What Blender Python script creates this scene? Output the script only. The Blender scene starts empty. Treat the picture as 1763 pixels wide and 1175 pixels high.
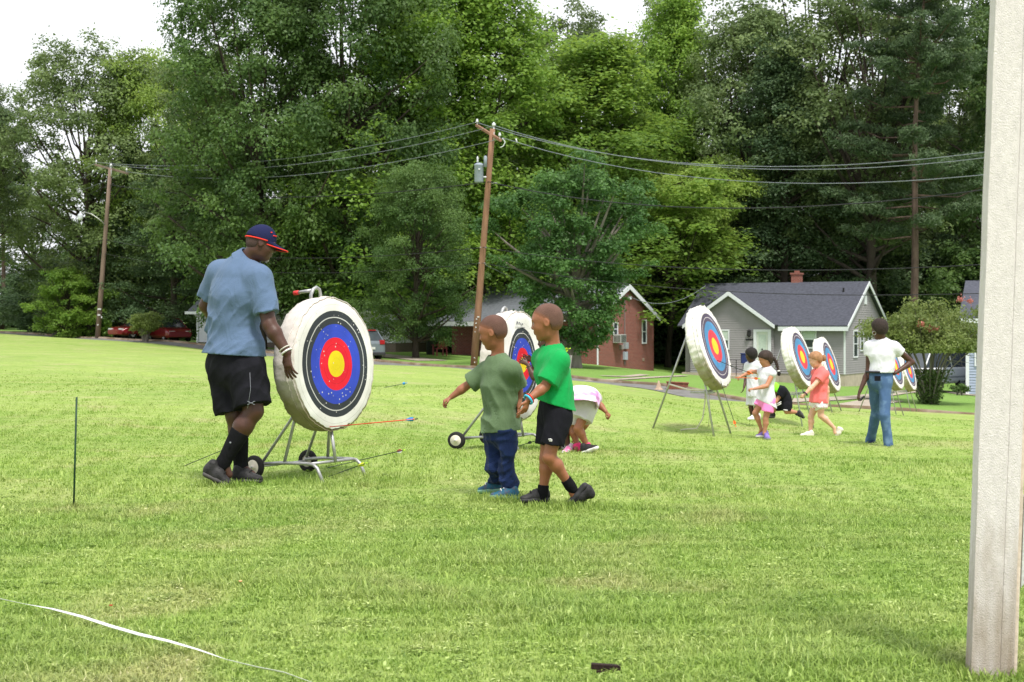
import bpy, math, random
import numpy as np
from mathutils import Vector, Matrix, noise as mnoise

random.seed(7); RNG = np.random.default_rng(7)
SC = bpy.context.scene
COL = SC.collection
R = math.radians
F = 2767.0                      # focal length in photo pixels (35 mm lens on a 22.3 mm sensor)
CX, HY, CZ = 881.5, 560.0, 1.1  # image centre column, horizon row, eye height

# ---------------------------------------------------------------- camera
cam_d = bpy.data.cameras.new('camera'); cam = bpy.data.objects.new('camera', cam_d); COL.objects.link(cam)
cam.location = (0, 0, CZ); cam.rotation_euler = (R(90), 0, 0)
cam_d.sensor_width = 22.3; cam_d.lens = 35.0; cam_d.shift_y = -(587.5 - HY) / 1763.0
cam_d.clip_start = 0.1; cam_d.clip_end = 3000
cam_d.dof.use_dof = True; cam_d.dof.focus_distance = 10.8; cam_d.dof.aperture_fstop = 5.6
SC.camera = cam

# ---------------------------------------------------------------- sky and sun
SUN_EL, SUN_AZ = R(62), R(158)      # azimuth clockwise from +Y: behind the camera, to its right
world = bpy.data.worlds.new("World"); SC.world = world; world.use_nodes = True
nt = world.node_tree; nt.nodes.clear()
out = nt.nodes.new('ShaderNodeOutputWorld'); bg = nt.nodes.new('ShaderNodeBackground')
sky = nt.nodes.new('ShaderNodeTexSky'); sky.sky_type = 'NISHITA'; sky.sun_disc = False
sky.sun_elevation = SUN_EL; sky.sun_rotation = SUN_AZ; sky.dust_density = 3.0; sky.air_density = 1.2
tc = nt.nodes.new('ShaderNodeTexCoord'); mp = nt.nodes.new('ShaderNodeMapping'); mp.inputs['Scale'].default_value = (1, 1, 2.6)
nz = nt.nodes.new('ShaderNodeTexNoise'); nz.inputs['Scale'].default_value = 2.2; nz.inputs['Detail'].default_value = 6
rp = nt.nodes.new('ShaderNodeValToRGB'); rp.color_ramp.elements[0].position = 0.25; rp.color_ramp.elements[0].color = (.72,)*3+(1,)
rp.color_ramp.elements[1].position = 0.55; rp.color_ramp.elements[1].color = (1,)*4
mx = nt.nodes.new('ShaderNodeMixRGB'); mx.inputs['Color2'].default_value = (12.0, 12.3, 12.8, 1)
nt.links.new(tc.outputs['Generated'], mp.inputs['Vector']); nt.links.new(mp.outputs[0], nz.inputs['Vector'])
nt.links.new(nz.outputs['Fac'], rp.inputs[0]); nt.links.new(rp.outputs[0], mx.inputs['Fac'])
nt.links.new(sky.outputs[0], mx.inputs['Color1']); nt.links.new(mx.outputs[0], bg.inputs['Color'])
bg.inputs['Strength'].default_value = 0.076; nt.links.new(bg.outputs[0], out.inputs['Surface'])
sun_d = bpy.data.lights.new('sun', 'SUN'); sun_d.energy = 3.0; sun_d.angle = R(11); sun_d.color = (1, .955, .88)
sun = bpy.data.objects.new('sun', sun_d); COL.objects.link(sun)
sd = Vector((math.sin(SUN_AZ)*math.cos(SUN_EL), math.cos(SUN_AZ)*math.cos(SUN_EL), math.sin(SUN_EL)))
sun.rotation_euler = sd.to_track_quat('Z', 'Y').to_euler()
SC.view_settings.view_transform = 'Standard'; SC.view_settings.look = 'None'
SC.view_settings.exposure = 0.50; SC.view_settings.gamma = 1.0
SC.cycles.max_bounces = 8; SC.cycles.transparent_max_bounces = 16
SC.cycles.diffuse_bounces = 4; SC.cycles.glossy_bounces = 3; SC.cycles.transmission_bounces = 4

# ---------------------------------------------------------------- helpers
def V(*a): return Vector(a)
def W(px, py, D):
    "point seen at photo pixel (px,py) at distance D"
    return Vector(((px-CX)*D/F, D, CZ-(py-HY)*D/F))

def srgb(r, g, b):
    f = lambda c: (c/255/12.92) if c/255 <= .04045 else ((c/255+.055)/1.055)**2.4
    return (f(r), f(g), f(b))

def pmat(name, col, rough=.7, var=.12, scale=12, bump=0., bscale=None, metal=0., spec=.3, detail=4, stretch=None, col2=None, f2=(.45, .62), sheen=0, coat=0, sub=0, alpha=1):
    "principled material whose colour and relief vary with noise"
    m = bpy.data.materials.new(name); m.use_nodes = True; n = m.node_tree; b = n.nodes['Principled BSDF']
    b.inputs['Roughness'].default_value = rough; b.inputs['Metallic'].default_value = metal
    b.inputs['Specular IOR Level'].default_value = spec
    if sheen: b.inputs['Sheen Weight'].default_value = sheen
    if coat: b.inputs['Coat Weight'].default_value = coat; b.inputs['Coat Roughness'].default_value = .08
    if sub:
        b.inputs['Subsurface Weight'].default_value = sub; b.inputs['Subsurface Radius'].default_value = (.02, .008, .004); b.inputs['Subsurface Scale'].default_value = .5
    t = n.nodes.new('ShaderNodeTexCoord'); mpn = n.nodes.new('ShaderNodeMapping')
    if stretch: mpn.inputs['Scale'].default_value = stretch
    n.links.new(t.outputs['Object'], mpn.inputs['Vector'])
    ns = n.nodes.new('ShaderNodeTexNoise'); ns.inputs['Scale'].default_value = scale; ns.inputs['Detail'].default_value = detail
    n.links.new(mpn.outputs[0], ns.inputs['Vector'])
    r = n.nodes.new('ShaderNodeValToRGB')
    if col2 is None:
        a, c = tuple(max(0, x*(1-var)) for x in col), tuple(min(1, x*(1+var)) for x in col)
        r.color_ramp.elements[0].position = .3; r.color_ramp.elements[1].position = .7
    else:
        a, c = col, col2; r.color_ramp.elements[0].position = f2[0]; r.color_ramp.elements[1].position = f2[1]
    r.color_ramp.elements[0].color = a+(1,); r.color_ramp.elements[1].color = c+(1,)
    n.links.new(ns.outputs['Fac'], r.inputs[0]); n.links.new(r.outputs[0], b.inputs['Base Color'])
    if bump:
        n2 = n.nodes.new('ShaderNodeTexNoise'); n2.inputs['Scale'].default_value = bscale or scale*4; n2.inputs['Detail'].default_value = 3
        n.links.new(mpn.outputs[0], n2.inputs['Vector'])
        bp = n.nodes.new('ShaderNodeBump'); bp.inputs['Strength'].default_value = bump; bp.inputs['Distance'].default_value = .01
        n.links.new(n2.outputs['Fac'], bp.inputs['Height']); n.links.new(bp.outputs[0], b.inputs['Normal'])
    return m

def children_origin(o):
    while o.parent: o = o.parent
    return o

class MB:
    "collects shapes, then builds them as ONE mesh object"
    def __init__(s): s.v = []; s.f = []; s.m = []
    def add(s, vs, fs, mi=0):
        o = len(s.v); s.v += [tuple(p) for p in vs]; s.f += [tuple(i+o for i in f) for f in fs]; s.m += [mi]*len(fs); return s
    def box(s, lo, hi, mi=0, M=None):
        x0, y0, z0 = lo; x1, y1, z1 = hi
        vs = [Vector(p) for p in ((x0,y0,z0),(x1,y0,z0),(x1,y1,z0),(x0,y1,z0),(x0,y0,z1),(x1,y0,z1),(x1,y1,z1),(x0,y1,z1))]
        if M is not None: vs = [M @ p for p in vs]
        return s.add(vs, [(0,3,2,1),(4,5,6,7),(0,1,5,4),(1,2,6,5),(2,3,7,6),(3,0,4,7)], mi)
    def tube(s, pts, rad, seg=8, mi=0, cap=True, squash=None):
        pts = [Vector(p) for p in pts]; n = len(pts)
        if not hasattr(rad, '__len__'): rad = [rad]*n
        up = Vector((0.013, 0.02, 1)); o = []; prev = None
        for i, p in enumerate(pts):
            d = (pts[min(i+1, n-1)]-pts[max(i-1, 0)]).normalized()
            a = up.cross(d) if prev is None else prev-d*prev.dot(d)
            if a.length < 1e-3: a = Vector((1, 0, 0)).cross(d)
            a.normalize(); b = d.cross(a); prev = a
            for k in range(seg):
                t = 2*math.pi*k/seg
                o.append(p+(a*math.cos(t)+b*math.sin(t)*(squash or 1))*rad[i])
        fs = [(i*seg+k, i*seg+(k+1) % seg, (i+1)*seg+(k+1) % seg, (i+1)*seg+k) for i in range(n-1) for k in range(seg)]
        if cap: fs += [tuple(range(seg-1, -1, -1)), tuple((n-1)*seg+k for k in range(seg))]
        return s.add(o, fs, mi)
    def lathe(s, prof, c=(0,0,0), axis=(0,0,1), seg=24, mi=0, mis=None):
        "prof: (radius, offset along axis)"
        ax = Vector(axis).normalized(); a = ax.orthogonal().normalized(); b = ax.cross(a); c = Vector(c); o = []
        for r_, h in prof:
            for k in range(seg):
                t = 2*math.pi*k/seg; o.append(c+ax*h+(a*math.cos(t)+b*math.sin(t))*r_)
        n = len(prof)
        for i in range(n-1):
            s.add([], []) ; base = 0
        off = len(s.v); s.v += [tuple(p) for p in o]
        for i in range(n-1):
            for k in range(seg):
                s.f.append((off+i*seg+k, off+i*seg+(k+1) % seg, off+(i+1)*seg+(k+1) % seg, off+(i+1)*seg+k)); s.m.append(mis[i] if mis else mi)
        return s
    def sphere(s, c, r, seg=12, mi=0, sc=(1,1,1)):
        c = Vector(c); vs = []; rings = seg//2
        for i in range(rings+1):
            t = math.pi*i/rings
            for k in range(seg):
                p = 2*math.pi*k/seg; vs.append(c+Vector((math.sin(t)*math.cos(p)*sc[0], math.sin(t)*math.sin(p)*sc[1], math.cos(t)*sc[2]))*r)
        fs = [(i*seg+k, (i+1)*seg+k, (i+1)*seg+(k+1) % seg, i*seg+(k+1) % seg) for i in range(rings) for k in range(seg)]
        return s.add(vs, fs, mi)
    def prism(s, poly, ext, mi=0):
        "poly: 3d points, ext: extrusion vector"
        p = [Vector(q) for q in poly]; e = Vector(ext); n = len(p)
        return s.add(p+[q+e for q in p], [tuple(range(n-1, -1, -1)), tuple(range(n, 2*n))]+[(i, (i+1) % n, n+(i+1) % n, n+i) for i in range(n)], mi)
    def build(s, name, mats, parent=None, world=True, smooth=False, bevel=0, loc=None):
        if not isinstance(mats, (list, tuple)): mats = [mats]
        org = Vector((0, 0, 0))
        if parent is not None and world: org = children_origin(parent).location
        if loc is not None: org = Vector(loc)
        me = bpy.data.meshes.new(name)
        me.from_pydata([tuple(Vector(p)-org) for p in s.v], [], s.f)
        for m in mats: me.materials.append(m)
        if len(mats) > 1: me.polygons.foreach_set('material_index', s.m)
        if smooth: me.polygons.foreach_set('use_smooth', [True]*len(me.polygons))
        me.update(); o = bpy.data.objects.new(name, me); COL.objects.link(o)
        if parent is not None: o.parent = parent
        if loc is not None: o.location = loc
        if bevel:
            b = o.modifiers.new('bevel', 'BEVEL'); b.width = bevel; b.segments = 2; b.limit_method = 'ANGLE'
        if smooth == 'auto' or bevel:
            pass
        return o

def tag(o, label=None, cat=None, group=None, kind=None):
    if label: o['label'] = label
    if cat: o['category'] = cat
    if group: o['group'] = group
    if kind: o['kind'] = kind
    return o
def thing(name, label, cat, loc=(0,0,0), rz=0, group=None):
    o = bpy.data.objects.new(name, None); COL.objects.link(o); o.location = loc; o.rotation_euler = (0, 0, rz); o.empty_display_size = .2
    return tag(o, label, cat, group)
KIDS = {}
def copy_tree(o, parent=None):
    c = o.copy(); COL.objects.link(c); c.parent = parent
    for ch in [x for x in COL.objects if x.parent == o]: copy_tree(ch, c)
    return c
def np_mesh(name, verts, faces, mats, parent=None, org=None, smooth=False, attr=None, mi=None):
    "fast mesh from numpy arrays; faces (n,4) or (n,3)"
    me = bpy.data.meshes.new(name); verts = np.asarray(verts, np.float32); faces = np.asarray(faces, np.int32)
    if org is not None: verts = verts-np.asarray(org, np.float32)
    k = faces.shape[1]; me.vertices.add(len(verts)); me.vertices.foreach_set('co', verts.ravel())
    me.loops.add(faces.size); me.loops.foreach_set('vertex_index', faces.ravel())
    me.polygons.add(len(faces)); me.polygons.foreach_set('loop_start', np.arange(0, faces.size, k, dtype=np.int32))
    try: me.polygons.foreach_set('loop_total', np.full(len(faces), k, np.int32))
    except Exception: pass
    if smooth: me.polygons.foreach_set('use_smooth', np.ones(len(faces), bool))
    for m in (mats if isinstance(mats, (list, tuple)) else [mats]): me.materials.append(m)
    if mi is not None: me.polygons.foreach_set('material_index', np.asarray(mi, np.int32))
    if attr is not None:
        a = me.attributes.new('v', 'FLOAT', 'POINT'); a.data.foreach_set('value', np.asarray(attr, np.float32))
    me.update(calc_edges=True); o = bpy.data.objects.new(name, me); COL.objects.link(o)
    if parent is not None: o.parent = parent
    elif org is not None: o.location = org
    return o

# ---------------------------------------------------------------- terrain height
CTRL = []
for x in (-12, -6, -2, 0, 2, 6, 12):
    for y in (-8, 0, 5, 8, 11, 14): CTRL.append((x, y, 0.0 if x < 1 or y < 10 else -.012*x*(y-8)/3))
def cpx(px, py, s): D = F/s; CTRL.append(((px-CX)/s, D, CZ-(py-HY)/s))
for a in [(1228,750,125),(1150,742,127),(1510,778,142),(1380,731,93),(1440,719,85),(1540,718,71),(1572,709,61),(1690,716,55),(1690,770,100),
          (1030,655,43),(1160,667,47),(1300,692,53),(1560,708,56),(1800,722,57),
          (815,634,39.5),(740,631,37),(640,620,34),(480,607,31),(330,590,28.5),(168,582.5,27),(0,574,24.5),
          (1455,666,32),(1182,648,30.4),(1664,677,37),(1620,697,46),(1126,637,29.4),(1026,629,32.2),(990,633,36),(781,611,31),(681,606,30),(338,592,27.5),
          (222,586,25),(0,562.0,19),(100,566,20),(-200,560,20),(-200,569,24),(1600,671,33)]: cpx(*a)
for (x, y, z) in [(-7,30,-.02),(-14,60,.0),(-8,22,0),(3,29,-.38),(1.5,34,-.42),(-1.5,33,-.3),(0,24,-.1),(4.4,17,-.3),(0,45,-.62),(-4,50,-.3),(30,40,-1.3),(40,70,-2.4),(45,110,-2.4),(15,130,-1.6),(-10,130,-.4),(-40,170,1.4),(40,170,-2),
                  (-80,120,1.2),(-60,60,.4),(70,80,-2.6),(-120,260,2),(0,260,-.5),(120,260,-2.5),(-30,0,0),(30,0,-.2),(25,18,-.5)]: CTRL.append((x, y, z))
CP = np.array(CTRL, float)
def _phi(r): return np.sqrt(r*r+9.0)
_n = len(CP); _d = np.hypot(CP[:,None,0]-CP[None,:,0], CP[:,None,1]-CP[None,:,1])
_A = np.zeros((_n+3, _n+3)); _A[:_n,:_n] = -_phi(_d)+np.eye(_n)*-.15; _A[:_n,_n] = 1; _A[:_n,_n+1:] = CP[:,:2]; _A[_n:,:_n] = _A[:_n,_n:].T
_w = np.linalg.solve(_A, np.concatenate([CP[:,2], [0,0,0]]))
# the road: a line of points along its far kerb
ROAD = np.array([(-90,190),(-48,128),(-31.9,113),(-25.8,101),(-13,88),(-3.5,76),(3.45,64.3),(5.93,58.9),(7.9,52.2),(12.1,49.4),(16.3,48.5),(30,47),(60,46)], float)
def road_dist(x, y):
    x = np.asarray(x, float); y = np.asarray(y, float); best = np.full(x.shape, 1e9)
    for (ax, ay), (bx, by) in zip(ROAD[:-1], ROAD[1:]):
        dx, dy = bx-ax, by-ay; L2 = dx*dx+dy*dy
        t = np.clip(((x-ax)*dx+(y-ay)*dy)/L2, 0, 1); qx = x-ax-t*dx; qy = y-ay-t*dy
        d = np.hypot(qx, qy)*np.sign(qx*dy-qy*dx)   # + on the camera's side
        best = np.where(np.abs(d) < np.abs(best), d, best)
    return best
def HT(x, y):
    x = np.asarray(x, float); y = np.asarray(y, float); sh = x.shape; xf = np.clip(x.ravel(), -140, 140); yf = np.clip(y.ravel(), -10, 280)
    z = np.full(xf.shape, _w[_n]) + _w[_n+1]*xf + _w[_n+2]*yf
    for i in range(_n): z += -_w[i]*_phi(np.hypot(xf-CP[i,0], yf-CP[i,1]))
    z = z.reshape(sh)
    rd = road_dist(x, y)
    z = z-.13*np.exp(-((rd-1.3)/1.2)**2)           # the road lies a little lower
    z = z+.012*np.sin(x*.9+1.3*np.sin(y*.31))*np.sin(y*.7+.5) * np.clip((y-6)/20, 0, 1)
    return z
def H(x, y): return float(HT(np.array([x]), np.array([y]))[0])
def G(px, py, dmin=4.0, dmax=230.0):
    "where the ray through a photo pixel meets the ground"
    D = np.geomspace(dmin, dmax, 1500); x = (px-CX)*D/F; z = CZ-(py-HY)*D/F; h = HT(x, D)
    k = np.nonzero(z < h)[0]
    if len(k) == 0: d = dmax
    else:
        i = max(k[0], 1); a = z[i-1]-h[i-1]; b = z[i]-h[i]; t = a/(a-b+1e-9); d = D[i-1]+(D[i]-D[i-1])*t
    return Vector(((px-CX)*d/F, d, H((px-CX)*d/F, d)))
# ---------------------------------------------------------------- ground, grass
def grass_colour_nodes(n, coord_out):
    "patchy lawn colour from position: fresh green, yellowish, dry tan"
    def noise(sc, det, dist=0):
        k = n.nodes.new('ShaderNodeTexNoise'); k.inputs['Scale'].default_value = sc; k.inputs['Detail'].default_value = det; k.inputs['Distortion'].default_value = dist
        n.links.new(coord_out, k.inputs['Vector']); return k.outputs['Fac']
    def ramp(src, p0, p1, c0, c1):
        r = n.nodes.new('ShaderNodeValToRGB'); r.color_ramp.elements[0].position = p0; r.color_ramp.elements[1].position = p1
        r.color_ramp.elements[0].color = c0+(1,); r.color_ramp.elements[1].color = c1+(1,); n.links.new(src, r.inputs[0]); return r.outputs[0]
    def mix(f, a, b):
        m = n.nodes.new('ShaderNodeMixRGB'); n.links.new(f, m.inputs[0]); n.links.new(a, m.inputs[1])
        if isinstance(b, tuple): m.inputs[2].default_value = b+(1,)
        else: n.links.new(b, m.inputs[2])
        return m.outputs[0]
    base = ramp(noise(.28, 5, .6), .35, .68, GRASS_A, GRASS_B)
    fine = ramp(noise(2.1, 6, .4), .38, .66, (0,0,0), (.55,.55,.55))
    c = mix(fine, base, GRASS_C)
    dry = ramp(noise(.62, 6, 1.2), .54, .72, (0,0,0), (.58,.58,.58))
    c = mix(dry, c, GRASS_D)
    dark = ramp(noise(1.3, 5, .8), .60, .74, (0,0,0), (.5,.5,.5))
    return mix(dark, c, GRASS_E)
GRASS_A = (.218, .330, .066); GRASS_B = (.300, .400, .096); GRASS_C = (.365, .425, .150); GRASS_D = (.430, .385, .210); GRASS_E = (.185, .300, .062)
def ground_mat():
    m = bpy.data.materials.new('lawn'); m.use_nodes = True; n = m.node_tree; b = n.nodes['Principled BSDF']
    b.inputs['Roughness'].default_value = .9; b.inputs['Specular IOR Level'].default_value = .1
    g = n.nodes.new('ShaderNodeNewGeometry'); c = grass_colour_nodes(n, g.outputs['Position'])
    av = n.nodes.new('ShaderNodeAttribute'); av.attribute_name = 'v'; am = n.nodes.new('ShaderNodeMixRGB'); am.inputs[2].default_value = (.150,.290,.062,1)   # the lusher yard grass beyond the kerb
    n.links.new(av.outputs['Fac'], am.inputs[0]); n.links.new(c, am.inputs[1]); c = am.outputs[0]
    # speckle of single tufts, stretched low so that it still reads at a distance
    k = n.nodes.new('ShaderNodeTexNoise'); k.inputs['Scale'].default_value = 16; k.inputs['Detail'].default_value = 7; k.inputs['Roughness'].default_value = .75
    n.links.new(g.outputs['Position'], k.inputs['Vector'])
    r = n.nodes.new('ShaderNodeValToRGB'); r.color_ramp.elements[0].position = .34; r.color_ramp.elements[1].position = .66
    r.color_ramp.elements[0].color = (.55,.58,.5,1); r.color_ramp.elements[1].color = (1.25,1.22,1.3,1); n.links.new(k.outputs['Fac'], r.inputs[0])
    mu = n.nodes.new('ShaderNodeMixRGB'); mu.blend_type = 'MULTIPLY'; mu.inputs[0].default_value = 1; n.links.new(c, mu.inputs[1]); n.links.new(r.outputs[0], mu.inputs[2])
    n.links.new(mu.outputs[0], b.inputs['Base Color'])
    bp = n.nodes.new('ShaderNodeBump'); bp.inputs['Strength'].default_value = .7; bp.inputs['Distance'].default_value = .03
    n.links.new(k.outputs['Fac'], bp.inputs['Height']); n.links.new(bp.outputs[0], b.inputs['Normal'])
    return m
def blade_mat():
    m = bpy.data.materials.new('grass_blades'); m.use_nodes = True; n = m.node_tree; b = n.nodes['Principled BSDF']
    b.inputs['Roughness'].default_value = .5; b.inputs['Specular IOR Level'].default_value = .35
    g = n.nodes.new('ShaderNodeNewGeometry'); c = grass_colour_nodes(n, g.outputs['Position'])
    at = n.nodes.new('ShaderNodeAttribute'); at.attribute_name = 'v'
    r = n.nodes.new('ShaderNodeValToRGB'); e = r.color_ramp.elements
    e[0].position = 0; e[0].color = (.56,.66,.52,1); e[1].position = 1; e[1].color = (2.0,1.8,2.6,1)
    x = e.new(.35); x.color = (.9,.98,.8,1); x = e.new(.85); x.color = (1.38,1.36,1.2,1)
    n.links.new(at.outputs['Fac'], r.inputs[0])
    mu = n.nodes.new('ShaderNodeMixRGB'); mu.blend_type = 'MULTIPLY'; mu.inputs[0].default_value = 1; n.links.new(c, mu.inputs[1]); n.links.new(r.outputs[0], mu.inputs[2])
    n.links.new(mu.outputs[0], b.inputs['Base Color'])
    tr = n.nodes.new('ShaderNodeBsdfTranslucent'); n.links.new(mu.outputs[0], tr.inputs['Color'])
    ms = n.nodes.new('ShaderNodeMixShader'); ms.inputs[0].default_value = .35
    o = n.nodes['Material Output']; n.links.new(b.outputs[0], ms.inputs[1]); n.links.new(tr.outputs[0], ms.inputs[2]); n.links.new(ms.outputs[0], o.inputs['Surface'])
    return m
M_LAWN = ground_mat(); M_BLADE = blade_mat()
# one sheet, finer near the camera, reaching the horizon
ys = np.concatenate([np.linspace(-20, 2, 8), np.linspace(2.5, 30, 90), np.linspace(30.6, 130, 170), np.linspace(133, 300, 34), np.geomspace(330, 2500, 12)])
xh = np.concatenate([np.linspace(0, 12, 40), np.linspace(12.7, 60, 60), np.linspace(63, 150, 22), np.geomspace(170, 2500, 12)])
xs = np.concatenate([-xh[:0:-1], xh]); X, Y = np.meshgrid(xs, ys); Z = HT(X, Y)
nx, ny = len(xs), len(ys); idx = np.arange(nx*ny).reshape(ny, nx)
fc = np.stack([idx[:-1,:-1], idx[:-1,1:], idx[1:,1:], idx[1:,:-1]], -1).reshape(-1, 4)
tag(np_mesh('lawn_ground', np.stack([X, Y, Z], -1).reshape(-1, 3), fc, M_LAWN, smooth=True, attr=(.72*np.clip(-road_dist(X, Y)/1.5, 0, 1)).ravel()), kind='structure')

def grass_blades(n, ymin, ymax, hb, wb, seed, power):
    "blades thinned with distance; returns vertices, faces, attribute"
    g = np.random.default_rng(seed)
    u = g.random(n); y = (ymin**power+u*(ymax**power-ymin**power))**(1/power)
    x = (g.random(n)*2-1)*(y*.335+.35)
    # clump: pull many blades together into tufts
    cl = g.random(n) < .6; cs = .11+.01*y
    gx = np.round(x/cs)*cs; gy = np.round(y/cs)*cs
    h1 = np.modf(np.abs(np.sin(gx*127.1+gy*311.7)*43758.5))[0]-.5; h2 = np.modf(np.abs(np.sin(gx*269.5+gy*183.3)*43758.5))[0]-.5
    k = np.where(cl, .55, 0); x = x+(gx+h1*cs-x)*k; y = y+(gy+h2*cs-y)*k
    rd = road_dist(x, y); ok = ~((rd > -.5) & (rd < 1.5)); x, y, gx, gy, h1, h2 = x[ok], y[ok], gx[ok], gy[ok], h1[ok], h2[ok]; n = len(x)
    z = HT(x, y)
    kf = g.random(n) < np.clip((ymax-y)/(ymax-ymin)*2.2+.02, 0, 1) if seed > 1 else np.ones(n, bool); x, y, z, gx, gy, h1, h2 = x[kf], y[kf], z[kf], gx[kf], gy[kf], h1[kf], h2[kf]; n = len(x)
    sc = (.55+.9*g.random(n)**1.5)*(1+.5*np.abs(h1)); rare = g.random(n) < .012; sc = np.where(rare, sc*1.6, sc)*(.75+.6*np.clip(np.sin(x*2.3+1.7*np.sin(y*1.9))*np.sin(y*2.7+x*.8), 0, 1)); wide = g.random(n) < .035
    grow = 1+np.clip((y-6)*.05, 0, 2.5)
    hh = hb*sc*(1+.35*np.sin(x*1.7+np.sin(y*1.1)*2)); ww = wb*(.6+.8*g.random(n))*grow*np.where(wide, 2.6, 1)
    a = g.random(n)*2*np.pi; lean = .35+.9*g.random(n); dx, dy = np.cos(a), np.sin(a)
    b = a+np.pi/2+(g.random(n)-.5); wx, wy = np.cos(b)*ww/2, np.sin(b)*ww/2
    P = lambda X_, Y_, Z_: np.stack([X_, Y_, Z_], -1)
    v0 = P(x-wx, y-wy, z-.004); v1 = P(x+wx, y+wy, z-.004)
    m_x = x+dx*hh*lean*.4; m_y = y+dy*hh*lean*.4; v2 = P(m_x+wx*.8, m_y+wy*.8, z+hh*.6); v3 = P(m_x-wx*.8, m_y-wy*.8, z+hh*.6)
    tx = x+dx*hh*lean*1.05; ty = y+dy*hh*lean*1.05; tz = z+hh*(1-.25*lean); v4 = P(tx+wx*.15, ty+wy*.15, tz); v5 = P(tx-wx*.15, ty-wy*.15, tz)
    v = np.stack([v0, v1, v2, v3, v4, v5], 1).reshape(-1, 3); i = np.arange(n)[:,None]*6
    f = np.concatenate([i+np.array([[0,1,2,3]]), i+np.array([[3,2,4,5]])])
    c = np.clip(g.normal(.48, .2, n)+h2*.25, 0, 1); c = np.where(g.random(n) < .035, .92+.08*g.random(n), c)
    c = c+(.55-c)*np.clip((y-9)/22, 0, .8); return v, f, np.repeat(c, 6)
parts = [grass_blades(480000, 4.2, 10, .024, .0037, 1, 1.1), grass_blades(260000, 9.5, 24, .019, .0044, 2, .8), grass_blades(50000, 23, 42, .018, .006, 3, .6)]
def weeds(n, ymin, ymax, seed):
    "flat broad leaves (clover, plantain) in loose patches"
    g = np.random.default_rng(seed); nc = n//14; cy = ymin+(ymax-ymin)*g.random(nc)**1.4; cx = (g.random(nc)*2-1)*(cy*.335+.3); k = g.integers(0, nc, n); rad = .03+.09*g.random(nc)[k]; th = g.random(n)*6.28
    x = cx[k]+np.cos(th)*rad*g.random(n); y = cy[k]+np.sin(th)*rad*g.random(n); L_ = (.010+.012*g.random(n))*(1+.05*(y-6)); a = g.random(n)*6.28; t = .35*g.normal(0, 1, n)
    dx, dy = np.cos(a)*L_, np.sin(a)*L_; wx, wy = -dy*.38, dx*.38; z = HT(x, y)+.006+.016*g.random(n); up = L_*t*.6; P = lambda X_, Y_, Z_: np.stack([X_, Y_, Z_], -1)
    v = np.stack([P(x, y, z), P(x+dx*.4+wx, y+dy*.4+wy, z+up*.5+L_*.12), P(x+dx, y+dy, z+up), P(x+dx*.4-wx, y+dy*.4-wy, z+up*.5+L_*.12)], 1).reshape(-1, 3)
    return v, np.arange(n*4).reshape(-1, 4), np.repeat(np.clip(.62+.2*g.normal(0, 1, n)+.15*np.sin(k*1.7), 0, 1), 4)
def tufts(spots, seed):
    "taller unmown blades round the foot of the post, the stake and the carts"
    g = np.random.default_rng(seed); V_, F_, A_ = [], [], []
    for (cx, cy, r0, r1, n, hh) in spots:
        th = g.random(n)*6.28; r = r0+(r1-r0)*g.random(n); x = cx+np.cos(th)*r; y = cy+np.sin(th)*r*.8; z = HT(x, y); a = g.random(n)*6.28; h_ = hh*(.5+.8*g.random(n)); l = h_*.5; w = .0022; P = lambda X_, Y_, Z_: np.stack([X_, Y_, Z_], -1); wx, wy = np.cos(a+1.57)*w, np.sin(a+1.57)*w
        v = np.stack([P(x-wx, y-wy, z), P(x+wx, y+wy, z), P(x+np.cos(a)*l+wx*.2, y+np.sin(a)*l+wy*.2, z+h_), P(x+np.cos(a)*l*.45-wx, y+np.sin(a)*l*.45-wy, z+h_*.62)], 1).reshape(-1, 3); F_.append(np.arange(n*4).reshape(-1, 4)+sum(len(q) for q in V_)); V_.append(v); A_.append(np.repeat(np.clip(g.normal(.55, .2, n), 0, 1), 4))
    return np.concatenate(V_), np.concatenate(F_), np.concatenate(A_)
g_p, g_s = G(1706, 1168), G(126, 880)
parts += [weeds(26000, 4.3, 12, 9), tufts([(g_p.x, g_p.y, .07, .14, 420, .042), (g_s.x, g_s.y, .0, .05, 120, .05), (-1.95, 11.0, .0, .22, 700, .045), (-.05, 10.2, 0, .25, 800, .045), (.35, 9.8, 0, .3, 900, .045), (-1.2, 11.3, .2, .7, 1500, .04)], 10)]
off = 0; vs = []; fs = []; at_ = []
for v, f, a in parts: vs.append(v); fs.append(f+off); at_.append(a); off += len(v)
tag(np_mesh('grass', np.concatenate(vs), np.concatenate(fs), M_BLADE, attr=np.concatenate(at_)), 'short mown grass blades covering the sunny field', 'grass', kind='stuff')

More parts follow.
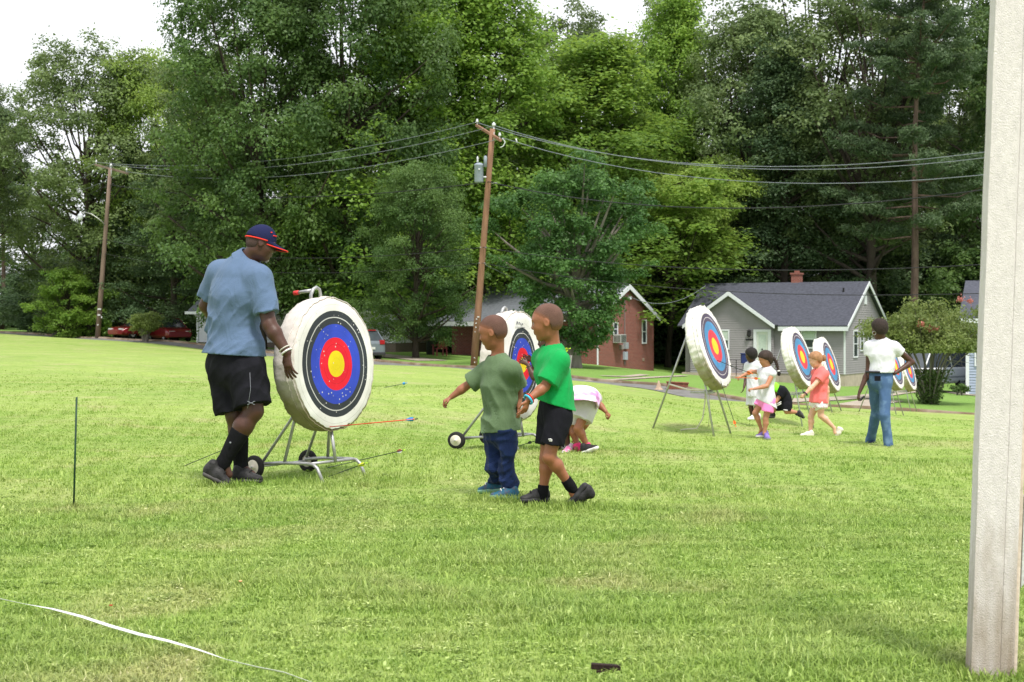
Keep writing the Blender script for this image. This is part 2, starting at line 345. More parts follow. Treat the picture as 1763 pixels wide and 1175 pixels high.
# ---------------------------------------------------------------- road, kerb, drives
M_ASPH = pmat('asphalt', (.16,.155,.15), .95, .2, 3, .3, 60); M_CONC = pmat('old_concrete', (.36,.31,.25), .9, .2, 4, .4, 50)
M_KERB = pmat('dirty_kerb', (.17,.12,.075), .95, .3, 1.2, .5, 40, col2=(.30,.24,.18))
def ribbon(name, centre, half, mat, lift, step=.6, thick=0):
    "strip draped over the ground; centre: list of (x,y); half: width/2 each side (a,b)"
    c = [np.array(p, float) for p in centre]; pts = []
    for a, b in zip(c[:-1], c[1:]):
        k = max(1, int(np.linalg.norm(b-a)/step)); pts += [a+(b-a)*i/k for i in range(k)]
    pts.append(c[-1]); pts = np.array(pts)
    for _ in range(3): pts[1:-1] = (pts[:-2]+pts[1:-1]*2+pts[2:])/4
    t = np.gradient(pts, axis=0); t /= np.linalg.norm(t, axis=1)[:,None]; nn = np.stack([-t[:,1], t[:,0]], -1)
    cols = np.linspace(-half[0], half[1], 6)
    P_ = pts[:,None,:]+nn[:,None,:]*cols[None,:,None]; Z_ = HT(P_[...,0], P_[...,1])+lift
    if thick: Z_ += thick
    v = np.concatenate([P_, Z_[...,None]], -1).reshape(-1, 3); k = 6
    ix = np.arange(len(pts)*k).reshape(-1, k); f = np.stack([ix[:-1,:-1], ix[:-1,1:], ix[1:,1:], ix[1:,:-1]], -1).reshape(-1, 4)
    if thick:
        lo = v.copy(); lo[:,2] -= thick+.05; o = len(v); v = np.concatenate([v, lo])
        for col in (0, k-1):
            e = ix[:,col]; f = np.concatenate([f, np.stack([e[:-1], e[1:], e[1:]+o, e[:-1]+o], -1)])
    return tag(np_mesh(name, v, f, mat, smooth=False), kind='structure')
ribbon('road', ROAD, (1.3, 0), M_ASPH, .02)
ribbon('kerb', ROAD, (0, .22), M_KERB, .02, thick=.09)
def drive(name, pix, half, mat=None, lift=.03): return ribbon(name, [G(*p)[:2] for p in pix], (half, half), mat or M_CONC, lift, .5)
drive('driveway', [(1345,692),(1430,688),(1500,683),(1592,673)], .5)
drive('driveway', [(1470,700),(1500,694),(1530,690)], .6)
drive('driveway', [(640,611),(690,616),(745,622)], .9)
drive('driveway', [(425,601),(470,604),(510,608)], .7)
drive('path', [(1035,648),(1075,650),(1110,646)], .25)
drive('path', [(1010,657),(1060,655),(1120,651),(1180,648)], .2)
drive('path', [(1600,672),(1650,679),(1690,683)], .3)
# ---------------------------------------------------------------- trees
def leaf_mat(name, lo, hi, tl=.35, nscale=.35):
    m = bpy.data.materials.new(name); m.use_nodes = True; n = m.node_tree; b = n.nodes['Principled BSDF']
    b.inputs['Roughness'].default_value = .55; b.inputs['Specular IOR Level'].default_value = .35
    at = n.nodes.new('ShaderNodeAttribute'); at.attribute_name = 'v'
    r = n.nodes.new('ShaderNodeValToRGB'); r.color_ramp.elements[0].color = lo+(1,); r.color_ramp.elements[1].color = hi+(1,)
    n.links.new(at.outputs['Fac'], r.inputs[0])
    oi = n.nodes.new('ShaderNodeObjectInfo'); hs = n.nodes.new('ShaderNodeHueSaturation'); mr = n.nodes.new('ShaderNodeMapRange')
    mr.inputs[3].default_value = .85; mr.inputs[4].default_value = 1.15; n.links.new(oi.outputs['Random'], mr.inputs[0]); n.links.new(mr.outputs[0], hs.inputs['Value'])
    n.links.new(r.outputs[0], hs.inputs['Color']); n.links.new(hs.outputs[0], b.inputs['Base Color'])
    tr = n.nodes.new('ShaderNodeBsdfTranslucent'); hs2 = n.nodes.new('ShaderNodeHueSaturation'); hs2.inputs['Value'].default_value = 1.5; hs2.inputs['Hue'].default_value = .485
    n.links.new(hs.outputs[0], hs2.inputs['Color']); n.links.new(hs2.outputs[0], tr.inputs['Color'])
    ms = n.nodes.new('ShaderNodeMixShader'); ms.inputs[0].default_value = tl
    o = n.nodes['Material Output']; n.links.new(b.outputs[0], ms.inputs[1]); n.links.new(tr.outputs[0], ms.inputs[2]); n.links.new(ms.outputs[0], o.inputs['Surface'])
    return m
L_OAK = leaf_mat('oak_leaves', (.070,.115,.034), (.175,.240,.085)); L_DARK = leaf_mat('dark_leaves', (.050,.108,.027), (.130,.215,.055), .4)
L_MAPLE = leaf_mat('maple_leaves', (.095,.190,.028), (.235,.375,.062), .48); L_LIGHT = leaf_mat('light_leaves', (.125,.210,.035), (.285,.400,.085), .48)
L_PINE = leaf_mat('pine_needles', (.045,.090,.038), (.115,.175,.070), .25); L_MYR = leaf_mat('myrtle_leaves', (.120,.175,.045), (.240,.300,.085), .4)
L_EVER = leaf_mat('cedar_leaves', (.042,.088,.036), (.100,.160,.060), .3); L_FLOW = leaf_mat('pink_blossom', (.46,.15,.13), (.60,.25,.20), .3)
L_BROWN = leaf_mat('withered_leaves', (.10,.05,.02), (.22,.10,.05), .2)
M_BARK = pmat('bark', (.055,.044,.034), .95, .35, 6, .8, 22, stretch=(1,1,.25)); M_BARKL = pmat('pale_bark', (.20,.18,.155), .95, .3, 4, .9, 18, stretch=(1,1,.3)); M_PBARK = pmat('pine_bark', (.115,.078,.062), .95, .35, 5, .9, 14, stretch=(1,1,.3))

def leaf_quads(g, C, Nn, size, asp=.62, jitter=.75):
    "diamond leaves at centres C, facing roughly Nn"
    n = len(C); nr = Nn+g.normal(0, jitter, (n, 3)); nr /= np.linalg.norm(nr, axis=1)[:,None]+1e-9
    a = g.normal(0, 1, (n, 3)); a -= nr*(a*nr).sum(1)[:,None]; a /= np.linalg.norm(a, axis=1)[:,None]+1e-9; b = np.cross(nr, a)
    s = (size*(.65+.7*g.random(n)))[:,None]
    v = np.stack([C-a*s*.5, C+b*s*asp*.5-a*s*.05, C+a*s*.5, C-b*s*asp*.5-a*s*.05], 1)
    return v.reshape(-1, 3)
def tree_mesh(seed, h, cr, base=.25, shape='round', clumps=90, leaves=260, clump_r=1.3, leaf=.26, trunk_r=.3, flat=.55, fork=.45, limbs=16, gap=0., asym=(0, 0), tone=0.):
    "returns (trunk MB, leaf verts, leaf attr) for a tree standing at the origin"
    g = np.random.default_rng(seed); mb = MB(); zb = h*base
    ph = g.random(4)*6.28
    def axis(z): t = z/h; return np.array([math.sin(t*3+ph[0])*.03*h*t+asym[0]*t*t, math.sin(t*2.3+ph[1])*.03*h*t+asym[1]*t*t, z])
    n = 14; zs = np.linspace(-.3, h*(.93 if shape in ('cone', 'column') else .66), n)
    rr = [trunk_r*((1-z/h)**.8+.02)*(1.35 if i == 0 else 1.12 if i == 1 else 1) for i, z in enumerate(np.maximum(zs, 0))]
    mb.tube([axis(max(z, 0)) if z > 0 else (0, 0, z) for z in zs], rr, 9)
    def env(t):
        if shape == 'round': return math.sqrt(max(0, 1-(2*t-.9)**2*.85)) if t < .9 else .62*math.sqrt(max(0.02, (1-t)/.1))
        if shape == 'cone': return (1-t)**.75*.98+.05 if t > .15 else .75+t*1.3
        if shape == 'spread': return .55+.45*math.sin(min(1, t*1.1)*math.pi*.62) if t < .85 else .95*math.sqrt(max(.03, (1-t)/.15))
        if shape == 'vase': return .36+.64*math.sin(math.pi*.5*min(1, t/.42)) if t < .7 else math.sqrt(max(.06, 1-((t-.7)/.31)**2))
        if shape == 'column': return .8*math.sin(math.pi*min(.97, .12+t*.85))**.5
        return 1
    CL = []
    for i in range(clumps):
        t = (i+g.random())/clumps; t = t**.9
        e = env(t)*cr; rad = e*math.sqrt(.12+.88*g.random()) ; th = i*2.39996+g.normal(0, .3)
        lob = 1+.22*math.sin(th*2+ph[2]+t*5)+.13*math.sin(th*3+ph[3]-t*9)
        z = zb+(h-zb)*t*.97; c = axis(z)+np.array([math.cos(th), math.sin(th), 0])*rad*lob; c[2] += g.normal(0, .25)
        if gap and math.sin(c[0]*.9+ph[0])*math.sin(c[1]*.8+ph[1])*math.sin(c[2]*.75+ph[2]) > .55-gap: continue
        CL.append((c, rad/max(e, .1), t))
    # limbs reach the clumps
    step = max(1, len(CL)//(limbs*3))
    for k, (c, q, t) in enumerate(CL):
        if k % step: continue
        z0 = max(zb*.75, c[2]-(.25+.6*g.random())*math.hypot(c[0], c[1])*.9-.5); a = axis(z0); z0 = min(z0, h*(.34+.3*g.random())) if shape not in ('cone', 'column') else z0; a = axis(z0); r0 = max(.035, trunk_r*(1-z0/h)*.6)
        m_ = (a+c)/2; m_ = m_+np.array([g.normal(0, .25), g.normal(0, .25), .25*abs(g.normal())]); m_[2] -= .1*np.linalg.norm(c-a)
        m2 = a*.25+m_*.75
        mb.tube([a, m2, m_*.4+c*.6, c], [r0, r0*.7, r0*.42, .015], 5, cap=False)
    vs = []; at = []
    for c, q, t in CL:
        R_ = clump_r*(.6+.75*g.random()); n = max(12, int(leaves*(R_/clump_r)**2*(.7+.6*g.random())))
        # sub-lobes make a ragged outline
        sub = max(3, int(5*R_/clump_r)); sc = g.normal(0, 1, (sub, 3)); sc /= np.linalg.norm(sc, axis=1)[:,None]; sc = sc*np.array([1, 1, flat])*R_*.62; sc[:,2] -= .12*np.hypot(sc[:,0], sc[:,1])
        k = g.integers(0, sub, n); d = g.normal(0, 1, (n, 3)); d /= np.linalg.norm(d, axis=1)[:,None]; d[:,2] = np.where(d[:,2] < -.55, -d[:,2]*.6, d[:,2])
        rad = R_*.52*(.35+.65*g.random(n)**.6); P_ = sc[k]+d*rad[:,None]*np.array([1, 1, .85]); stray = g.random(n) < .08; P_[stray] *= 1.35
        C = c+P_; Nn = d*.8+np.array([0, 0, .75])+(c-np.array([0, 0, c[2]]))/(np.linalg.norm(c[:2])+1)*.25
        vs.append(leaf_quads(g, C, Nn, leaf, jitter=.55)); tn = .5+tone+g.normal(0, .2)
        at.append(np.repeat(np.clip(tn+g.normal(0, .2, n), 0, 1), 4))
    return mb, np.concatenate(vs), np.concatenate(at)
def pine_mesh(seed, h, trunk_r=.28, base=.3, cr=4.5, whorls=26, lean=0):
    g = np.random.default_rng(seed); mb = MB(); zs = np.linspace(-.3, h, 16)
    ax = lambda z: np.array([lean*(max(z, 0)/h)**1.3+.15*math.sin(z*.3), 0, z])
    mb.tube([ax(z) for z in zs], [trunk_r*(1-.85*max(z, 0)/h) for z in zs], 9); vs = []; at = []
    for i in range(whorls):
        t = i/(whorls-1); z = h*(base+(1-base)*t)
        for k in range(g.integers(2, 5)):
            th = g.random()*6.28; L = cr*(.35+.65*(1-t)**.6)*(.6+.6*g.random()); a = ax(z+g.normal(0, .2)); d = np.array([math.cos(th), math.sin(th), .15+.3*t])
            e = a+d*L; m_ = (a+e)/2+np.array([0, 0, -.12*L]); mb.tube([a, m_, e], [.06, .04, .015], 5, cap=False)
            for q in (.45, .62, .78, .9, 1.0):
                for s_ in range(3):
                    c = a*(1-q)+e*q+g.normal(0, .28, 3)*np.array([1, 1, .5]); n = 95
                    dd = g.normal(0, 1, (n, 3)); dd /= np.linalg.norm(dd, axis=1)[:,None]; C = c+dd*(.55*g.random(n)**.5)[:,None]*np.array([1, 1, .5])
                    vs.append(leaf_quads(g, C, dd+np.array([0, 0, .8]), .24, asp=.22)); at.append(np.repeat(np.clip(.5+g.normal(0, .22, n), 0, 1), 4))
    return mb, np.concatenate(vs), np.concatenate(at)
def place_tree(name, label, cat, mesh, leafm, bark, loc, rz=0, group=None, sc=1):
    mb, v, a = mesh; t = thing(name, label, cat, loc, rz, group); t.scale = (sc, sc, sc)
    mb.build('trunk', bark, t, world=False, smooth=True)
    f = np.arange(len(v)).reshape(-1, 4); np_mesh('crown', v, f, leafm, parent=t, attr=a)
    return t
def dup(o, loc, rz, sc, label, group=None, leafm=None):
    c = copy_tree(o); c.location = loc; c.rotation_euler = (0, 0, rz); c.scale = (sc[0], sc[1], sc[2]) if hasattr(sc, '__len__') else (sc,)*3; c['label'] = label
    if leafm:
        for k in COL.objects:
            if k.parent == c and k.name.startswith('crown'):
                k.material_slots[0].link = 'OBJECT'; k.material_slots[0].material = leafm
    return c
def tp(px, D): x = (px-CX)*D/F; return V(x, D, H(x, D)-.05)
GRP = 'tall trees of the wood behind the houses'
# prototypes (nominal 20 m high)
PR = {}
def proto(key, **kw): PR[key] = kw
proto('oak', seed=11, h=20, cr=6.5, base=.16, shape='round', clumps=127, leaves=522, clump_r=1.57, leaf=0.200, trunk_r=.32, gap=.12, limbs=18, flat=.8)
proto('oak2', seed=12, h=20, cr=6.2, base=.16, shape='round', clumps=127, leaves=522, clump_r=1.51, leaf=0.200, trunk_r=.34, gap=.12, limbs=18, flat=.8)
proto('broad', seed=13, h=20, cr=7.0, base=.12, shape='round', clumps=161, leaves=568, clump_r=1.68, leaf=0.207, trunk_r=.36, gap=.05, flat=.8)
proto('maple', seed=14, h=20, cr=5.6, base=.10, shape='cone', clumps=161, leaves=420, clump_r=1.39, leaf=0.185, trunk_r=.3, flat=.95, tone=.1)
proto('tall', seed=15, h=20, cr=4.6, base=.30, shape='spread', clumps=80, leaves=431, clump_r=1.33, leaf=0.185, trunk_r=.28, gap=.2, limbs=22, flat=.7)
proto('ever', seed=16, h=20, cr=4.4, base=.06, shape='cone', clumps=144, leaves=402, clump_r=1.33, leaf=0.163, trunk_r=.26, flat=.35)
proto('under', seed=17, h=8, cr=4.5, base=.02, shape='round', clumps=102, leaves=402, clump_r=1.22, leaf=0.185, trunk_r=.12, flat=.6)
TREES = [
 # proto, photo column, distance, photo row of the top, width scale, leaves, label
 ('oak', 160, 112, 68, 1.0, L_OAK, 'loose open-crowned oak against the white sky, second tree from the left edge'),
 ('tall', -40, 108, 150, .8, L_OAK, 'ragged oak cut off by the left edge of the view, sky showing between its limbs'),
 ('broad', 268, 114, 98, .85, L_LIGHT, 'pale yellow-green tree filling the dip between the left oaks and the great dark tree'),
 ('oak2', 60, 150, 330, 1.0, L_DARK, 'low distant tree with rounded top under the gap of sky at far left'),
 ('broad', 448, 92, -35, .92, L_DARK, 'great dark tree overhanging the left side, its upper crown jutting into the white sky'),
 ('broad', 590, 92, -110, .85, L_DARK, 'huge dark green tree rising out of view above the man in the cap'),
 ('maple', 700, 94, -110, 1.35, L_MAPLE, 'tall bright maple rising out of view left of the transformer pole'),
 ('broad', 716, 84, 285, .68, L_DARK, 'dark shade tree with a stout trunk left of the transformer pole'),
 ('maple', 850, 95, -60, 1.3, L_MAPLE, 'bright maple towering directly behind the transformer pole'),
 ('oak', 985, 118, 12, .95, L_OAK, 'greyer round-topped tree peeping over the maples at the top centre'),
 ('maple', 1008, 99, 62, 1.8, L_MAPLE, 'broad pyramid-shaped bright maple right of the transformer pole'),
 ('maple', 1155, 108, -30, .9, L_MAPLE, 'slim light maple with sky behind its top, right of the pyramid-shaped one'),
 ('tall', 1195, 112, -5, .95, L_OAK, 'thin airy tree with dark bare limbs showing, right of centre'),
 ('oak2', 1290, 106, 25, .95, L_OAK, 'grey-green tree above the chimney of the grey house'),
 ('ever', 1345, 100, 60, 1.15, L_EVER, 'feathery dark evergreen above the roof of the grey house'),
 ('tall', 1420, 108, -60, 1.35, L_OAK, 'tall sparse tree with crooked grey limbs left of the pine'),
 ('tall', 1505, 98, -80, 1.15, L_OAK, 'many-forked bare-limbed tree just left of the pine trunk'),
 ('oak2', 1640, 115, 60, .95, L_OAK, 'leafy oak behind the pine near the white post'),
 ('broad', 1790, 105, -60, .9, L_DARK, 'dark tree half hidden by the white post'),
 ('ever', 1470, 118, 200, 1.2, L_EVER, 'dense dark evergreen low behind the roof end of the grey house'),
 ('ever', 300, 104, 225, 1.15, L_EVER, 'dark evergreen behind the street lamp pole'),
 ('ever', 215, 112, 250, 1.05, L_EVER, 'dark cedar beside the pole with the street lamp'),
 
]
made = {}
def add_tree(key, px, D, top, ws, lm, label, group=GRP, name=None):
    loc = tp(px, D); hz = CZ-(top-HY)*D/F-loc.z; h0 = PR[key]['h']; sz = hz/h0; sxy = ws*sz**.5*(D/100)**.2
    nm = name or {'ever': 'evergreen_tree', 'maple': 'maple_tree', 'oak': 'oak_tree', 'oak2': 'oak_tree', 'under': 'shrub'}.get(key, 'tree')
    if key not in made:
        mesh = tree_mesh(**PR[key]); made[key] = place_tree(nm, label, 'shrub' if key == 'under' else 'tree', mesh, lm, M_BARK, loc, 0, group)
        o = made[key]; o.scale = (sxy, sxy, sz); o.rotation_euler.z = RNG.random()*6.28; made[key+'_m'] = lm
        return o
    o = dup(made[key], loc, float(RNG.random()*6.28), (sxy, sxy, sz), label, group, lm if lm != made[key+'_m'] else None); o['group'] = group
    if nm != made[key].name.split('.')[0]: o.name = nm
    return o
for a in TREES: add_tree(*a)
# second rank fills the wood behind with depth
BACKL = [(-60,420),(40,420),(130,330),(235,210),(330,150),(440,130),(520,100),(620,60),(720,60),(800,90),(900,80),(1000,150),(1080,140),(1180,150),(1265,110),(1350,130),(1440,90),(1540,110),(1620,120),(1720,60)]
BWH = ['cut by the left frame edge', 'above the far left pine', 'left of the street lamp', 'just left of the lamp pole top', 'behind the lamp pole', 'left of the withered brown patch', "above the man's cap", 'between cap and transformer pole', 'above the nearest target', 'left of the transformer', 'right of the transformer', 'above the thick-trunked shade tree', 'above the brick gable', 'above the third target', "above the grey house's front gable", 'above the grey house door', 'above the grey house roof end', 'left of the pine trunk', 'right of the pine trunk', 'behind the white post']
for i, (px, top) in enumerate(BACKL):
    add_tree(('oak2', 'broad', 'oak')[i % 3], px, 133+6*(i % 4), top+95, .9, (L_DARK, L_OAK)[i % 2], ('dark tree' if i % 2 == 0 else 'greyish oak')+' of the far rank of the wood, '+BWH[i], 'far rank of the wood')
GU = 'dark undergrowth along the foot of the wood'
UND = [(30,140,490),(95,122,455),(150,116,470),(255,118,500),(390,108,480),(450,112,470),(520,106,470),(590,104,455),(660,104,440),(730,112,470),(800,106,450),(1150,108,455),(1210,112,440),(1290,116,430),(1400,118,430),(1480,112,430),(1560,108,440),(1640,104,430),(1700,100,430),(-40,130,480),(870,110,470),(940,112,460),(1020,110,440),(1090,108,450)]
UWH = ['at the far left lawn edge', 'behind the low pale bush', 'left of the lamp pole foot', 'behind the small bush and red cars', 'at the corner of the white house', "behind the man's shoulders", 'behind the cart handle', 'behind the top of the nearest target', 'right of the nearest target', 'left of the red garden chair', 'behind the brick house porch', 'in the gap right of the brick house', 'left of the third target', "behind the grey house's front gable", 'behind the grey house chimney', 'behind the grey house roof end', "behind the woman's head", 'behind the crape myrtle', 'beside the white post', 'beyond the left frame edge', 'above the brick house roof', 'behind the shade tree trunk', 'behind the brick gable', "above the brick house's right corner"]
for i, (px, D, top) in enumerate(UND):
    add_tree('under', px, D, top, 1.15, (L_DARK, L_EVER)[i % 2], ('dark' if i % 2 == 0 else 'dull grey-green')+' undergrowth thicket '+UWH[i], GU)
# trees with a place of their own
def own(name, label, mesh, lm, bark, px, D, rz=0): return place_tree(name, label, 'tree', mesh, lm, bark, tp(px, D), rz)
own('oak_tree', 'dark green shade tree with a thick pale trunk in front of the brick house', tree_mesh(seed=31, h=9.6, cr=3.5, base=.13, shape='vase', clumps=150, leaves=345, clump_r=.8, leaf=0.152, trunk_r=.36, flat=.5), leaf_mat('shade_tree_leaves', (.040,.110,.028), (.110,.225,.055), .38), M_BARKL, 988, 76.5)
own('maple_tree', 'yellow-green maple with a bough reaching right over the gap between the houses', tree_mesh(seed=32, h=12.6, cr=3.8, base=.50, shape='spread', clumps=120, leaves=345, clump_r=.95, leaf=0.168, trunk_r=.2, flat=.6, asym=(2.2, 0), tone=.1), L_LIGHT, M_BARK, 1150, 99)
own('shrub', 'bushy young tree glowing green beside the street lamp pole', tree_mesh(seed=33, h=4.6, cr=2.5, base=.02, shape='round', clumps=90, leaves=300, clump_r=.7, leaf=0.136, trunk_r=.08), L_MAPLE, M_BARK, 120, 108)
o = own('tree', 'tree with a withered brown patch high in the dark crown', tree_mesh(seed=35, h=18.5, cr=4.2, base=.3, shape='spread', clumps=90, leaves=300, clump_r=1.2, leaf=0.208, trunk_r=.26, gap=.1), L_OAK, M_BARK, 370, 101)
g_ = np.random.default_rng(5); C_ = W(395, 178, 97)-o.location+Vector((0, 0, 0)); C_ = np.array(C_)+g_.normal(0, .45, (500, 3))*np.array([1, .6, 1.3]); tag(np_mesh('withered_twigs', leaf_quads(g_, C_, g_.normal(0, 1, (500, 3)), .24, .4), np.arange(2000).reshape(-1, 4), L_BROWN, parent=o, attr=np.repeat(g_.random(500), 4)), kind='stuff')
place_tree('pine_tree', 'tall leaning pine with a bare reddish trunk near the white post', 'tree', pine_mesh(41, 24.5, .27, .36, 4.4, 24, lean=.9), L_PINE, M_PBARK, tp(1566, 91), 0)
place_tree('pine_tree', 'distant pine with a thin bare trunk at the left edge of the field', 'tree', pine_mesh(42, 17, .22, .45, 3.2, 14), L_PINE, M_PBARK, tp(3, 130), 0)

def bush(name, label, px, D, w, h, lm, seed, stems=12, leaf=.1, n=16000, flowers=0, low=.1, spr=.15):
    "many-stemmed shrub whose stems fan from one foot"
    g = np.random.default_rng(seed); loc = tp(px, D); t = thing(name, label, 'shrub', loc); mb = MB(); C = []; tips = []
    for i in range(stems):
        th = i*2.4; r = w/2*math.sqrt((i+.5)/stems)*.8; hh = h*(.72+.25*g.random())*(1-.25*(r/(w/2))**2)
        tip = np.array([math.cos(th)*r, math.sin(th)*r*.7, hh*.92]); m_ = tip*np.array([.35, .35, .5]); mb.tube([(math.cos(th)*.12, math.sin(th)*.12, -.1), m_, tip], [.035, .026, .01], 6, cap=False); tips.append(tip)
        for k in range(4):
            q = tip*(.62+.1*k)+g.normal(0, .22, 3)*w/4; tips.append(q); mb.tube([m_+(tip-m_)*.4, q], [.014, .005], 4, cap=False)
    tips = np.array(tips); k = g.integers(0, len(tips), n); d = g.normal(0, 1, (n, 3)); d /= np.linalg.norm(d, axis=1)[:,None]
    C = tips[k]+d*(g.random(n)**.6*w*spr)[:,None]*np.array([1, 1, .5]); lo_ = C[:,2] < low; C[lo_,2] = low+(low-C[lo_,2])*.5+.3*g.random(lo_.sum())
    mb.build('stems', M_BARKL, t, world=False, smooth=True)
    np_mesh('leaves', leaf_quads(g, C, d+np.array([0, 0, .7]), leaf, .55), np.arange(4*n).reshape(-1, 4), lm, parent=t, attr=np.repeat(np.clip(.5+.18*(k % 5-2)/2+g.normal(0, .18, n), 0, 1), 4))
    for (fx, fy, fz, fr) in (flowers or []):
        nn = 60; dd = g.normal(0, 1, (nn, 3)); Cf = np.array([fx, fy, fz])+dd*fr*.42; np_mesh('blossom', leaf_quads(g, Cf, dd, .07, .8), np.arange(4*nn).reshape(-1, 4), L_FLOW, parent=t, attr=np.repeat(g.random(nn), 4))
    return t
b_ = bush('crape_myrtle', 'many-stemmed crape myrtle with a few pink blossoms, beside the white post', 1600, 60.5, 6.4, 4.35, L_MYR, 51, 26, .12, 24000, [(-.35,-1.2,2.95,.16),(-.62,-1.2,3.05,.17),(-.12,-1.2,2.9,.15),(1.0,-.6,4.0,.17),(1.35,-.6,3.9,.14),(1.95,-.5,4.1,.16)], 2.0, .10)
gb = np.random.default_rng(52); nb = 3600; th = gb.random(nb)*6.28; rr_ = gb.random(nb)**.5*(.3+.5*gb.random(nb)); zz = gb.random(nb)**1.2*1.35; Cb = np.stack([np.cos(th)*rr_*(.5+zz*.6), np.sin(th)*rr_*(.5+zz*.6), zz], -1)
np_mesh('basal_shoots', leaf_quads(gb, Cb, gb.normal(0, 1, (nb, 3))+np.array([0, 0, .4]), .13, .4), np.arange(4*nb).reshape(-1, 4), leaf_mat('shoot_leaves', (.05,.095,.025), (.11,.17,.045)), parent=b_, attr=np.repeat(gb.random(nb), 4))
bush('shrub', 'small loose green bush in front of the red cars', 250, 96, 2.5, 2.1, L_MYR, 61, 12, .11, 7000)
bush('shrub', 'low pale bush spreading at the edge of the far lawn, left of the lamp pole', 95, 112, 3.2, 1.9, L_EVER, 62, 12, .12, 5000)
bush('shrub', 'small leafy bush at the foot of the grey-blue house wall', 1652, 70, 1.0, .6, L_DARK, 63, 6, .07, 1800)
# ---------------------------------------------------------------- implicit surfaces (bodies, clothes)
def vn(v): v = np.asarray(v, float); return v/(np.linalg.norm(v)+1e-12)
def A3(v): return np.array([v[0], v[1], v[2]], float)
class Cap:                                    # tapered capsule
    def __init__(s, a, b, ra, rb=None, k=.02, cut=None, c2=None): s.a, s.b = A3(a), A3(b); s.ra, s.rb, s.k = ra, (ra if rb is None else rb), k; s.cut, s.c2 = cut, c2
    def bounds(s): r = max(s.ra, s.rb)+s.k+.03; return np.minimum(s.a, s.b)-r, np.maximum(s.a, s.b)+r
    def d(s, P, e=0.):
        ab = s.b-s.a; q = P-s.a; t = np.clip(q@ab/(ab@ab+1e-12), 0, 1); r = np.linalg.norm(q-t[...,None]*ab, axis=-1)-(s.ra+(s.rb-s.ra)*t)-e
        if s.cut is not None: r = np.maximum(r, (P-A3(s.cut[0]))@vn(s.cut[1]))
        if s.c2 is not None: r = np.maximum(r, (P-A3(s.c2[0]))@vn(s.c2[1]))
        return r
class Ell:                                    # elliptic tapered capsule: w along R_, h across
    def __init__(s, a, b, R_, wa, ha, wb, hb, k=.03, end=1., cut=None):
        s.a, s.b = A3(a), A3(b); s.ax = vn(s.b-s.a) if np.linalg.norm(s.b-s.a) > 1e-6 else np.array([0, 0, 1.]); R_ = A3(R_); R_ = R_-s.ax*(R_@s.ax); s.R = vn(R_); s.Fd = np.cross(s.ax, s.R)
        s.p = (wa, ha, wb, hb); s.k, s.end, s.cut = k, end, cut
    def bounds(s): r = max(s.p)+s.k+.03; return np.minimum(s.a, s.b)-r, np.maximum(s.a, s.b)+r
    def d(s, P, e=0.):
        wa, ha, wb, hb = s.p; L = np.linalg.norm(s.b-s.a)+1e-9; q = P-s.a; u = q@s.ax; t = np.clip(u/L, 0, 1); ov = u-t*L
        w = wa+(wb-wa)*t+e; h = ha+(hb-ha)*t+e; m = np.minimum(w, h)*s.end
        x = q@s.R; y = q@s.Fd; k0 = np.sqrt((x/w)**2+(y/h)**2+(ov/m)**2); k1 = np.sqrt((x/w**2)**2+(y/h**2)**2+(ov/m**2)**2)+1e-9
        r = k0*(k0-1)/k1
        if s.cut is not None: r = np.maximum(r, (P-A3(s.cut[0]))@vn(s.cut[1]))
        return r
class Bal:                                    # ellipsoid with its own axes
    def __init__(s, c, r, M, k=.01, sub=False, cut=None): s.c, s.r, s.M, s.k, s.sub, s.cut = A3(c), np.array(r, float), np.asarray(M, float), k, sub, cut
    def bounds(s): r = max(s.r)+s.k+.03; return s.c-r, s.c+r
    def d(s, P, e=0.):
        q = (P-s.c)@s.M.T; r = s.r+e; k0 = np.linalg.norm(q/r, axis=-1); k1 = np.linalg.norm(q/r**2, axis=-1)+1e-9; o = k0*(k0-1)/k1
        if s.cut is not None: o = np.maximum(o, (P-A3(s.cut[0]))@vn(s.cut[1]))
        return o
def smin(a, b, k):
    if k <= 0: return np.minimum(a, b)
    h = np.maximum(k-np.abs(a-b), 0)/k; return np.minimum(a, b)-h*h*k*.25
class Field:
    def __init__(s, prims, h, e=0., pad=.02):
        lo = np.min([p.bounds()[0] for p in prims if not getattr(p, 'sub', False)], 0)-e-pad; hi = np.max([p.bounds()[1] for p in prims if not getattr(p, 'sub', False)], 0)+e+pad
        s.h = h; s.lo = lo; s.n = np.ceil((hi-lo)/h).astype(int)+1
        s.D = np.full(s.n, .08, np.float32)
        s.ax = [lo[i]+np.arange(s.n[i])*h for i in range(3)]
        for p in prims: s.put(p, e)
    def region(s, lo, hi):
        i0 = np.clip(np.floor((lo-s.lo)/s.h).astype(int), 0, s.n-1); i1 = np.clip(np.ceil((hi-s.lo)/s.h).astype(int)+1, 1, s.n); return i0, i1
    def pts(s, i0, i1): return np.stack(np.meshgrid(*[s.ax[i][i0[i]:i1[i]] for i in range(3)], indexing='ij'), -1)
    def put(s, p, e=0.):
        lo, hi = p.bounds(); i0, i1 = s.region(lo-e, hi+e)
        if (i1 <= i0).any(): return
        sl = tuple(slice(a, b) for a, b in zip(i0, i1)); d = p.d(s.pts(i0, i1), e).astype(np.float32)
        s.D[sl] = -smin(-s.D[sl], d, p.k) if getattr(p, 'sub', False) else smin(s.D[sl], d, p.k)
    def all(s): return s.pts(np.zeros(3, int), s.n)
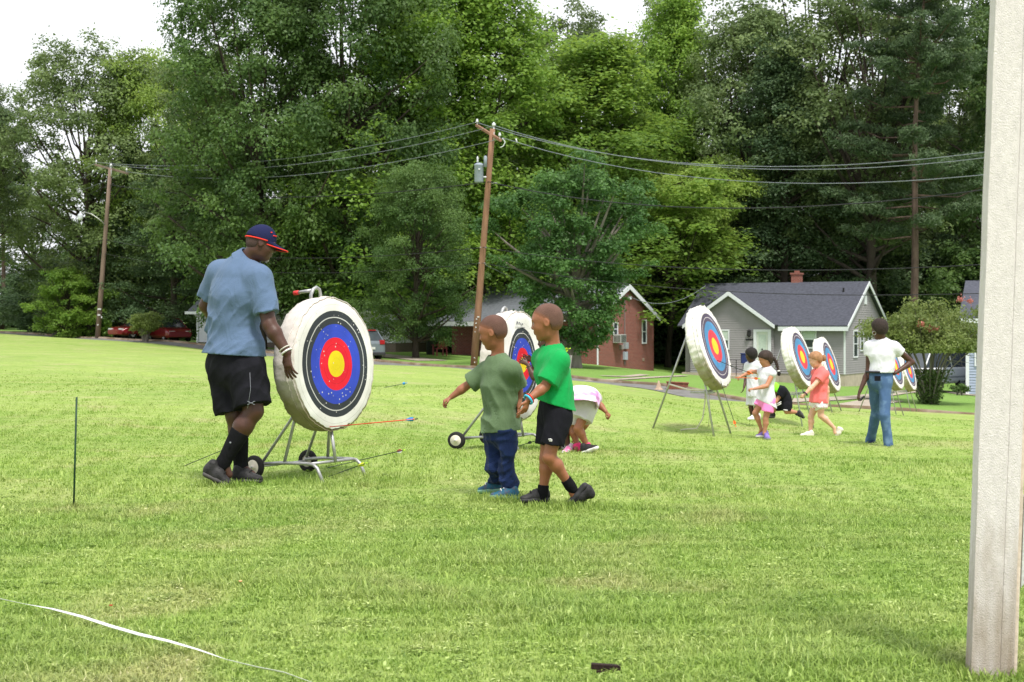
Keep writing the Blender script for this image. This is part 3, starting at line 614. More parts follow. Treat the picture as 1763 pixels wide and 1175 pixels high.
def surface_nets(D, lo, h):
    S = D < 0; n = np.array(D.shape)
    c = [S[i:n[0]-1+i, j:n[1]-1+j, k:n[2]-1+k] for i in (0,1) for j in (0,1) for k in (0,1)]
    cnt = sum(x.astype(np.int8) for x in c); act = (cnt > 0) & (cnt < 8); I = np.argwhere(act)
    if len(I) == 0: return np.zeros((0,3)), np.zeros((0,4), int)
    idm = np.full(act.shape, -1, np.int64); idm[act] = np.arange(len(I)); pos = np.zeros((len(I), 3)); num = np.zeros(len(I))
    co = [(i,j,k) for i in (0,1) for j in (0,1) for k in (0,1)]; g = lambda o: D[I[:,0]+o[0], I[:,1]+o[1], I[:,2]+o[2]]; vals = {o: g(o) for o in co}
    for a in co:
        for ax in range(3):
            if a[ax] == 0:
                b = list(a); b[ax] = 1; b = tuple(b); va, vb = vals[a], vals[b]; m = (va < 0) != (vb < 0); t = np.where(m, va/(va-vb+1e-20), 0)
                for q in range(3): pos[:,q] += np.where(m, a[q]+(t if q == ax else 0), 0)
                num += m
    Vt = lo+(I+pos/num[:,None])*h; Fs = []
    for ax in range(3):
        u, v = [(1,2),(2,0),(0,1)][ax]
        A = np.take(S, range(n[ax]-1), ax); B = np.take(S, range(1, n[ax]), ax); E = np.argwhere(A != B)
        E = E[(E[:,u] > 0) & (E[:,v] > 0) & (E[:,u] < n[u]-1) & (E[:,v] < n[v]-1)]; inside = A[tuple(E.T)]
        def cell(du, dv): q = E.copy(); q[:,u] += du; q[:,v] += dv; return idm[tuple(q.T)]
        f = np.stack([cell(-1,-1), cell(0,-1), cell(0,0), cell(-1,0)], -1); f[~inside] = f[~inside][:,::-1]; Fs.append(f)
    Fa = np.concatenate(Fs); return Vt, Fa[(Fa >= 0).all(1)]
def smooth_verts(v, f, it=1, w=.5):
    n = len(v)
    for _ in range(it):
        acc = np.zeros_like(v); c = np.zeros(n)
        for a, b in ((0,1),(1,2),(2,3),(3,0)):
            np.add.at(acc, f[:,a], v[f[:,b]]); np.add.at(acc, f[:,b], v[f[:,a]]); np.add.at(c, f[:,a], 1); np.add.at(c, f[:,b], 1)
        v = v*(1-w)+w*acc/np.maximum(c, 1)[:,None]
    return v
def sdf_obj(name, fld, mats, parent, smooth_it=1, mi_fn=None):
    v, f = surface_nets(fld.D, fld.lo, fld.h)
    if len(v) == 0: return None
    v = smooth_verts(v, f, smooth_it); mi = mi_fn(v[f].mean(1)) if mi_fn else None
    return np_mesh(name, v, f, mats, parent=parent, org=None, smooth=True, mi=mi) if parent is None else _loc(name, v, f, mats, parent, mi)
def _loc(name, v, f, mats, parent, mi):
    o = children_origin(parent).location; ob = np_mesh(name, v-np.array(o), f, mats, parent=parent, smooth=True, mi=mi); return ob
def folds(P, amp, seed, dirv=(0, 0, 1), f=22., warp=.6):
    "cloth folds: creases that run along dirv, bent and faded by slow noise"
    g = np.random.default_rng(seed); d = vn(dirv); a = vn(np.cross(d, [.3, .9, .2])); b = np.cross(d, a); u = P@a; v = P@b; w = P@d; o = 0
    for i in range(5):
        t = g.random()*6.28; fr = 2.6*f*(.4+.36*i)*(.8+.4*g.random()); ph = g.random(4)*6.28; sl = (g.random()-.5)*1.1
        x = (u*math.cos(t)+v*math.sin(t))*fr+w*fr*sl+warp*2.2*np.sin(w*8+ph[0]+u*6)+warp*np.sin(w*17-u*13+ph[3])+ph[1]
        mask = np.clip(.5+.8*np.sin(w*(7+4*i)+u*5+ph[2])*np.cos(u*9-v*7+ph[3]), 0, 1)
        o = o+(1-1.7*np.abs(np.sin(x*.5))**.8)*mask/(1+.45*i)
    return -amp*o*.6

# ---------------------------------------------------------------- people
def frame(Fw, U):
    Fw = vn(Fw); U = np.array(U, float); U = vn(U-Fw*(U@Fw)); Rt = np.cross(Fw, U); return np.stack([Rt, Fw, U])
def head_prims(C, M, hs, child=False):
    L = lambda x, y, z: C+(np.array([x, y, z])*hs)@M
    B = lambda c, r, k=.03, sub=False: Bal(L(*c), np.array(r)*hs, M, k*hs*4, sub)
    w = 1.04 if child else 1.
    p = [B((0,-.04,.15), (.335*w,.395,.35), .02), B((0,.06,.02), (.30*w,.33,.33), .03), B((0,.11,-.16), (.235,.24,.27 if not child else .25), .03),
         B((0,.255,-.385), (.085,.075,.07), .02), B((0,.10,-.30), (.205,.2,.13), .03),
         B((.15,.20,-.12), (.11,.12,.11), .03), B((-.15,.20,-.12), (.11,.12,.11), .03), B((0,.305,.115), (.20,.055,.05), .02),
         B((.13,.375,.03), (.065,.05,.045), .012, True), B((-.13,.375,.03), (.065,.05,.045), .012, True),
         Cap(L(0,.355,.06), L(0,.43 if not child else .405,-.085), .028*hs, .042*hs, .02*hs), B((.045,.395,-.10), (.035,.045,.03), .006), B((-.045,.395,-.10), (.035,.045,.03), .006),
         B((0,.345,-.20), (.10,.055,.028), .007), B((0,.34,-.245), (.09,.055,.032), .007), B((0,.40,-.222), (.09,.03,.008), .004, True)]
    for s in (1, -1): p += [Bal(L(s*.335*w,-.03,-.01), np.array((.03,.075,.115))*hs, M, .006), Bal(L(s*.365*w,-.02,.0), np.array((.02,.035,.065))*hs, M, .004, True)]
    return p
def hand_prims(Wr, d, n, s, hl, curl=.35, spread=.12, tcurl=.3, curls=None):
    "Wr wrist, d towards the knuckles, n palm normal, s side of the thumb, hl hand length"
    d, n = vn(d), np.array(n, float); n = vn(n-d*(n@d)); s0 = np.cross(d, n); s = s0 if s0@A3(s) > 0 else -s0
    Wr = A3(Wr); K = Wr+d*hl*.5; p = [Ell(Wr+d*hl*.06, K-d*hl*.04, s, hl*.13, hl*.085, hl*.215, hl*.075, hl*.05)]
    for i, (o, ln) in enumerate(((.165,.44),(.058,.50),(-.05,.47),(-.15,.37))):
        a = K+s*o*hl-d*hl*.04; c = curls[i] if curls else curl*(1+.12*i); dd = vn(d+s*(spread*(1.2-i)*.6)); ang = 0; q = a; r = hl*(.054 if i < 3 else .047); seg = [ln*.46, ln*.30, ln*.24]
        for j, L_ in enumerate(seg):
            ang += c*(.9 if j == 0 else 1.1); e = q+(dd*math.cos(ang)+n*math.sin(ang))*L_*hl; p.append(Cap(q, e, r*(1-.07*j), r*(.92-.07*j), hl*.012)); q = e
    a = Wr+d*hl*.16+s*hl*.12; m_ = a+vn(d*.75+s*.75+n*.25)*hl*.22; e = m_+vn(d*(1-.2*tcurl)+s*(.30-tcurl*.6)+n*(.25+tcurl*.6))*hl*.24
    p += [Cap(a, m_, hl*.082, hl*.06, hl*.035), Cap(m_, e, hl*.06, hl*.045, hl*.012)]
    return p
def shoe(parent, heel, toe, up, w, mats, ankle=None, name='shoe', sole_t=.022, high=.06):
    "shoe from heel to toe along the sole; up = sole normal"
    heel, toe = A3(heel), A3(toe); L = np.linalg.norm(toe-heel); d = vn(toe-heel); up = np.array(up, float); up = vn(up-d*(up@d)); s = np.cross(d, up)
    P = lambda u, v, z: heel+d*u*L+s*v+up*z
    cut = (P(0,0,sole_t*.75), -up)
    pr = [Ell(P(.15,0,w*.42), P(.45,0,w*.42), s, w*.38, w*.50, w*.38, w*.50, .02, 1, cut), Ell(P(.45,0,w*.34), P(.86,0,w*.24), s, w*.42, w*.44, w*.38, w*.24, .025, 1, cut),
          Cap(P(.17,0,w*.5), P(.19,0,w*.86), w*.36, w*.36, .015)]
    f = Field(pr, .006 if w > .07 else .0075)
    o = sdf_obj(name, f, mats[0], parent, 1)
    c1 = (P(0,0,sole_t), up)
    ps = [Ell(P(.12,0,sole_t*.5), P(.5,0,sole_t*.5), s, w*.49, sole_t, w*.45, sole_t, .01, 1, c1), Ell(P(.5,0,sole_t*.5), P(.86,0,sole_t*.55), s, w*.47, sole_t, w*.46, sole_t*.95, .02, 1, c1)]
    so = sdf_obj('sole', Field(ps, .006 if w > .07 else .0075), mats[1], o, 1)
    if len(mats) > 2:
        mb = MB()
        for q in (.42,.52,.62): z = w*(1.16-q*.68); mb.tube([P(q,-w*.25,z-.006), P(q,0,z+.007), P(q,w*.25,z-.006)], .0035, 5)
        mb.build('laces', mats[2], o, smooth=True)
    return o
class Person:
    """joints are given as photo pixel, plus depth offset in metres from the person's own distance"""
    def __init__(s, label, D, J, height, skin, face, up=(0,0,1), hs=None, child=False, vox=.006, base=None, heavy=1., cat='person', limb=1., headup=None):
        s.D = D; s.S = height/1.75; s.J = {k: A3(W(p[0], p[1], D+(p[2] if len(p) > 2 else 0))) for k, p in J.items()}
        s.child, s.vox, s.heavy = child, vox, heavy
        bx = (s.J['ankleL']+s.J['ankleR'])/2; s.root = thing('person', label, cat, (bx[0], bx[1], H(bx[0], bx[1])))
        s.hs = hs or (.235 if not child else .205)*1.; s.M = frame(face, up); s.skin = skin; s.limb = limb
        j = s.J; s.Rt = vn((j['shR']-j['shL'])); s.hipR = vn(j['hipR']-j['hipL'])
    def torso(s, e=0.):
        j, S, v = s.J, s.S, s.heavy; pel = (j['hipL']+j['hipR'])/2; ch = (j['shL']+j['shR'])/2; nk = j['neck']; up = vn(ch-pel); sw = np.linalg.norm(j['shR']-j['shL'])/2
        wa = pel+(ch-pel)*.42 if 'waist' not in j else j['waist']; c2 = pel*.22+ch*.78; Rm = vn(s.Rt+s.hipR)
        return [Ell(pel-up*.02*S, pel+up*.07*S, s.hipR, .165*S*v, .115*S*v, .15*S*v, .105*S*v, .05*S), Ell(pel+up*.05*S, wa, Rm, .15*S*v, .108*S*v, .138*S*v, .102*S*v, .05*S),
                Ell(wa, c2, Rm, .14*S*v, .105*S*v, .155*S*v, .115*S*v, .05*S), Ell(c2, ch-up*.01*S, s.Rt, .158*S*v, .115*S*v, sw*.80, .085*S*v, .06*S),
                Cap(j['shL'], j['shR'], .054*S, .054*S, .05*S), Cap(ch, nk, .075*S, .06*S, .06*S), Cap(nk*.8+ch*.2, j['shL']*.72+nk*.28-up*.012*S, .050*S, .048*S, .05*S), Cap(nk*.8+ch*.2, j['shR']*.72+nk*.28-up*.012*S, .050*S, .048*S, .05*S)]
    def prims(s, hands=True):
        j, S, l = s.J, s.S, s.limb; p = s.torso(); hb = j['head']+(np.array([0,-.1,-.2])*s.hs)@s.M
        nr = .058*S if not s.child else .040
        p += [Cap(j['neck'], hb, nr*1.05, nr, .03*S)]
        for q in 'LR':
            sh, el, wr = j['sh'+q], j['el'+q], j['wr'+q]; f1 = el*.72+wr*.28
            p += [Cap(sh, el, .054*S*l, .041*S*l, .03*S), Cap(el, f1, .041*S*l, .043*S*l, .02*S), Cap(f1, wr, .043*S*l, .027*S*l, .02*S)]
            hp, kn, an = j['hip'+q], j['knee'+q], j['ankle'+q]; ca = kn*.7+an*.3; bk = np.cross(vn(an-kn), s.hipR); bk = bk if bk@(kn-(hp+an)/2) < 0 else -bk
            if np.linalg.norm(kn-(hp+an)/2) < .02: bk = bk*0
            p += [Cap(hp, kn, .088*S*l*s.heavy**.5, .054*S*l, .04*S), Cap(kn, ca+bk*.012*S, .052*S*l, .056*S*l, .03*S), Cap(ca+bk*.012*S, an, .055*S*l, .033*S*l, .03*S)]
            ft = j.get('toe'+q)
            if ft is not None: p.append(Cap(an, ft*.6+an*.4, .034*S, .03*S, .02*S))
        p += head_prims(j['head'], s.M, s.hs, s.child)
        return p
    def body(s, hands=(), fine=None):
        f = Field(s.prims()+list(hands), s.vox); s.bodyo = sdf_obj('body', f, s.skin, s.root, 1); return s.bodyo
    def hand(s, q, d=None, n=(0,0,-1), th=(0,0,1), hl=None, **kw):
        wr = s.J['wr'+q]; d = d if d is not None else vn(wr-s.J['el'+q]); return hand_prims(wr, d, n, th, hl or .185*s.S*(1.08 if s.child else 1), **kw)
    def eyes(s, white, iris, brow=None):
        L = lambda x, y, z: s.J['head']+(np.array([x, y, z])*s.hs)@s.M
        for q in (1, -1):
            mb = MB(); mb.sphere(L(q*.13,.305,.03), .050*s.hs, 10); e = mb.build('eye', white, s.root, smooth=True); mb = MB(); mb.sphere(L(q*.13,.332,.03), .033*s.hs, 8); mb.build('iris', iris, e, smooth=True)
            if brow: mb = MB(); mb.tube([L(q*.06,.352,.10), L(q*.13,.35,.125), L(q*.2,.30,.105)], [.008*s.hs, .013*s.hs, .006*s.hs], 5); mb.build('eyebrow', brow, s.root, smooth=True)
    def hair(s, mat, thick=.012, front=(.33,.30), back=(-.42,-.24), name='hair', extra=(), long=False, bumpy=0, w=1., fade=0):
        L = lambda x, y, z: s.J['head']+(np.array([x, y, z])*s.hs)@s.M; hs = s.hs; cw = 1.04 if s.child else 1
        dy, dz = front[0]-back[0], front[1]-back[1]; nrm = (np.array([0, dz, -dy])/math.hypot(dy, dz))@s.M
        cut = (L(0, front[0], front[1]), nrm)
        pr = [Bal(L(0,-.04,.15), np.array((.335*cw*w,.395,.35))*hs+thick, s.M, .02, cut=cut), Bal(L(0,-.14,-.02), np.array((.285*cw,.27,.24 if not long else .32))*hs+thick, s.M, .02, cut=(L(0,-.12,0), s.M[1]))]+list(extra)
        f = Field(pr, min(s.vox, .006))
        if bumpy: P = f.all(); f.D += folds(P, bumpy, 3, s.M[1], 90, .8).astype(np.float32)
        if fade:                                   # cropped hair thins out into the skin at its edge
            v, fc = surface_nets(f.D, f.lo, f.h); v = smooth_verts(v, fc, 1); a = -((v-cut[0])@nrm); q = (v-s.J['head'])@s.M.T/hs; b = np.where(q[:,1] < -.12, (q[:,2]+.24)*hs, -1)
            m = np.clip(np.maximum(a, b)/fade, 0, 1); return np_mesh(name, v-np.array(s.root.location), fc, mat, parent=s.root, smooth=True, attr=m)
        return sdf_obj(name, f, mat, s.root, 1)
    def shirt(s, mat, ease=.02, hem=None, hemn=None, sleeve=.5, slr=.012, flare=0., amp=.004, seed=1, name='shirt', neckr=None, vneck=0, fdir=None, thick=None, sleeves='LR', extra=(), mi_fn=None, ff=22., neckdrop=0., mats=None):
        thick = thick or max(.010, 2.3*s.vox); j, S = s.J, s.S; pel = (j['hipL']+j['hipR'])/2; ch = (j['shL']+j['shR'])/2; up = vn(ch-pel); hem = A3(hem) if hem is not None else pel; hemn = -up if hemn is None else np.array(hemn, float)
        t = s.torso(); pr = list(t)
        for p_ in pr: p_.k = .06*S
        t[5].b = t[5].a*.45+t[5].b*.55; t[5].rb = .066*S
        w = t[0].p[0]; hgt = t[0].p[1]; dn = hem-up*.08
        pr.append(Ell(pel+up*.12*S, dn, s.hipR, w*.95, hgt*.98, w*(1.05+flare), hgt*(1.1+flare), .06*S))
        for q in sleeves:
            sh, el = j['sh'+q], j['el'+q]; d = vn(el-sh); end = sh+(el-sh)*sleeve; pr.append(Cap(sh-d*.01, end+d*.05, .060*S*s.limb, (.052*S+slr)*s.limb, .045*S, cut=(end, d)))
        pr += list(extra)
        f = Field(pr, max(s.vox, .0055), e=ease, pad=.05); P = f.all(); fd = fdir if fdir is not None else up
        fo = folds(P, amp, seed, fd, ff).astype(np.float32); lowf = np.clip(((P-ch)@(-up))/.25, .15, 1).astype(np.float32); f.D += fo*lowf
        D0 = f.D.copy(); D = np.maximum(D0, ((P-hem)@hemn).astype(np.float32)); D = np.maximum(D, -(D0+thick))
        nk = j['neck']; nr = neckr or (.062*S if not s.child else .048); a = nk-up*.005
        nh = Cap(a-up*(.03+neckdrop), a+vn(j['head']-nk)*.25, nr, nr*1.25, 0).d(P); D = np.maximum(D, -nh.astype(np.float32))
        f.D = D.astype(np.float32); o = sdf_obj(name, f, mats or mat, s.root, 1, mi_fn); s.shirt_obj = o; return o
    def legs_cloth(s, mat, name='shorts', end=(.7,.7), ease=.015, flare=.02, waist=None, amp=.004, seed=5, thick=None, below=0., taper=None, fdir=None, belly=0., ff=20., mi_fn=None, mats=None, endn=None):
        "shorts (end<=1: fraction of the thigh) or trousers (below>0: fraction of the shin)"
        thick = thick or max(.010, 2.3*s.vox); j, S, l = s.J, s.S, s.limb; t = s.torso(); pel = (j['hipL']+j['hipR'])/2; ch = (j['shL']+j['shR'])/2; up = vn(ch-pel); pr = [t[0], t[1]]; wt = A3(waist) if waist is not None else pel+up*.1*S
        for p_ in pr: p_.cut = (wt, up)
        for i, q in enumerate('LR'):
            hp, kn, an = j['hip'+q], j['knee'+q], j['ankle'+q]; d = vn(kn-hp)
            if below:
                pr.append(Cap(hp, kn, .092*S*l*s.heavy**.5, .064*S*l, .04*S)); d2 = vn(an-kn); e2 = kn+(an-kn)*(below[i] if hasattr(below, '__len__') else below); pr.append(Cap(kn, e2+d2*.02, .064*S*l, (taper or .05)*S, .03*S, cut=(e2, d2)))
            else:
                e = hp+(kn-hp)*end[i]; pr.append(Cap(hp, e+d*.05, .095*S*l*s.heavy**.5, .078*S*l+flare, .035*S, cut=(e, endn if endn is not None else d)))
        f = Field(pr, max(s.vox, .0055), e=ease, pad=.03); P = f.all(); f.D += folds(P, amp, seed, fdir if fdir is not None else (0,0,1), ff).astype(np.float32)
        f.D = np.maximum(f.D, -(f.D+thick)) ; return sdf_obj(name, f, mats or mat, s.root, 1, mi_fn)
    def sock(s, q, mat, top=.5, thick=.007):
        j, S, l = s.J, s.S, s.limb; kn, an = j['knee'+q], j['ankle'+q]; d = vn(an-kn); c = an-d*top*np.linalg.norm(an-kn); ca = kn*.7+an*.3; bk = np.cross(d, s.hipR); bk = bk if bk@(kn-(j['hip'+q]+an)/2) < 0 else -bk
        if np.linalg.norm(kn-(j['hip'+q]+an)/2) < .02: bk = bk*0
        pr = [Cap(ca+bk*.012*S, an, .055*S*l, .034*S*l, .02, cut=(c, -d)), Cap(an, an+d*.03, .035*S*l, .036*S*l, .02)]
        if top > .7: pr.append(Cap(kn, ca+bk*.012*S, .052*S*l, .056*S*l, .03*S, cut=(c, -d)))
        return sdf_obj('sock', Field(pr, max(.005, s.vox*.9), e=thick), mat, s.root, 1)
    def band(s, q, mat, r=.006, at=0., rr=None, name='wristband', col=None):
        wr, el = s.J['wr'+q], s.J['el'+q]; d = vn(wr-el); c = wr-d*at; a = vn(np.cross(d, [0.2, .1, 1])); b = np.cross(d, a); R0 = rr or .036*s.S; mb = MB(); n = 20
        pts = [c+(a*math.cos(t)+b*math.sin(t))*R0 for t in np.linspace(0, 2*math.pi, n+1)]; mb.tube(pts, r, 6, cap=False); return mb.build(name, mat, s.root, smooth=True)
def skinmat(n, c, v=.12): return pmat(n, c, .48, v, 9, .12, 90, spec=.4, sub=.06)
S_DARK = skinmat('deep_brown_skin', srgb(76,48,38)); S_BR = skinmat('brown_skin', srgb(146,94,68)); S_BR2 = skinmat('mid_brown_skin', srgb(152,98,70)); S_TAN = skinmat('light_brown_skin', srgb(178,124,96)); S_FAIR = skinmat('fair_skin', srgb(222,172,148))
M_EYEW = pmat('eye_white', (.6,.56,.52), .3, .05); M_IRIS = pmat('iris', (.02,.012,.008), .2, .1)
M_HAIRK = pmat('black_hair', (.014,.011,.010), .7, .3, 60, .6, 220); M_HAIRC = pmat('cropped_brown_hair', srgb(112,82,70), .9, .22, 14, .5, 260); M_HAIRB = pmat('dark_brown_hair', (.035,.020,.014), .6, .3, 40, .5, 150, stretch=(1,1,.3)); M_HAIRL = pmat('light_brown_hair', srgb(160,118,84), .6, .25, 40, .5, 120, stretch=(1,1,.4))
def cropped(n, skin_c, hair_c):
    m = pmat(n, hair_c, .9, .18, 14, .5, 260); nt_ = m.node_tree; b = nt_.nodes['Principled BSDF']; old = b.inputs['Base Color'].links[0].from_socket; at = nt_.nodes.new('ShaderNodeAttribute'); at.attribute_name = 'v'
    ns = nt_.nodes.new('ShaderNodeTexNoise'); ns.inputs['Scale'].default_value = 70; ad = nt_.nodes.new('ShaderNodeMath'); ad.operation = 'MULTIPLY_ADD'; nt_.links.new(ns.outputs['Fac'], ad.inputs[0]); ad.inputs[1].default_value = .35; nt_.links.new(at.outputs['Fac'], ad.inputs[2])
    r = nt_.nodes.new('ShaderNodeMapRange'); r.interpolation_type = 'SMOOTHSTEP'; r.inputs[1].default_value = .12; r.inputs[2].default_value = 1.1; nt_.links.new(ad.outputs[0], r.inputs[0])
    mx_ = nt_.nodes.new('ShaderNodeMixRGB'); nt_.links.new(r.outputs[0], mx_.inputs[0]); mx_.inputs[1].default_value = skin_c+(1,); nt_.links.new(old, mx_.inputs[2]); nt_.links.new(mx_.outputs[0], b.inputs['Base Color']); return m
H_BR = cropped('cropped_hair_on_brown_skin', srgb(146,94,68), srgb(96,70,61)); H_BR2 = cropped('cropped_hair_on_mid_brown_skin', srgb(152,98,70), srgb(103,76,66)); H_DARK = cropped('shaven_hair_on_deep_brown_skin', srgb(76,48,38), srgb(74,58,54))
def wrinkle(m, s_=8., st=.42, dist=.03):
    "adds broader, stretched creases to a cloth's relief"
    n = m.node_tree; b = n.nodes['Principled BSDF']; t = n.nodes.new('ShaderNodeTexCoord'); mp_ = n.nodes.new('ShaderNodeMapping'); mp_.inputs['Scale'].default_value = (1,1,.5); mp_.inputs['Rotation'].default_value = (.3,.5,0)
    ns = n.nodes.new('ShaderNodeTexNoise'); ns.inputs['Scale'].default_value = s_; ns.inputs['Detail'].default_value = 2.5; ns.inputs['Distortion'].default_value = 1.6; n.links.new(t.outputs['Object'], mp_.inputs[0]); n.links.new(mp_.outputs[0], ns.inputs['Vector'])
    bp = n.nodes.new('ShaderNodeBump'); bp.inputs['Strength'].default_value = st; bp.inputs['Distance'].default_value = dist; n.links.new(ns.outputs['Fac'], bp.inputs['Height'])
    if b.inputs['Normal'].links: n.links.new(b.inputs['Normal'].links[0].from_socket, bp.inputs['Normal'])
    n.links.new(bp.outputs[0], b.inputs['Normal']); return m
def cloth(n, c, v=.07, b=.25, sc=7, **k): return wrinkle(cloth0(n, c, v, b, sc, **k))
def cloth0(n, c, v=.07, b=.25, sc=7, **k): return pmat(n, c, .9, v, sc, b, 160, spec=.1, sheen=0 if sum(c) < .1 else .08, **k)
# ---------------------------------------------------------------- man in the blue polo shirt
C_POLO = cloth('blue_heather_cloth', (.104,.158,.258), .03); C_BLACK = cloth('black_cloth', (.012,.012,.016), .3); C_SOCK = cloth('black_knit', (.010,.010,.012), .3)
M_SHOEK = pmat('black_shoe', (.022,.021,.022), .6, .5, 30, .3, 80); M_SOLEG = pmat('grey_sole', (.07,.065,.065), .7, .2); M_LACE = pmat('dark_lace', (.015,.015,.015), .8, .2)
M_NAVY = cloth('navy_cloth', srgb(33,37,70)); M_REDT = pmat('red_trim', srgb(225,52,36), .6, .1); M_WHT = pmat('white_rubber', (.72,.70,.68), .5, .06); M_GREYP = pmat('grey_print', (.22,.23,.26), .7, .1)
M_GREYB = pmat('grey_beard', (.34,.31,.29), .9, .3, 60, .5, 200)
p = Person('man in a blue polo shirt, navy cap and black shorts reaching toward the nearest target', 11.15,
  dict(head=(449,421,-.02), neck=(423,452,.02), shL=(378,472,.13), shR=(447,482,-.13), elL=(355,527,.24), wrL=(385,560,.42), elR=(464,560,-.20), wrR=(494,607,-.24),
       hipL=(388,628,.07), hipR=(424,634,-.08), waist=(401,556,.02), kneeL=(405,716,.04), kneeR=(437,708,-.12), ankleL=(415,805,.06), ankleR=(385,796,-.12), toeL=(445,826,.0), toeR=(398,832,-.1)),
  1.84, S_DARK, (.93,.24,-.26), (0.18,.1,1), hs=.245, vox=.0055, heavy=1.22, limb=1.12)
hd = hand_prims(p.J['wrR'], (.10,-.05,-1), (.6,.65,0), (-.45,.9,0), .20, curl=.22, spread=.25, tcurl=.2)
p.body(hd); j = p.J
p.shirt(C_POLO, ease=.020, hem=W(400,611,11.15), hemn=(-.06,0,-1), sleeve=.76, slr=.010, flare=.10, amp=0.0206, seed=4, fdir=(.55,.1,1), ff=20, neckr=.072)
mb = MB(); nk = j['neck']; ax = vn(j['head']-nk); a = vn(np.cross(ax, [0,1,.2])); b = np.cross(ax, a); st = nk+ax*.018
ring = lambda r, z: [st+ax*z+(a*math.cos(t)*1.0+b*math.sin(t))*r for t in np.linspace(0, 2*math.pi, 25)[:-1]]
r0, r1, r2 = ring(.112,-.030), ring(.084,.046), ring(.074,.036); r3 = ring(.095,-.035); o0 = len(mb.v); n_ = 24
mb.add(r0+r1+r2+r3, [(o*n_+k, o*n_+(k+1) % n_, (o+1)*n_+(k+1) % n_, (o+1)*n_+k) for o in range(3) for k in range(n_)]); mb.build('collar', C_POLO, p.root, smooth=True)
sh_ = p.legs_cloth(C_BLACK, 'shorts', (.93,.88), .016, .022, waist=W(402,604,11.15), amp=0.0187, seed=8, ff=16)
mb = MB(); hp, kn = j['hipR'], j['kneeR']; nrm = vn(np.array([.35,-1,0])); 
off_ = lambda q, s: A3(W(q, s, 11.15))+np.array([0,-.262,0])
mb.tube([off_(440,640)+np.array([.0,.02,0]), off_(442,668), off_(437,700)], .0016, 5); mb.build('piping', M_GREYP, sh_, smooth=True)
mb = MB(); e_ = off_(443,691)
for s_ in (-1, 1):                                             # small two-arc emblem on the hem
    mb.tube([e_+np.array([s_*.026,-.0,.011]), e_+np.array([s_*.014,-.003,.009]), e_+np.array([s_*.010,-.004,0]), e_+np.array([s_*.014,-.003,-.009]), e_+np.array([s_*.026,.0,-.011])], .0022, 5)
mb.tube([e_+np.array([-.012,-.004,0]), e_+np.array([.012,-.004,0])], .003, 5); mb.build('emblem', M_GREYP, sh_, smooth=True)
for q in 'LR': p.sock(q, C_SOCK, .60 if q == 'R' else .55)
mb = MB(); mb.sphere(A3(W(396.5,762.5,10.95)), .007, 8); mb.build('sock_emblem', M_GREYP, p.root)
shoe(p.root, W(347,816,10.99), W(399,841,10.99), (-.42,0,.9), .105, (M_SHOEK, M_SOLEG, M_LACE)); shoe(p.root, W(401,830,11.2), W(453,831,11.12), (0,0,1), .105, (M_SHOEK, M_SOLEG, M_LACE))
# cap: crown, peak, red edging
L = lambda x, y, z: j['head']+(np.array([x, y, z])*p.hs)@p.M
cut = (L(0,0,.11), (np.array([0,-.10,-1.]))@p.M)
cp = sdf_obj('cap', Field([Bal(L(0,-.04,.13), np.array((.37,.43,.41))*p.hs, p.M, .01, cut=cut), Bal(L(0,.02,.20), np.array((.30,.33,.34))*p.hs, p.M, .03, cut=cut)], .005), M_NAVY, p.root, 1)
mb = MB(); top = []; bot = []; N_ = 18
for k in range(N_+1):
    t = math.pi*(k/N_)-math.pi/2; cx, cy = math.sin(t)*.33, .30+0*.1; inn = (math.sin(t)*.345, .10+math.cos(t)*.31, .115); out_ = (math.sin(t)*.33, .13+math.cos(t)*.66, .075-.05*abs(math.sin(t))**2-.06*math.cos(t))
    top.append((L(*inn), L(*out_)))
vs_ = [q for pr in top for q in pr]+[q-p.M[2]*.006 for pr in top for q in pr]; m_ = 2*(N_+1)
fs_ = [(2*k, 2*k+1, 2*k+3, 2*k+2) for k in range(N_)]+[(m_+2*k, m_+2*k+2, m_+2*k+3, m_+2*k+1) for k in range(N_)]+[(2*k+1, m_+2*k+1, m_+2*k+3, 2*k+3) for k in range(N_)]
mb.add(vs_, fs_); pk = mb.build('peak', M_NAVY, cp, smooth=True)
mb = MB(); mb.tube([q[1]-p.M[2]*.004 for q in top], .0042, 6)
mb.tube([L(.37*math.sin(t),-.04+.43*math.cos(t),.105+.0*t) for t in np.linspace(math.pi*.37, math.pi*1.63, 30)], .005, 6); mb.build('red_edging', M_REDT, cp, smooth=True)
mb = MB()
for (x, y, z) in ((.28,.18,.37),(.25,.27,.30),(.20,.33,.31)): mb.sphere(L(x, y, z), .008, 8, sc=(1,1,.6))
mb.build('cap_badge', M_REDT, cp, smooth=True)
mb = MB(); mb.sphere(L(0,-.03,.53), .007, 8); mb.build('cap_button', M_NAVY, cp, smooth=True)
sdf_obj('beard', Field([Bal(L(0,.255,-.385), np.array((.105,.09,.085))*p.hs, p.M, .01), Bal(L(0,.345,-.165), np.array((.10,.06,.02))*p.hs, p.M, .006)], .004), M_GREYB, p.root, 1)
p.hair(H_DARK, .002, (.12,.18), (-.42,-.22), fade=.03)
p.eyes(M_EYEW, M_IRIS)
mb = MB()                                                      # glasses
for s_ in (1, -1):
    mb.tube([L(s_*.13+.075*math.cos(t), .415, .03+.055*math.sin(t)) for t in np.linspace(0, 2*math.pi, 17)], .002, 5, cap=False); mb.tube([L(s_*.21,.41,.04), L(s_*.33,.30,.04), L(s_*.35,.0,.05)], .002, 5)
mb.tube([L(.05,.425,.04), L(-.05,.425,.04)], .002, 5); mb.build('glasses', M_IRIS, p.root, smooth=True)
p.band('R', M_WHT, .007, .004, .036); p.band('R', pmat('pale_bead', (.55,.52,.45), .4, .2), .005, .030, .038, name='bracelet')
MAN = p
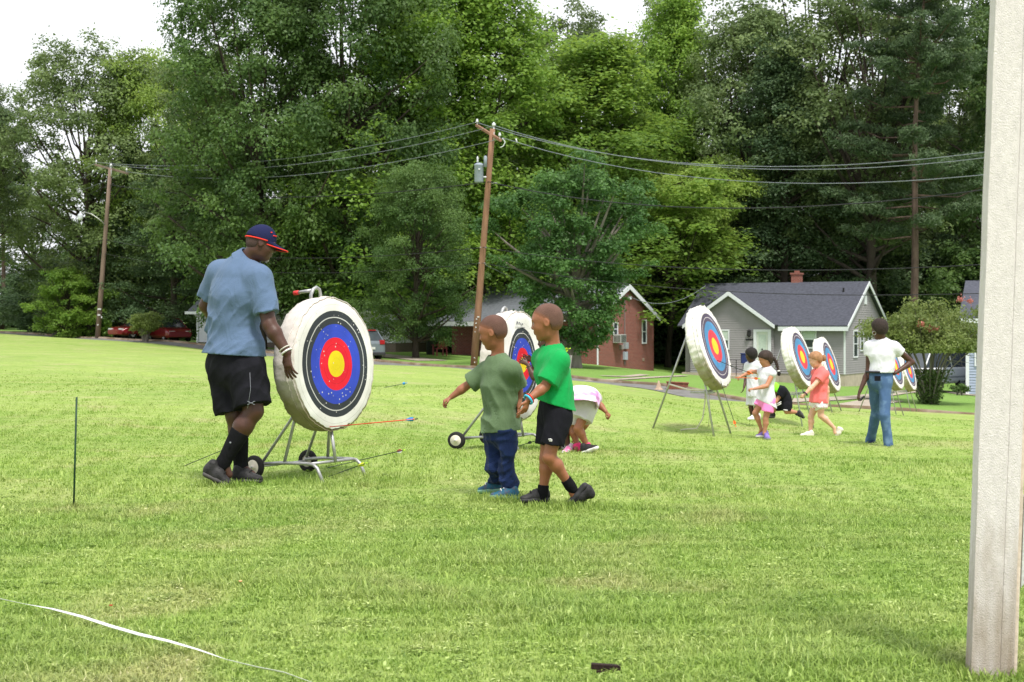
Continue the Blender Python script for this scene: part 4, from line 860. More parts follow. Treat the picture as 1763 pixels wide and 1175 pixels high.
# ---------------------------------------------------------------- boy in the olive T-shirt
C_OLIVE = cloth('olive_green_cotton', srgb(94,114,84)); C_DENIM = cloth('dark_denim', srgb(28,42,78), .3, .4, 14); M_TEAL = pmat('teal_patterned_shoe', srgb(24,84,110), .6, .5, 45, col2=srgb(70,78,96), f2=(.5,.6)); M_GRNSOLE = pmat('mint_sole', srgb(120,160,140), .6, .15)
p = Person('small boy in an olive T-shirt and dark jeans stretching one arm out to the left', 10.3,
  dict(head=(849,573,0), neck=(857,617,.02), shL=(836,642,.10), shR=(881,639,-.09), elL=(800,667,.13), wrL=(777,684,.12), elR=(893,672,.02), wrR=(893,700,-.02),
       hipL=(850,748,.06), hipR=(874,748,-.06), waist=(862,690,0), kneeL=(852,800,.02), kneeR=(873,802,-.06), ankleL=(853,832,.12), ankleR=(878,845,-.04), toeL=(828,846,.12), toeR=(848,856,-.08)),
  1.19, S_BR, (-.93,.25,-.24), (-.2,0,1), hs=.222, child=True, vox=.005, limb=.94, heavy=.97)
# the left arm (image left) really is his right hand side away from us; fist with loose fingers
hd = hand_prims(p.J['wrL'], (-.85,-.05,-.5), (.2,0.3,-1), (-.3,-1,.1), .115, curl=.75, spread=.05, tcurl=.6)+hand_prims(p.J['wrR'], (.0,-.1,-1), (-.9,.3,0), (0,1,0), .115, curl=.4)
p.body(hd)
p.shirt(C_OLIVE, ease=.023, hem=W(862,743,10.3), hemn=(.10,0,-1), sleeve=.72, slr=.016, flare=.12, amp=0.0281, seed=21, fdir=(-.55,.2,1), ff=22, neckr=.050)
p.legs_cloth(C_DENIM, 'jeans', ease=.012, waist=W(862,725,10.3), below=(.93,.93), taper=.062, amp=0.0224, seed=3, fdir=(1,.2,.3), ff=26)
p.hair(H_BR, .0025, (.34,.27), (-.40,-.18), fade=.045); p.eyes(M_EYEW, M_IRIS, M_HAIRK)
shoe(p.root, W(864,846,10.42), W(821,849,10.42), (.0,0,1), .076, (M_TEAL, M_GRNSOLE, M_WHT)); shoe(p.root, W(893,860,10.24), W(841,858,10.18), (0,0,1), .076, (M_TEAL, M_GRNSOLE, M_WHT))
# ---------------------------------------------------------------- boy in the bright green T-shirt
C_GREEN = cloth('bright_green_cotton', srgb(24,150,76)); M_TURQ = pmat('turquoise_band', srgb(70,180,215), .4, .05); M_GRYSOLE = pmat('charcoal_sole', (.03,.03,.032), .7, .2)
p = Person('taller boy in a bright green T-shirt and black shorts walking left', 9.85,
  dict(head=(942,556,0), neck=(953,602,.02), shL=(935,620,.11), shR=(962,624,-.10), elL=(975,655,.22), wrL=(955,690,.30), elR=(938,666,-.14), wrR=(910,688,-.20),
       hipL=(948,712,.06), hipR=(964,714,-.06), waist=(957,668,0), kneeL=(940,790,.05), kneeR=(945,788,-.08), ankleL=(934,848,.05), ankleR=(981,836,-.02), toeL=(905,862,.06), toeR=(990,862,0)),
  1.30, S_BR2, (-1,.16,-.14), (-.08,0,1), hs=.232, child=True, vox=.005, limb=.95, heavy=.92)
j = p.J
hd = hand_prims(j['wrR'], (-.35,.05,-1), (-.6,.6,.2), (-.5,-.9,.2), .125, curls=[.25,.3,.4,.45], spread=.3, tcurl=.1)+hand_prims(j['wrL'], (-.3,0,-1), (-1,0,0), (0,-1,0), .12, curl=.4)
p.body(hd)
p.shirt(C_GREEN, ease=.020, hem=W(958,698,9.85), hemn=(-.30,0,-1), sleeve=.84, slr=.020, flare=.08, amp=0.0187, seed=31, fdir=(.3,.2,1), ff=20, neckr=.052)
sh_ = p.legs_cloth(C_BLACK, 'shorts', (.72,.72), .014, .014, waist=W(958,690,9.85), amp=0.0150, seed=33, endn=(-.18,0,-1))
mb = MB(); e_ = A3(W(947,758,9.60)); mb.tube([e_+np.array([-.010,.0,.004]), e_+np.array([.004,-.006,.006]), e_+np.array([.012,0,0])], .004, 5); mb.tube([e_+np.array([-.006,.0,-.004]), e_+np.array([.012,-.004,-.006])], .004, 5); mb.build('emblem', M_WHT, sh_, smooth=True)
p.hair(H_BR2, .0025, (.34,.27), (-.40,-.20), fade=.045); p.eyes(M_EYEW, M_IRIS, M_HAIRK)
for q in 'LR': p.sock(q, C_SOCK, .22)
shoe(p.root, W(947,862,9.92), W(893,865,9.88), (-.02,0,1), .082, (M_SHOEK, M_GRYSOLE, M_LACE)); shoe(p.root, W(1009,830,9.85), W(972,872,9.85), (.85,0,.62), .082, (M_SHOEK, M_GRYSOLE, M_LACE))
p.band('R', M_TURQ, .0065, -.002, .031); p.band('R', M_REDT, .004, .012, .031, name='red_wristband')
# ---------------------------------------------------------------- child in magenta at the target, mostly hidden
C_MAG = cloth('magenta_cotton', srgb(196,30,98)); M_PKSHOE = pmat('white_and_pink_shoe', (.75,.72,.75), .6, .1, 18, col2=srgb(240,130,180), f2=(.55,.65))
p = Person('child in a magenta top with both hands up at the second wheeled target', 13.75,
  dict(head=(943,588,0), neck=(947,606,.02), shL=(938,615,.10), shR=(941,618,-.10), elL=(925,645,.06), wrL=(917,622,.0), elR=(919,650,-.14), wrR=(909,628,-.10),
       hipL=(958,690,.05), hipR=(962,690,-.07), kneeL=(958,735,.05), kneeR=(974,732,-.07), ankleL=(962,770,.05), ankleR=(978,768,-.07), toeL=(945,780,.1), toeR=(972,783,-.05)),
  1.18, S_DARK, (-.98,-.1,-.12), hs=.205, child=True, vox=.007, limb=.95)
j = p.J
p.body(hand_prims(j['wrR'], (-.8,.15,.45), (-.3,.9,0), (-.3,-.2,.9), .12, curls=[.35,.5,.6,.7], spread=.2)+hand_prims(j['wrL'], (-.85,.1,.4), (-.3,-.9,0), (-.2,0,1), .12, curls=[.3,.45,.6,.7]))
p.shirt(C_MAG, ease=.016, hem=W(960,688,13.75), sleeve=.62, slr=.012, amp=0.0150, seed=41); p.legs_cloth(cloth('charcoal_cotton', (.04,.04,.045)), 'shorts', (.62,.62), .012, .012, amp=0.0112)
p.hair(M_HAIRK, .014, (.33,.26), (-.42,-.30)); p.eyes(M_EYEW, M_IRIS)
shoe(p.root, W(986,779,13.72), W(969,783,13.5), (0,0,1), .07, (M_PKSHOE, M_WHT)); shoe(p.root, W(972,776,13.9), W(946,778,13.95), (0,0,1), .07, (M_PKSHOE, M_WHT))
# ---------------------------------------------------------------- girl bending over
C_TIE = pmat('tie_dye_cotton', srgb(226,218,232), .9, .06, 5, .25, 150, col2=srgb(190,130,184), f2=(.46,.62), spec=.15); C_LGREY = cloth('light_grey_fleece', srgb(196,194,194)); M_PINKS = cloth('pink_knit', srgb(235,70,130)); M_BWSHOE = pmat('black_trainer', (.02,.018,.02), .6, .3)
p = Person('child bending far forward in a tie-dye shirt and pale grey shorts', 13.6,
  dict(head=(1003,720,.55), neck=(1000,700,.46), shL=(978,690,.36), shR=(1022,690,.36), elL=(985,722,.42), wrL=(990,745,.45), elR=(1036,704,.36), wrR=(1044,708,.30),
       hipL=(990,700,.02), hipR=(1014,700,-.02), waist=(1001,684,.20), kneeL=(986,736,.08), kneeR=(995,738,-.07), ankleL=(994,768,.05), ankleR=(1011,768,-.05), toeL=(990,778,.0), toeR=(1020,778,-.1)),
  1.18, S_BR2, (.1,.7,-.7), (0,.7,.7), hs=.215, child=True, vox=.0065, limb=.95)
j = p.J; j['shR'] = A3(W(1020,684,13.85)); j['elR'] = A3(W(1032,697,13.75)); j['wrR'] = A3(W(1043,709,13.7)); p.Rt = vn(j['shR']-j['shL'])
p.body(hand_prims(j['wrR'], (.5,0,-.6), (-.5,.5,0), (0,-1,0), .105, curl=.8, tcurl=.6)+hand_prims(j['wrL'], (0,0,-1), (-1,0,0), (0,-1,0), .11))
up_ = vn((j['shL']+j['shR'])/2-(j['hipL']+j['hipR'])/2)
p.shirt(C_TIE, ease=.018, hem=W(1001,701,13.50), hemn=(-.12,-.45,-1), sleeve=.45, slr=.02, flare=.12, amp=0.0187, seed=51, fdir=(0,1,.2), extra=[Ell(W(986,690,13.75), W(1012,689,13.75), (0,1,0), .20, .095, .20, .09, .05)])
p.legs_cloth(C_LGREY, 'shorts', (.72,.62), .020, .03, waist=W(1001,690,13.7), amp=0.0150, seed=52)
p.hair(M_HAIRB, .02, (.30,.2), (-.42,-.35))
for q in 'LR': p.sock(q, M_PINKS, .10)
shoe(p.root, W(1001,775,13.65), W(974,779,13.9), (0,0,1), .072, (M_BWSHOE, M_WHT)); shoe(p.root, W(1003,782,13.5), W(1031,772,13.4), (-.2,0,1), .072, (M_BWSHOE, M_WHT))
# ---------------------------------------------------------------- far group
D = 21.4; C_WHITE = cloth('white_cotton', (.66,.66,.71), .03); C_PINK = cloth('pink_cotton', srgb(250,140,205)); M_PURP = pmat('purple_trainer', srgb(120,100,170), .6, .3)
p = Person('girl with a long braid, white sleeveless top and pink shorts', D,
  dict(head=(1318,619,0), neck=(1321,634,.02), shL=(1310,641,.12), shR=(1330,644,-.10), elL=(1293,640,.20), wrL=(1277,648,.10), elR=(1320,665,-.16), wrR=(1298,670,-.20),
       hipL=(1313,690,.06), hipR=(1325,691,-.06), waist=(1319,672,0), kneeL=(1300,712,.05), kneeR=(1318,722,-.06), ankleL=(1311,740,.08), ankleR=(1316,746,-.06), toeL=(1305,752,.1), toeR=(1320,753,-.1)),
  1.2, S_TAN, (-.93,-.1,-.32), (-.25,0,1), hs=.215, child=True, vox=.0085, limb=.98)
j = p.J; p.body(hand_prims(j['wrL'], (-.9,-.1,-.3), (0,0,-1), (0,-1,0), .12, curl=.9, tcurl=.7)+hand_prims(j['wrR'], (-1,0,-.1), (0,.5,-1), (0,-.4,1), .12, curl=.9, tcurl=.7))
p.shirt(C_WHITE, ease=.018, hem=W(1320,696,D), hemn=(-.5,0,-1), sleeves='', flare=.22, amp=0.0187, seed=61, name='sleeveless_top', neckr=.055); p.legs_cloth(C_PINK, 'shorts', (.48,.60), .014, .02, amp=0.0112)
L = lambda x, y, z: j['head']+(np.array([x, y, z])*p.hs)@p.M
p.hair(M_HAIRB, .018, (.36,.24), (-.40,-.42), bumpy=.003, long=True)
mb = MB(); bp = [L(0,-.48,-.05), L(0,-.58,-.35), L(0,-.55,-.75), L(0,-.52,-1.1)]; pts = []
for k in range(22): t = k/21*3; i = min(int(t), 2); pts.append(bp[i]+(bp[i+1]-bp[i])*(t-i))
mb.tube(pts, [.026*(1-.35*k/21)*(1+.28*math.sin(k*2.1)) for k in range(22)], 8); br = mb.build('braid', M_HAIRB, p.root, smooth=True)
mb = MB(); mb.sphere(pts[-1], .03, 8, sc=(.8,.8,1.3)); mb.build('braid_end', M_HAIRK, br, smooth=True); mb = MB(); mb.sphere(pts[-4], .024, 8, sc=(1,1,.7)); mb.build('hair_bobble', M_WHT, br, smooth=True)
shoe(p.root, W(1324,752,D), W(1300,753,D+.05), (0,0,1), .075, (M_PURP, M_WHT)); shoe(p.root, W(1318,757,D-.1), W(1324,757,D-.38), (0,0,1), .075, (M_PURP, M_GREYP))
GIRL = p
D = 23.8
p = Person('boy in an all-white T-shirt and shorts standing behind the girl with the braid', D,
  dict(head=(1293,612,0), neck=(1296,625,.02), shL=(1288,631,.08), shR=(1310,631,-.06), elL=(1285,650,.1), wrL=(1281,667,.0), elR=(1312,652,-.1), wrR=(1310,668,-.15),
       hipL=(1294,677,.05), hipR=(1304,677,-.05), kneeL=(1293,702,.04), kneeR=(1303,702,-.05), ankleL=(1295,720,.08), ankleR=(1300,720,-.0), toeL=(1288,724,.05), toeR=(1296,724,-.08)),
  1.14, S_DARK, (-.6,.75,-.1), hs=.205, child=True, vox=.009)
j = p.J; p.body(hand_prims(j['wrL'], (-.3,0,-1), (-1,0,0), (0,-1,0), .12)+hand_prims(j['wrR'], (0,0,-1), (-1,0,0), (0,-1,0), .12))
p.shirt(C_WHITE, ease=.02, hem=W(1299,684,D), sleeve=.66, slr=.02, flare=.08, amp=0.0187, seed=71); p.legs_cloth(C_WHITE, 'shorts', (.85,.85), .014, .02, amp=0.0112); p.hair(M_HAIRK, .018, (.33,.3), (-.42,-.35))
shoe(p.root, W(1304,722,D), W(1287,723,D-.1), (0,0,1), .075, (M_WHT, M_WHT)); shoe(p.root, W(1309,722,D+.1), W(1295,722,D+.05), (0,0,1), .075, (M_WHT, M_WHT))
D = 25.5; C_NEON = cloth('neon_green_cotton', srgb(140,240,60))
p = Person('kneeling child in black with a neon green hood', D,
  dict(head=(1332,672,.0), neck=(1340,671,0), shL=(1344,672,.12), shR=(1348,674,-.12), elL=(1335,690,.14), wrL=(1328,706,.1), elR=(1336,692,-.14), wrR=(1327,706,-.12),
       hipL=(1354,698,.08), hipR=(1354,698,-.08), waist=(1352,686,0), kneeL=(1334,700,.1), kneeR=(1354,709,-.08), ankleL=(1328,716,.1), ankleR=(1376,711,-.08), toeL=(1322,719,.1), toeR=(1384,718,-.08)),
  1.2, S_TAN, (-.85,.1,-.5), hs=.21, child=True, vox=.009)
j = p.J; p.body(hand_prims(j['wrL'], (-.3,0,-1), (-1,0,0), (0,-1,0), .12)+hand_prims(j['wrR'], (-.3,0,-1), (-1,0,0), (0,-1,0), .12))
p.shirt(C_BLACK, ease=.018, sleeve=.5, slr=.015, amp=0.0150, seed=81); sk = p.legs_cloth(C_BLACK, 'shorts', (.95,.88), .016, .012, amp=0.0112)
mb = MB()
for k in (0, 1): mb.tube([W(1336,697+3*k,D-.17), W(1345,692+3*k,D-.20)], .008, 5)
mb.tube([W(1349,706,D-.2), W(1356,707,D-.2)], .01, 5); mb.build('white_stripes', M_WHT, sk, smooth=True)
L = lambda x, y, z: j['head']+(np.array([x, y, z])*p.hs)@p.M
p.hair(C_NEON, .022, (.36,.2), (-.42,-.5), name='hood', long=True)
shoe(p.root, W(1376,706,D-.08), W(1386,720,D-.08), (-.9,0,.3), .08, (M_SHOEK, M_SOLEG)); shoe(p.root, W(1334,719,D+.1), W(1320,719,D+.1), (0,0,1), .08, (M_SHOEK, M_SOLEG))
D = 22.1; C_CORAL = cloth('coral_cotton', srgb(236,116,114)); M_CREAM = pmat('cream_shoe', (.72,.66,.58), .7, .08)
C_FLOR = pmat('floral_print_cotton', (.80,.76,.80), .9, .05, 30, .1, 100, col2=srgb(225,110,150), f2=(.56,.62), spec=.15)
p = Person('girl in a coral T-shirt and floral shorts walking left', D,
  dict(head=(1404,620,0), neck=(1412,636,.02), shL=(1405,643,.11), shR=(1419,645,-.10), elL=(1424,668,.18), wrL=(1425,692,.2), elR=(1399,666,-.16), wrR=(1386,679,-.18),
       hipL=(1406,694,.05), hipR=(1413,694,-.06), waist=(1411,670,0), kneeL=(1396,718,.05), kneeR=(1413,716,-.06), ankleL=(1395,746,.05), ankleR=(1436,737,-.05), toeL=(1385,752,.05), toeR=(1438,752,-.05)),
  1.2, S_FAIR, (-.95,.1,-.30), (-.22,0,1), hs=.215, child=True, vox=.0085, heavy=1.1, limb=1.05)
j = p.J; p.body(hand_prims(j['wrR'], (-.7,0,-.8), (-.4,.8,0), (0,-1,0), .12, curl=.7, tcurl=.5)+hand_prims(j['wrL'], (0,0,-1), (-1,0,0), (0,-1,0), .12))
p.shirt(C_CORAL, ease=.018, hem=W(1409,694,D), hemn=(-.05,0,-1), sleeve=.5, slr=.014, flare=.12, amp=0.0187, seed=91); p.legs_cloth(C_FLOR, 'shorts', (.36,.36), .018, .02, amp=0.0112)
L = lambda x, y, z: j['head']+(np.array([x, y, z])*p.hs)@p.M
p.hair(M_HAIRL, .014, (.33,.24), (-.42,-.32), bumpy=.003); mb = MB(); mb.sphere(L(0,-.55,-.05), .034, 10, sc=(1,1,1.4)); mb.build('ponytail', M_HAIRL, p.root, smooth=True)
p.band('R', M_NAVY, .007, .01, .034)
shoe(p.root, W(1402,751,D), W(1376,751,D), (0,0,1), .07, (M_CREAM, M_CREAM)); shoe(p.root, W(1443,734,D), W(1437,757,D), (.9,0,.15), .07, (M_CREAM, M_CREAM)); CORAL = p
D = 19.6; C_JEANS = pmat('blue_denim', srgb(74,100,138), .85, .3, 9, .3, 150, col2=srgb(112,140,174), f2=(.5,.75), spec=.15); M_SILV = pmat('silver', (.6,.6,.6), .3, .1, metal=1)
p = Person('woman in a white T-shirt and blue jeans seen from behind, one hand on her hip', D,
  dict(head=(1514,567,.0), neck=(1516,588,.02), shL=(1497,598,.06), shR=(1541,599,-.03), elL=(1495,640,.05), wrL=(1480,675,-.02), elR=(1570,624,.03), wrR=(1541,643,-.08),
       hipL=(1507,656,.06), hipR=(1524,656,-.04), waist=(1519,630,0), kneeL=(1508,712,.22), kneeR=(1523,715,-.12), ankleL=(1498,764,.50), ankleR=(1531,772,-.10), toeL=(1500,776,.28), toeR=(1527,780,-.1)),
  1.63, S_DARK, (-.45,.88,-.08), hs=.235, vox=.008, heavy=.98, limb=.88)
j = p.J; p.body(hand_prims(j['wrL'], (-.25,-.1,-1), (1,.2,0), (0,.9,0), .17, curl=.9, tcurl=.7)+hand_prims(j['wrR'], (-1,.5,-.25), (-.2,1,0), (0,0,1), .16, curl=.4))
p.shirt(C_WHITE, ease=.014, hem=W(1518,642,D), hemn=(0,0,-1), sleeve=.36, slr=.014, amp=0.0150, seed=95, fdir=(.4,0,1))
jn = p.legs_cloth(C_JEANS, 'jeans', ease=.011, waist=W(1518,638,D), below=(1.0,1.03), taper=.053, amp=0.0112, seed=96, ff=16)
mb = MB(); e_ = A3(W(1511,652,D-.155)); mb.box(e_-np.array([.035,.008,.03]), e_+np.array([.035,.012,.03])); mb.build('back_pocket_wallet', C_BLACK, jn)
w0 = (j['hipL']+j['hipR'])/2; wz = W(1518,641,D)[2]; mb = MB(); mb.tube([(w0[0]+.178*math.cos(t)+.01, w0[1]+.128*math.sin(t), wz+.004) for t in np.linspace(0, 2*math.pi, 29)], .014, 6, cap=False); mb.build('belt', pmat('belt', (.03,.03,.035), .6, .2), jn, smooth=True)
L = lambda x, y, z: j['head']+(np.array([x, y, z])*p.hs)@p.M
p.hair(pmat('short_dark_hair', (.030,.020,.017), .8, .4, 40, .6, 140), .020, (.33,.3), (-.42,-.42), bumpy=.002)
mb = MB(); mb.tube([L(-.37,-.02,-.12)+np.array([.022*math.cos(t), 0, .022*math.sin(t)-.02]) for t in np.linspace(0, 6.28, 15)], .003, 5); mb.sphere(L(.38,-.02,-.1), .008, 8); mb.build('earrings', M_SILV, p.root, smooth=True)
shoe(p.root, W(1506,772,D+.42), W(1487,773,D+.36), (0,0,1), .085, (M_NAVY, M_WHT)); shoe(p.root, W(1525,781,D+.02), W(1536,785,D-.24), (0,0,1), .09, (M_NAVY, M_WHT)); WOMAN = p
tag(MB().tube([A3(j['wrL'])+np.array([-.01,-.05,-.10]), A3(j['wrL'])+np.array([.05,-.03,-.055])], .014, 8).build('phone_case', [pmat('black_phone', (.02,.02,.02), .3, .1)], loc=tuple(A3(j['wrL']))), 'small black object held in the hand of the woman in jeans', 'phone')
# ---------------------------------------------------------------- archery targets
def face_mat(name, cols, Rf, seed, specks=.5, squash=None, wob=.012):
    "printed rings round the local X axis, with arrow holes"
    m = bpy.data.materials.new(name); m.use_nodes = True; n = m.node_tree; b = n.nodes['Principled BSDF']; b.inputs['Roughness'].default_value = .85; b.inputs['Specular IOR Level'].default_value = .15
    t = n.nodes.new('ShaderNodeTexCoord'); mp_ = n.nodes.new('ShaderNodeMapping'); mp_.inputs['Scale'].default_value = (0,)+tuple((squash or (1, 1)))
    n.links.new(t.outputs['Object'], mp_.inputs[0])
    w = n.nodes.new('ShaderNodeTexNoise'); w.inputs['Scale'].default_value = 4.; w.inputs['Detail'].default_value = 3; n.links.new(t.outputs['Object'], w.inputs['Vector'])
    L_ = n.nodes.new('ShaderNodeVectorMath'); L_.operation = 'LENGTH'; n.links.new(mp_.outputs[0], L_.inputs[0])
    a = n.nodes.new('ShaderNodeMath'); a.operation = 'MULTIPLY_ADD'; n.links.new(w.outputs['Fac'], a.inputs[0]); a.inputs[1].default_value = wob; n.links.new(L_.outputs['Value'], a.inputs[2])
    dv = n.nodes.new('ShaderNodeMath'); dv.operation = 'DIVIDE'; n.links.new(a.outputs[0], dv.inputs[0]); dv.inputs[1].default_value = Rf
    r = n.nodes.new('ShaderNodeValToRGB'); r.color_ramp.interpolation = 'CONSTANT'; E = r.color_ramp.elements
    gold, red, blue, black, line, white = cols; pale = tuple(c*.82 for c in gold); dl = tuple(c*.75 for c in red)
    st = [(0, gold), (.098, pale), (.104, gold), (.21, red), (.308, dl), (.314, red), (.41, blue), (.508, tuple(c*.8 for c in blue)), (.514, blue), (.61, black), (.700, line), (.716, black), (.81, white), (.905, tuple(c*.55 for c in white)), (.909, white)]
    E[0].position = 0; E[0].color = gold+(1,); E[1].position = st[1][0]; E[1].color = st[1][1]+(1,)
    for p_, c in st[2:]: e = E.new(p_); e.color = c+(1,)
    n.links.new(dv.outputs[0], r.inputs[0])
    # arrow holes and scuffs: pale specks
    vo = n.nodes.new('ShaderNodeTexVoronoi'); vo.inputs['Scale'].default_value = 34; mpv = n.nodes.new('ShaderNodeMapping'); mpv.inputs['Location'].default_value = (seed, seed*.7, seed*.3); n.links.new(t.outputs['Object'], mpv.inputs[0]); n.links.new(mpv.outputs[0], vo.inputs['Vector'])
    rv = n.nodes.new('ShaderNodeValToRGB'); rv.color_ramp.elements[0].position = .15; rv.color_ramp.elements[0].color = (1,)*4; rv.color_ramp.elements[1].position = .22; rv.color_ramp.elements[1].color = (0,0,0,1); n.links.new(vo.outputs['Distance'], rv.inputs[0])
    ns = n.nodes.new('ShaderNodeTexNoise'); ns.inputs['Scale'].default_value = 9; ns.inputs['Detail'].default_value = 4; n.links.new(mpv.outputs[0], ns.inputs['Vector'])
    rn = n.nodes.new('ShaderNodeValToRGB'); rn.color_ramp.elements[0].position = .64-specks*.22; rn.color_ramp.elements[1].position = .66-specks*.2; n.links.new(ns.outputs['Fac'], rn.inputs[0])
    mm = n.nodes.new('ShaderNodeMath'); mm.operation = 'MULTIPLY'; n.links.new(rv.outputs[0], mm.inputs[0]); n.links.new(rn.outputs[0], mm.inputs[1])
    mx_ = n.nodes.new('ShaderNodeMixRGB'); n.links.new(mm.outputs[0], mx_.inputs[0]); n.links.new(r.outputs[0], mx_.inputs[1]); mx_.inputs[2].default_value = (.62,.60,.58,1)
    # faint dirt
    nd = n.nodes.new('ShaderNodeTexNoise'); nd.inputs['Scale'].default_value = 3.2; nd.inputs['Detail'].default_value = 7; n.links.new(mpv.outputs[0], nd.inputs['Vector'])
    rd_ = n.nodes.new('ShaderNodeValToRGB'); rd_.color_ramp.elements[0].position = .4; rd_.color_ramp.elements[0].color = (.80,.79,.77,1); rd_.color_ramp.elements[1].position = .6; rd_.color_ramp.elements[1].color = (1,)*4; n.links.new(nd.outputs['Fac'], rd_.inputs[0])
    mu = n.nodes.new('ShaderNodeMixRGB'); mu.blend_type = 'MULTIPLY'; mu.inputs[0].default_value = 1; n.links.new(mx_.outputs[0], mu.inputs[1]); n.links.new(rd_.outputs[0], mu.inputs[2]); n.links.new(mu.outputs[0], b.inputs['Base Color'])
    bp = n.nodes.new('ShaderNodeBump'); bp.inputs['Strength'].default_value = .35; bp.inputs['Distance'].default_value = .02; n.links.new(nd.outputs['Fac'], bp.inputs['Height']); n.links.new(bp.outputs[0], b.inputs['Normal'])
    return m
def canvas_mat(name, hi, lo):
    "canvas cover: pale above, turning darker tan towards the bottom in irregular patches"
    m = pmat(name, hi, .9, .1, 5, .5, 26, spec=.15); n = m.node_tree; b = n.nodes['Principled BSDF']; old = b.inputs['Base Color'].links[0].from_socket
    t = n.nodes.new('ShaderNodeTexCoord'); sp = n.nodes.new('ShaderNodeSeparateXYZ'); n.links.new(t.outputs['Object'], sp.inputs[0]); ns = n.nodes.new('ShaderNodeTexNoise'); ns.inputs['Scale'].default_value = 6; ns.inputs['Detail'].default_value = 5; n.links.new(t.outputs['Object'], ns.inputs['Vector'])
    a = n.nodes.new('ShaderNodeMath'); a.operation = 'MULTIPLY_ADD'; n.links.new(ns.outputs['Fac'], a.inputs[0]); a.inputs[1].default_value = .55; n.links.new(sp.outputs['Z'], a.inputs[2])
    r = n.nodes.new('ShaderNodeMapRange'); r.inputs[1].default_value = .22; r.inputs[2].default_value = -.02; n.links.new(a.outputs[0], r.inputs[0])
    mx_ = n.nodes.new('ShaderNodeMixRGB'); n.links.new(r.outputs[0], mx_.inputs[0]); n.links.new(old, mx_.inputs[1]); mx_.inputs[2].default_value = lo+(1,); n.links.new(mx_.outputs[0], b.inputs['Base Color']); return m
C1 = ((.78,.62,.02), srgb(222,40,56), srgb(58,78,190), (.045,.052,.06), (.6,.6,.6), (.80,.79,.77))
C3 = (srgb(226,204,62), srgb(216,76,88), srgb(84,140,188), srgb(92,84,104), (.62,.58,.62), (.82,.80,.80))
M_F1 = face_mat('target_face_blue', C1, .475, 1.3, .5); M_F2 = face_mat('target_face_folded', C1, .475, 4.1, .7, (1.22, 1.12), .05); M_F3 = face_mat('target_face_light_blue', C3, .585, 2.2, .0, wob=.006)
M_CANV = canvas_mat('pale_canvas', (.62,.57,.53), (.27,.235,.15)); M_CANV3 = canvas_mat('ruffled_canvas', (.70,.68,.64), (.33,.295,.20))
M_GALV = pmat('galvanised_tube', (.42,.42,.42), .45, .15, 20, .1, 60, metal=.6); M_TYRE = pmat('black_rubber', (.018,.017,.017), .8, .3, 30, .3, 70); M_RIM = pmat('cream_plastic_wheel', (.72,.66,.56), .55, .1); M_ROPE = pmat('white_rope', (.66,.62,.52), .9, .1, 60, .5, 200)
M_REDG = pmat('red_grip', srgb(210,52,52), .5, .1)
def butt(parent, Rd, T, tilt, seed, face, canvas, lump=.006, ruffle=0.):
    "round butt with its face towards local +X (tilted up by tilt) centred on its own origin"
    g = np.random.default_rng(seed); seg, M = 144, []
    prof = [(0,-T),(Rd*.6,-T),(Rd*.93,-T*.98),(Rd*.985,-T*.90),(Rd,-T*.72),(Rd*1.003,-T*.5),(Rd*1.0,-T*.28),(Rd*.995,-T*.12),(Rd*.985,-.016),(Rd*.965,-.001)]
    def ring(r_, x, k):
        t = 2*math.pi*k/seg; w = 1+lump*math.sin(5*t+seed)+lump*.7*math.sin(11*t+x*30+seed)+(ruffle*((mnoise.noise(Vector((t*9, x*14, seed)))+.6*mnoise.noise(Vector((t*26, x*9, seed+5))))) if r_ > Rd*.7 else 0)
        sag = -.010*math.cos(t)*0; return Vector((x, r_*w*math.sin(t), r_*w*math.cos(t)))
    mb = MB(); vs = [ring(r_, x, k) for r_, x in prof for k in range(seg)]; n = len(prof)
    mb.add(vs, [(i*seg+k, (i+1)*seg+k, (i+1)*seg+(k+1) % seg, i*seg+(k+1) % seg) for i in range(n-1) for k in range(seg)])
    cov = mb.build('cover', canvas, parent, world=False, smooth=True)
    mb = MB(); rr = [0,.05,.15,.3,.45,.6,.72,.84,.92,.966]; vs = []
    for i, q in enumerate(rr):
        for k in range(seg):
            v = ring(Rd*q, 0, k); v.x = .004+.006*(1-q*q)+.004*mnoise.noise(Vector((v.y*7, v.z*7, seed))) if q < .95 else -.001; vs.append(v)
    mb.add(vs, [(i*seg+k, (i+1)*seg+k, (i+1)*seg+(k+1) % seg, i*seg+(k+1) % seg) for i in range(len(rr)-1) for k in range(seg)])
    fo = mb.build('face', face, parent, world=False, smooth=True)
    mb = MB(); mb.tube([ring(Rd*1.006, -T*.30, k) for k in range(seg+1)], .005, 5, cap=False); mb.tube([ring(Rd*1.0, -.012, k) for k in range(seg+1)], .0045, 5, cap=False); mb.build('piping', canvas, cov, world=False, smooth=True)
    parent.rotation_euler = (0, -tilt, parent.rotation_euler.z); return cov, fo
def az(n): return math.atan2(n[1], n[0])
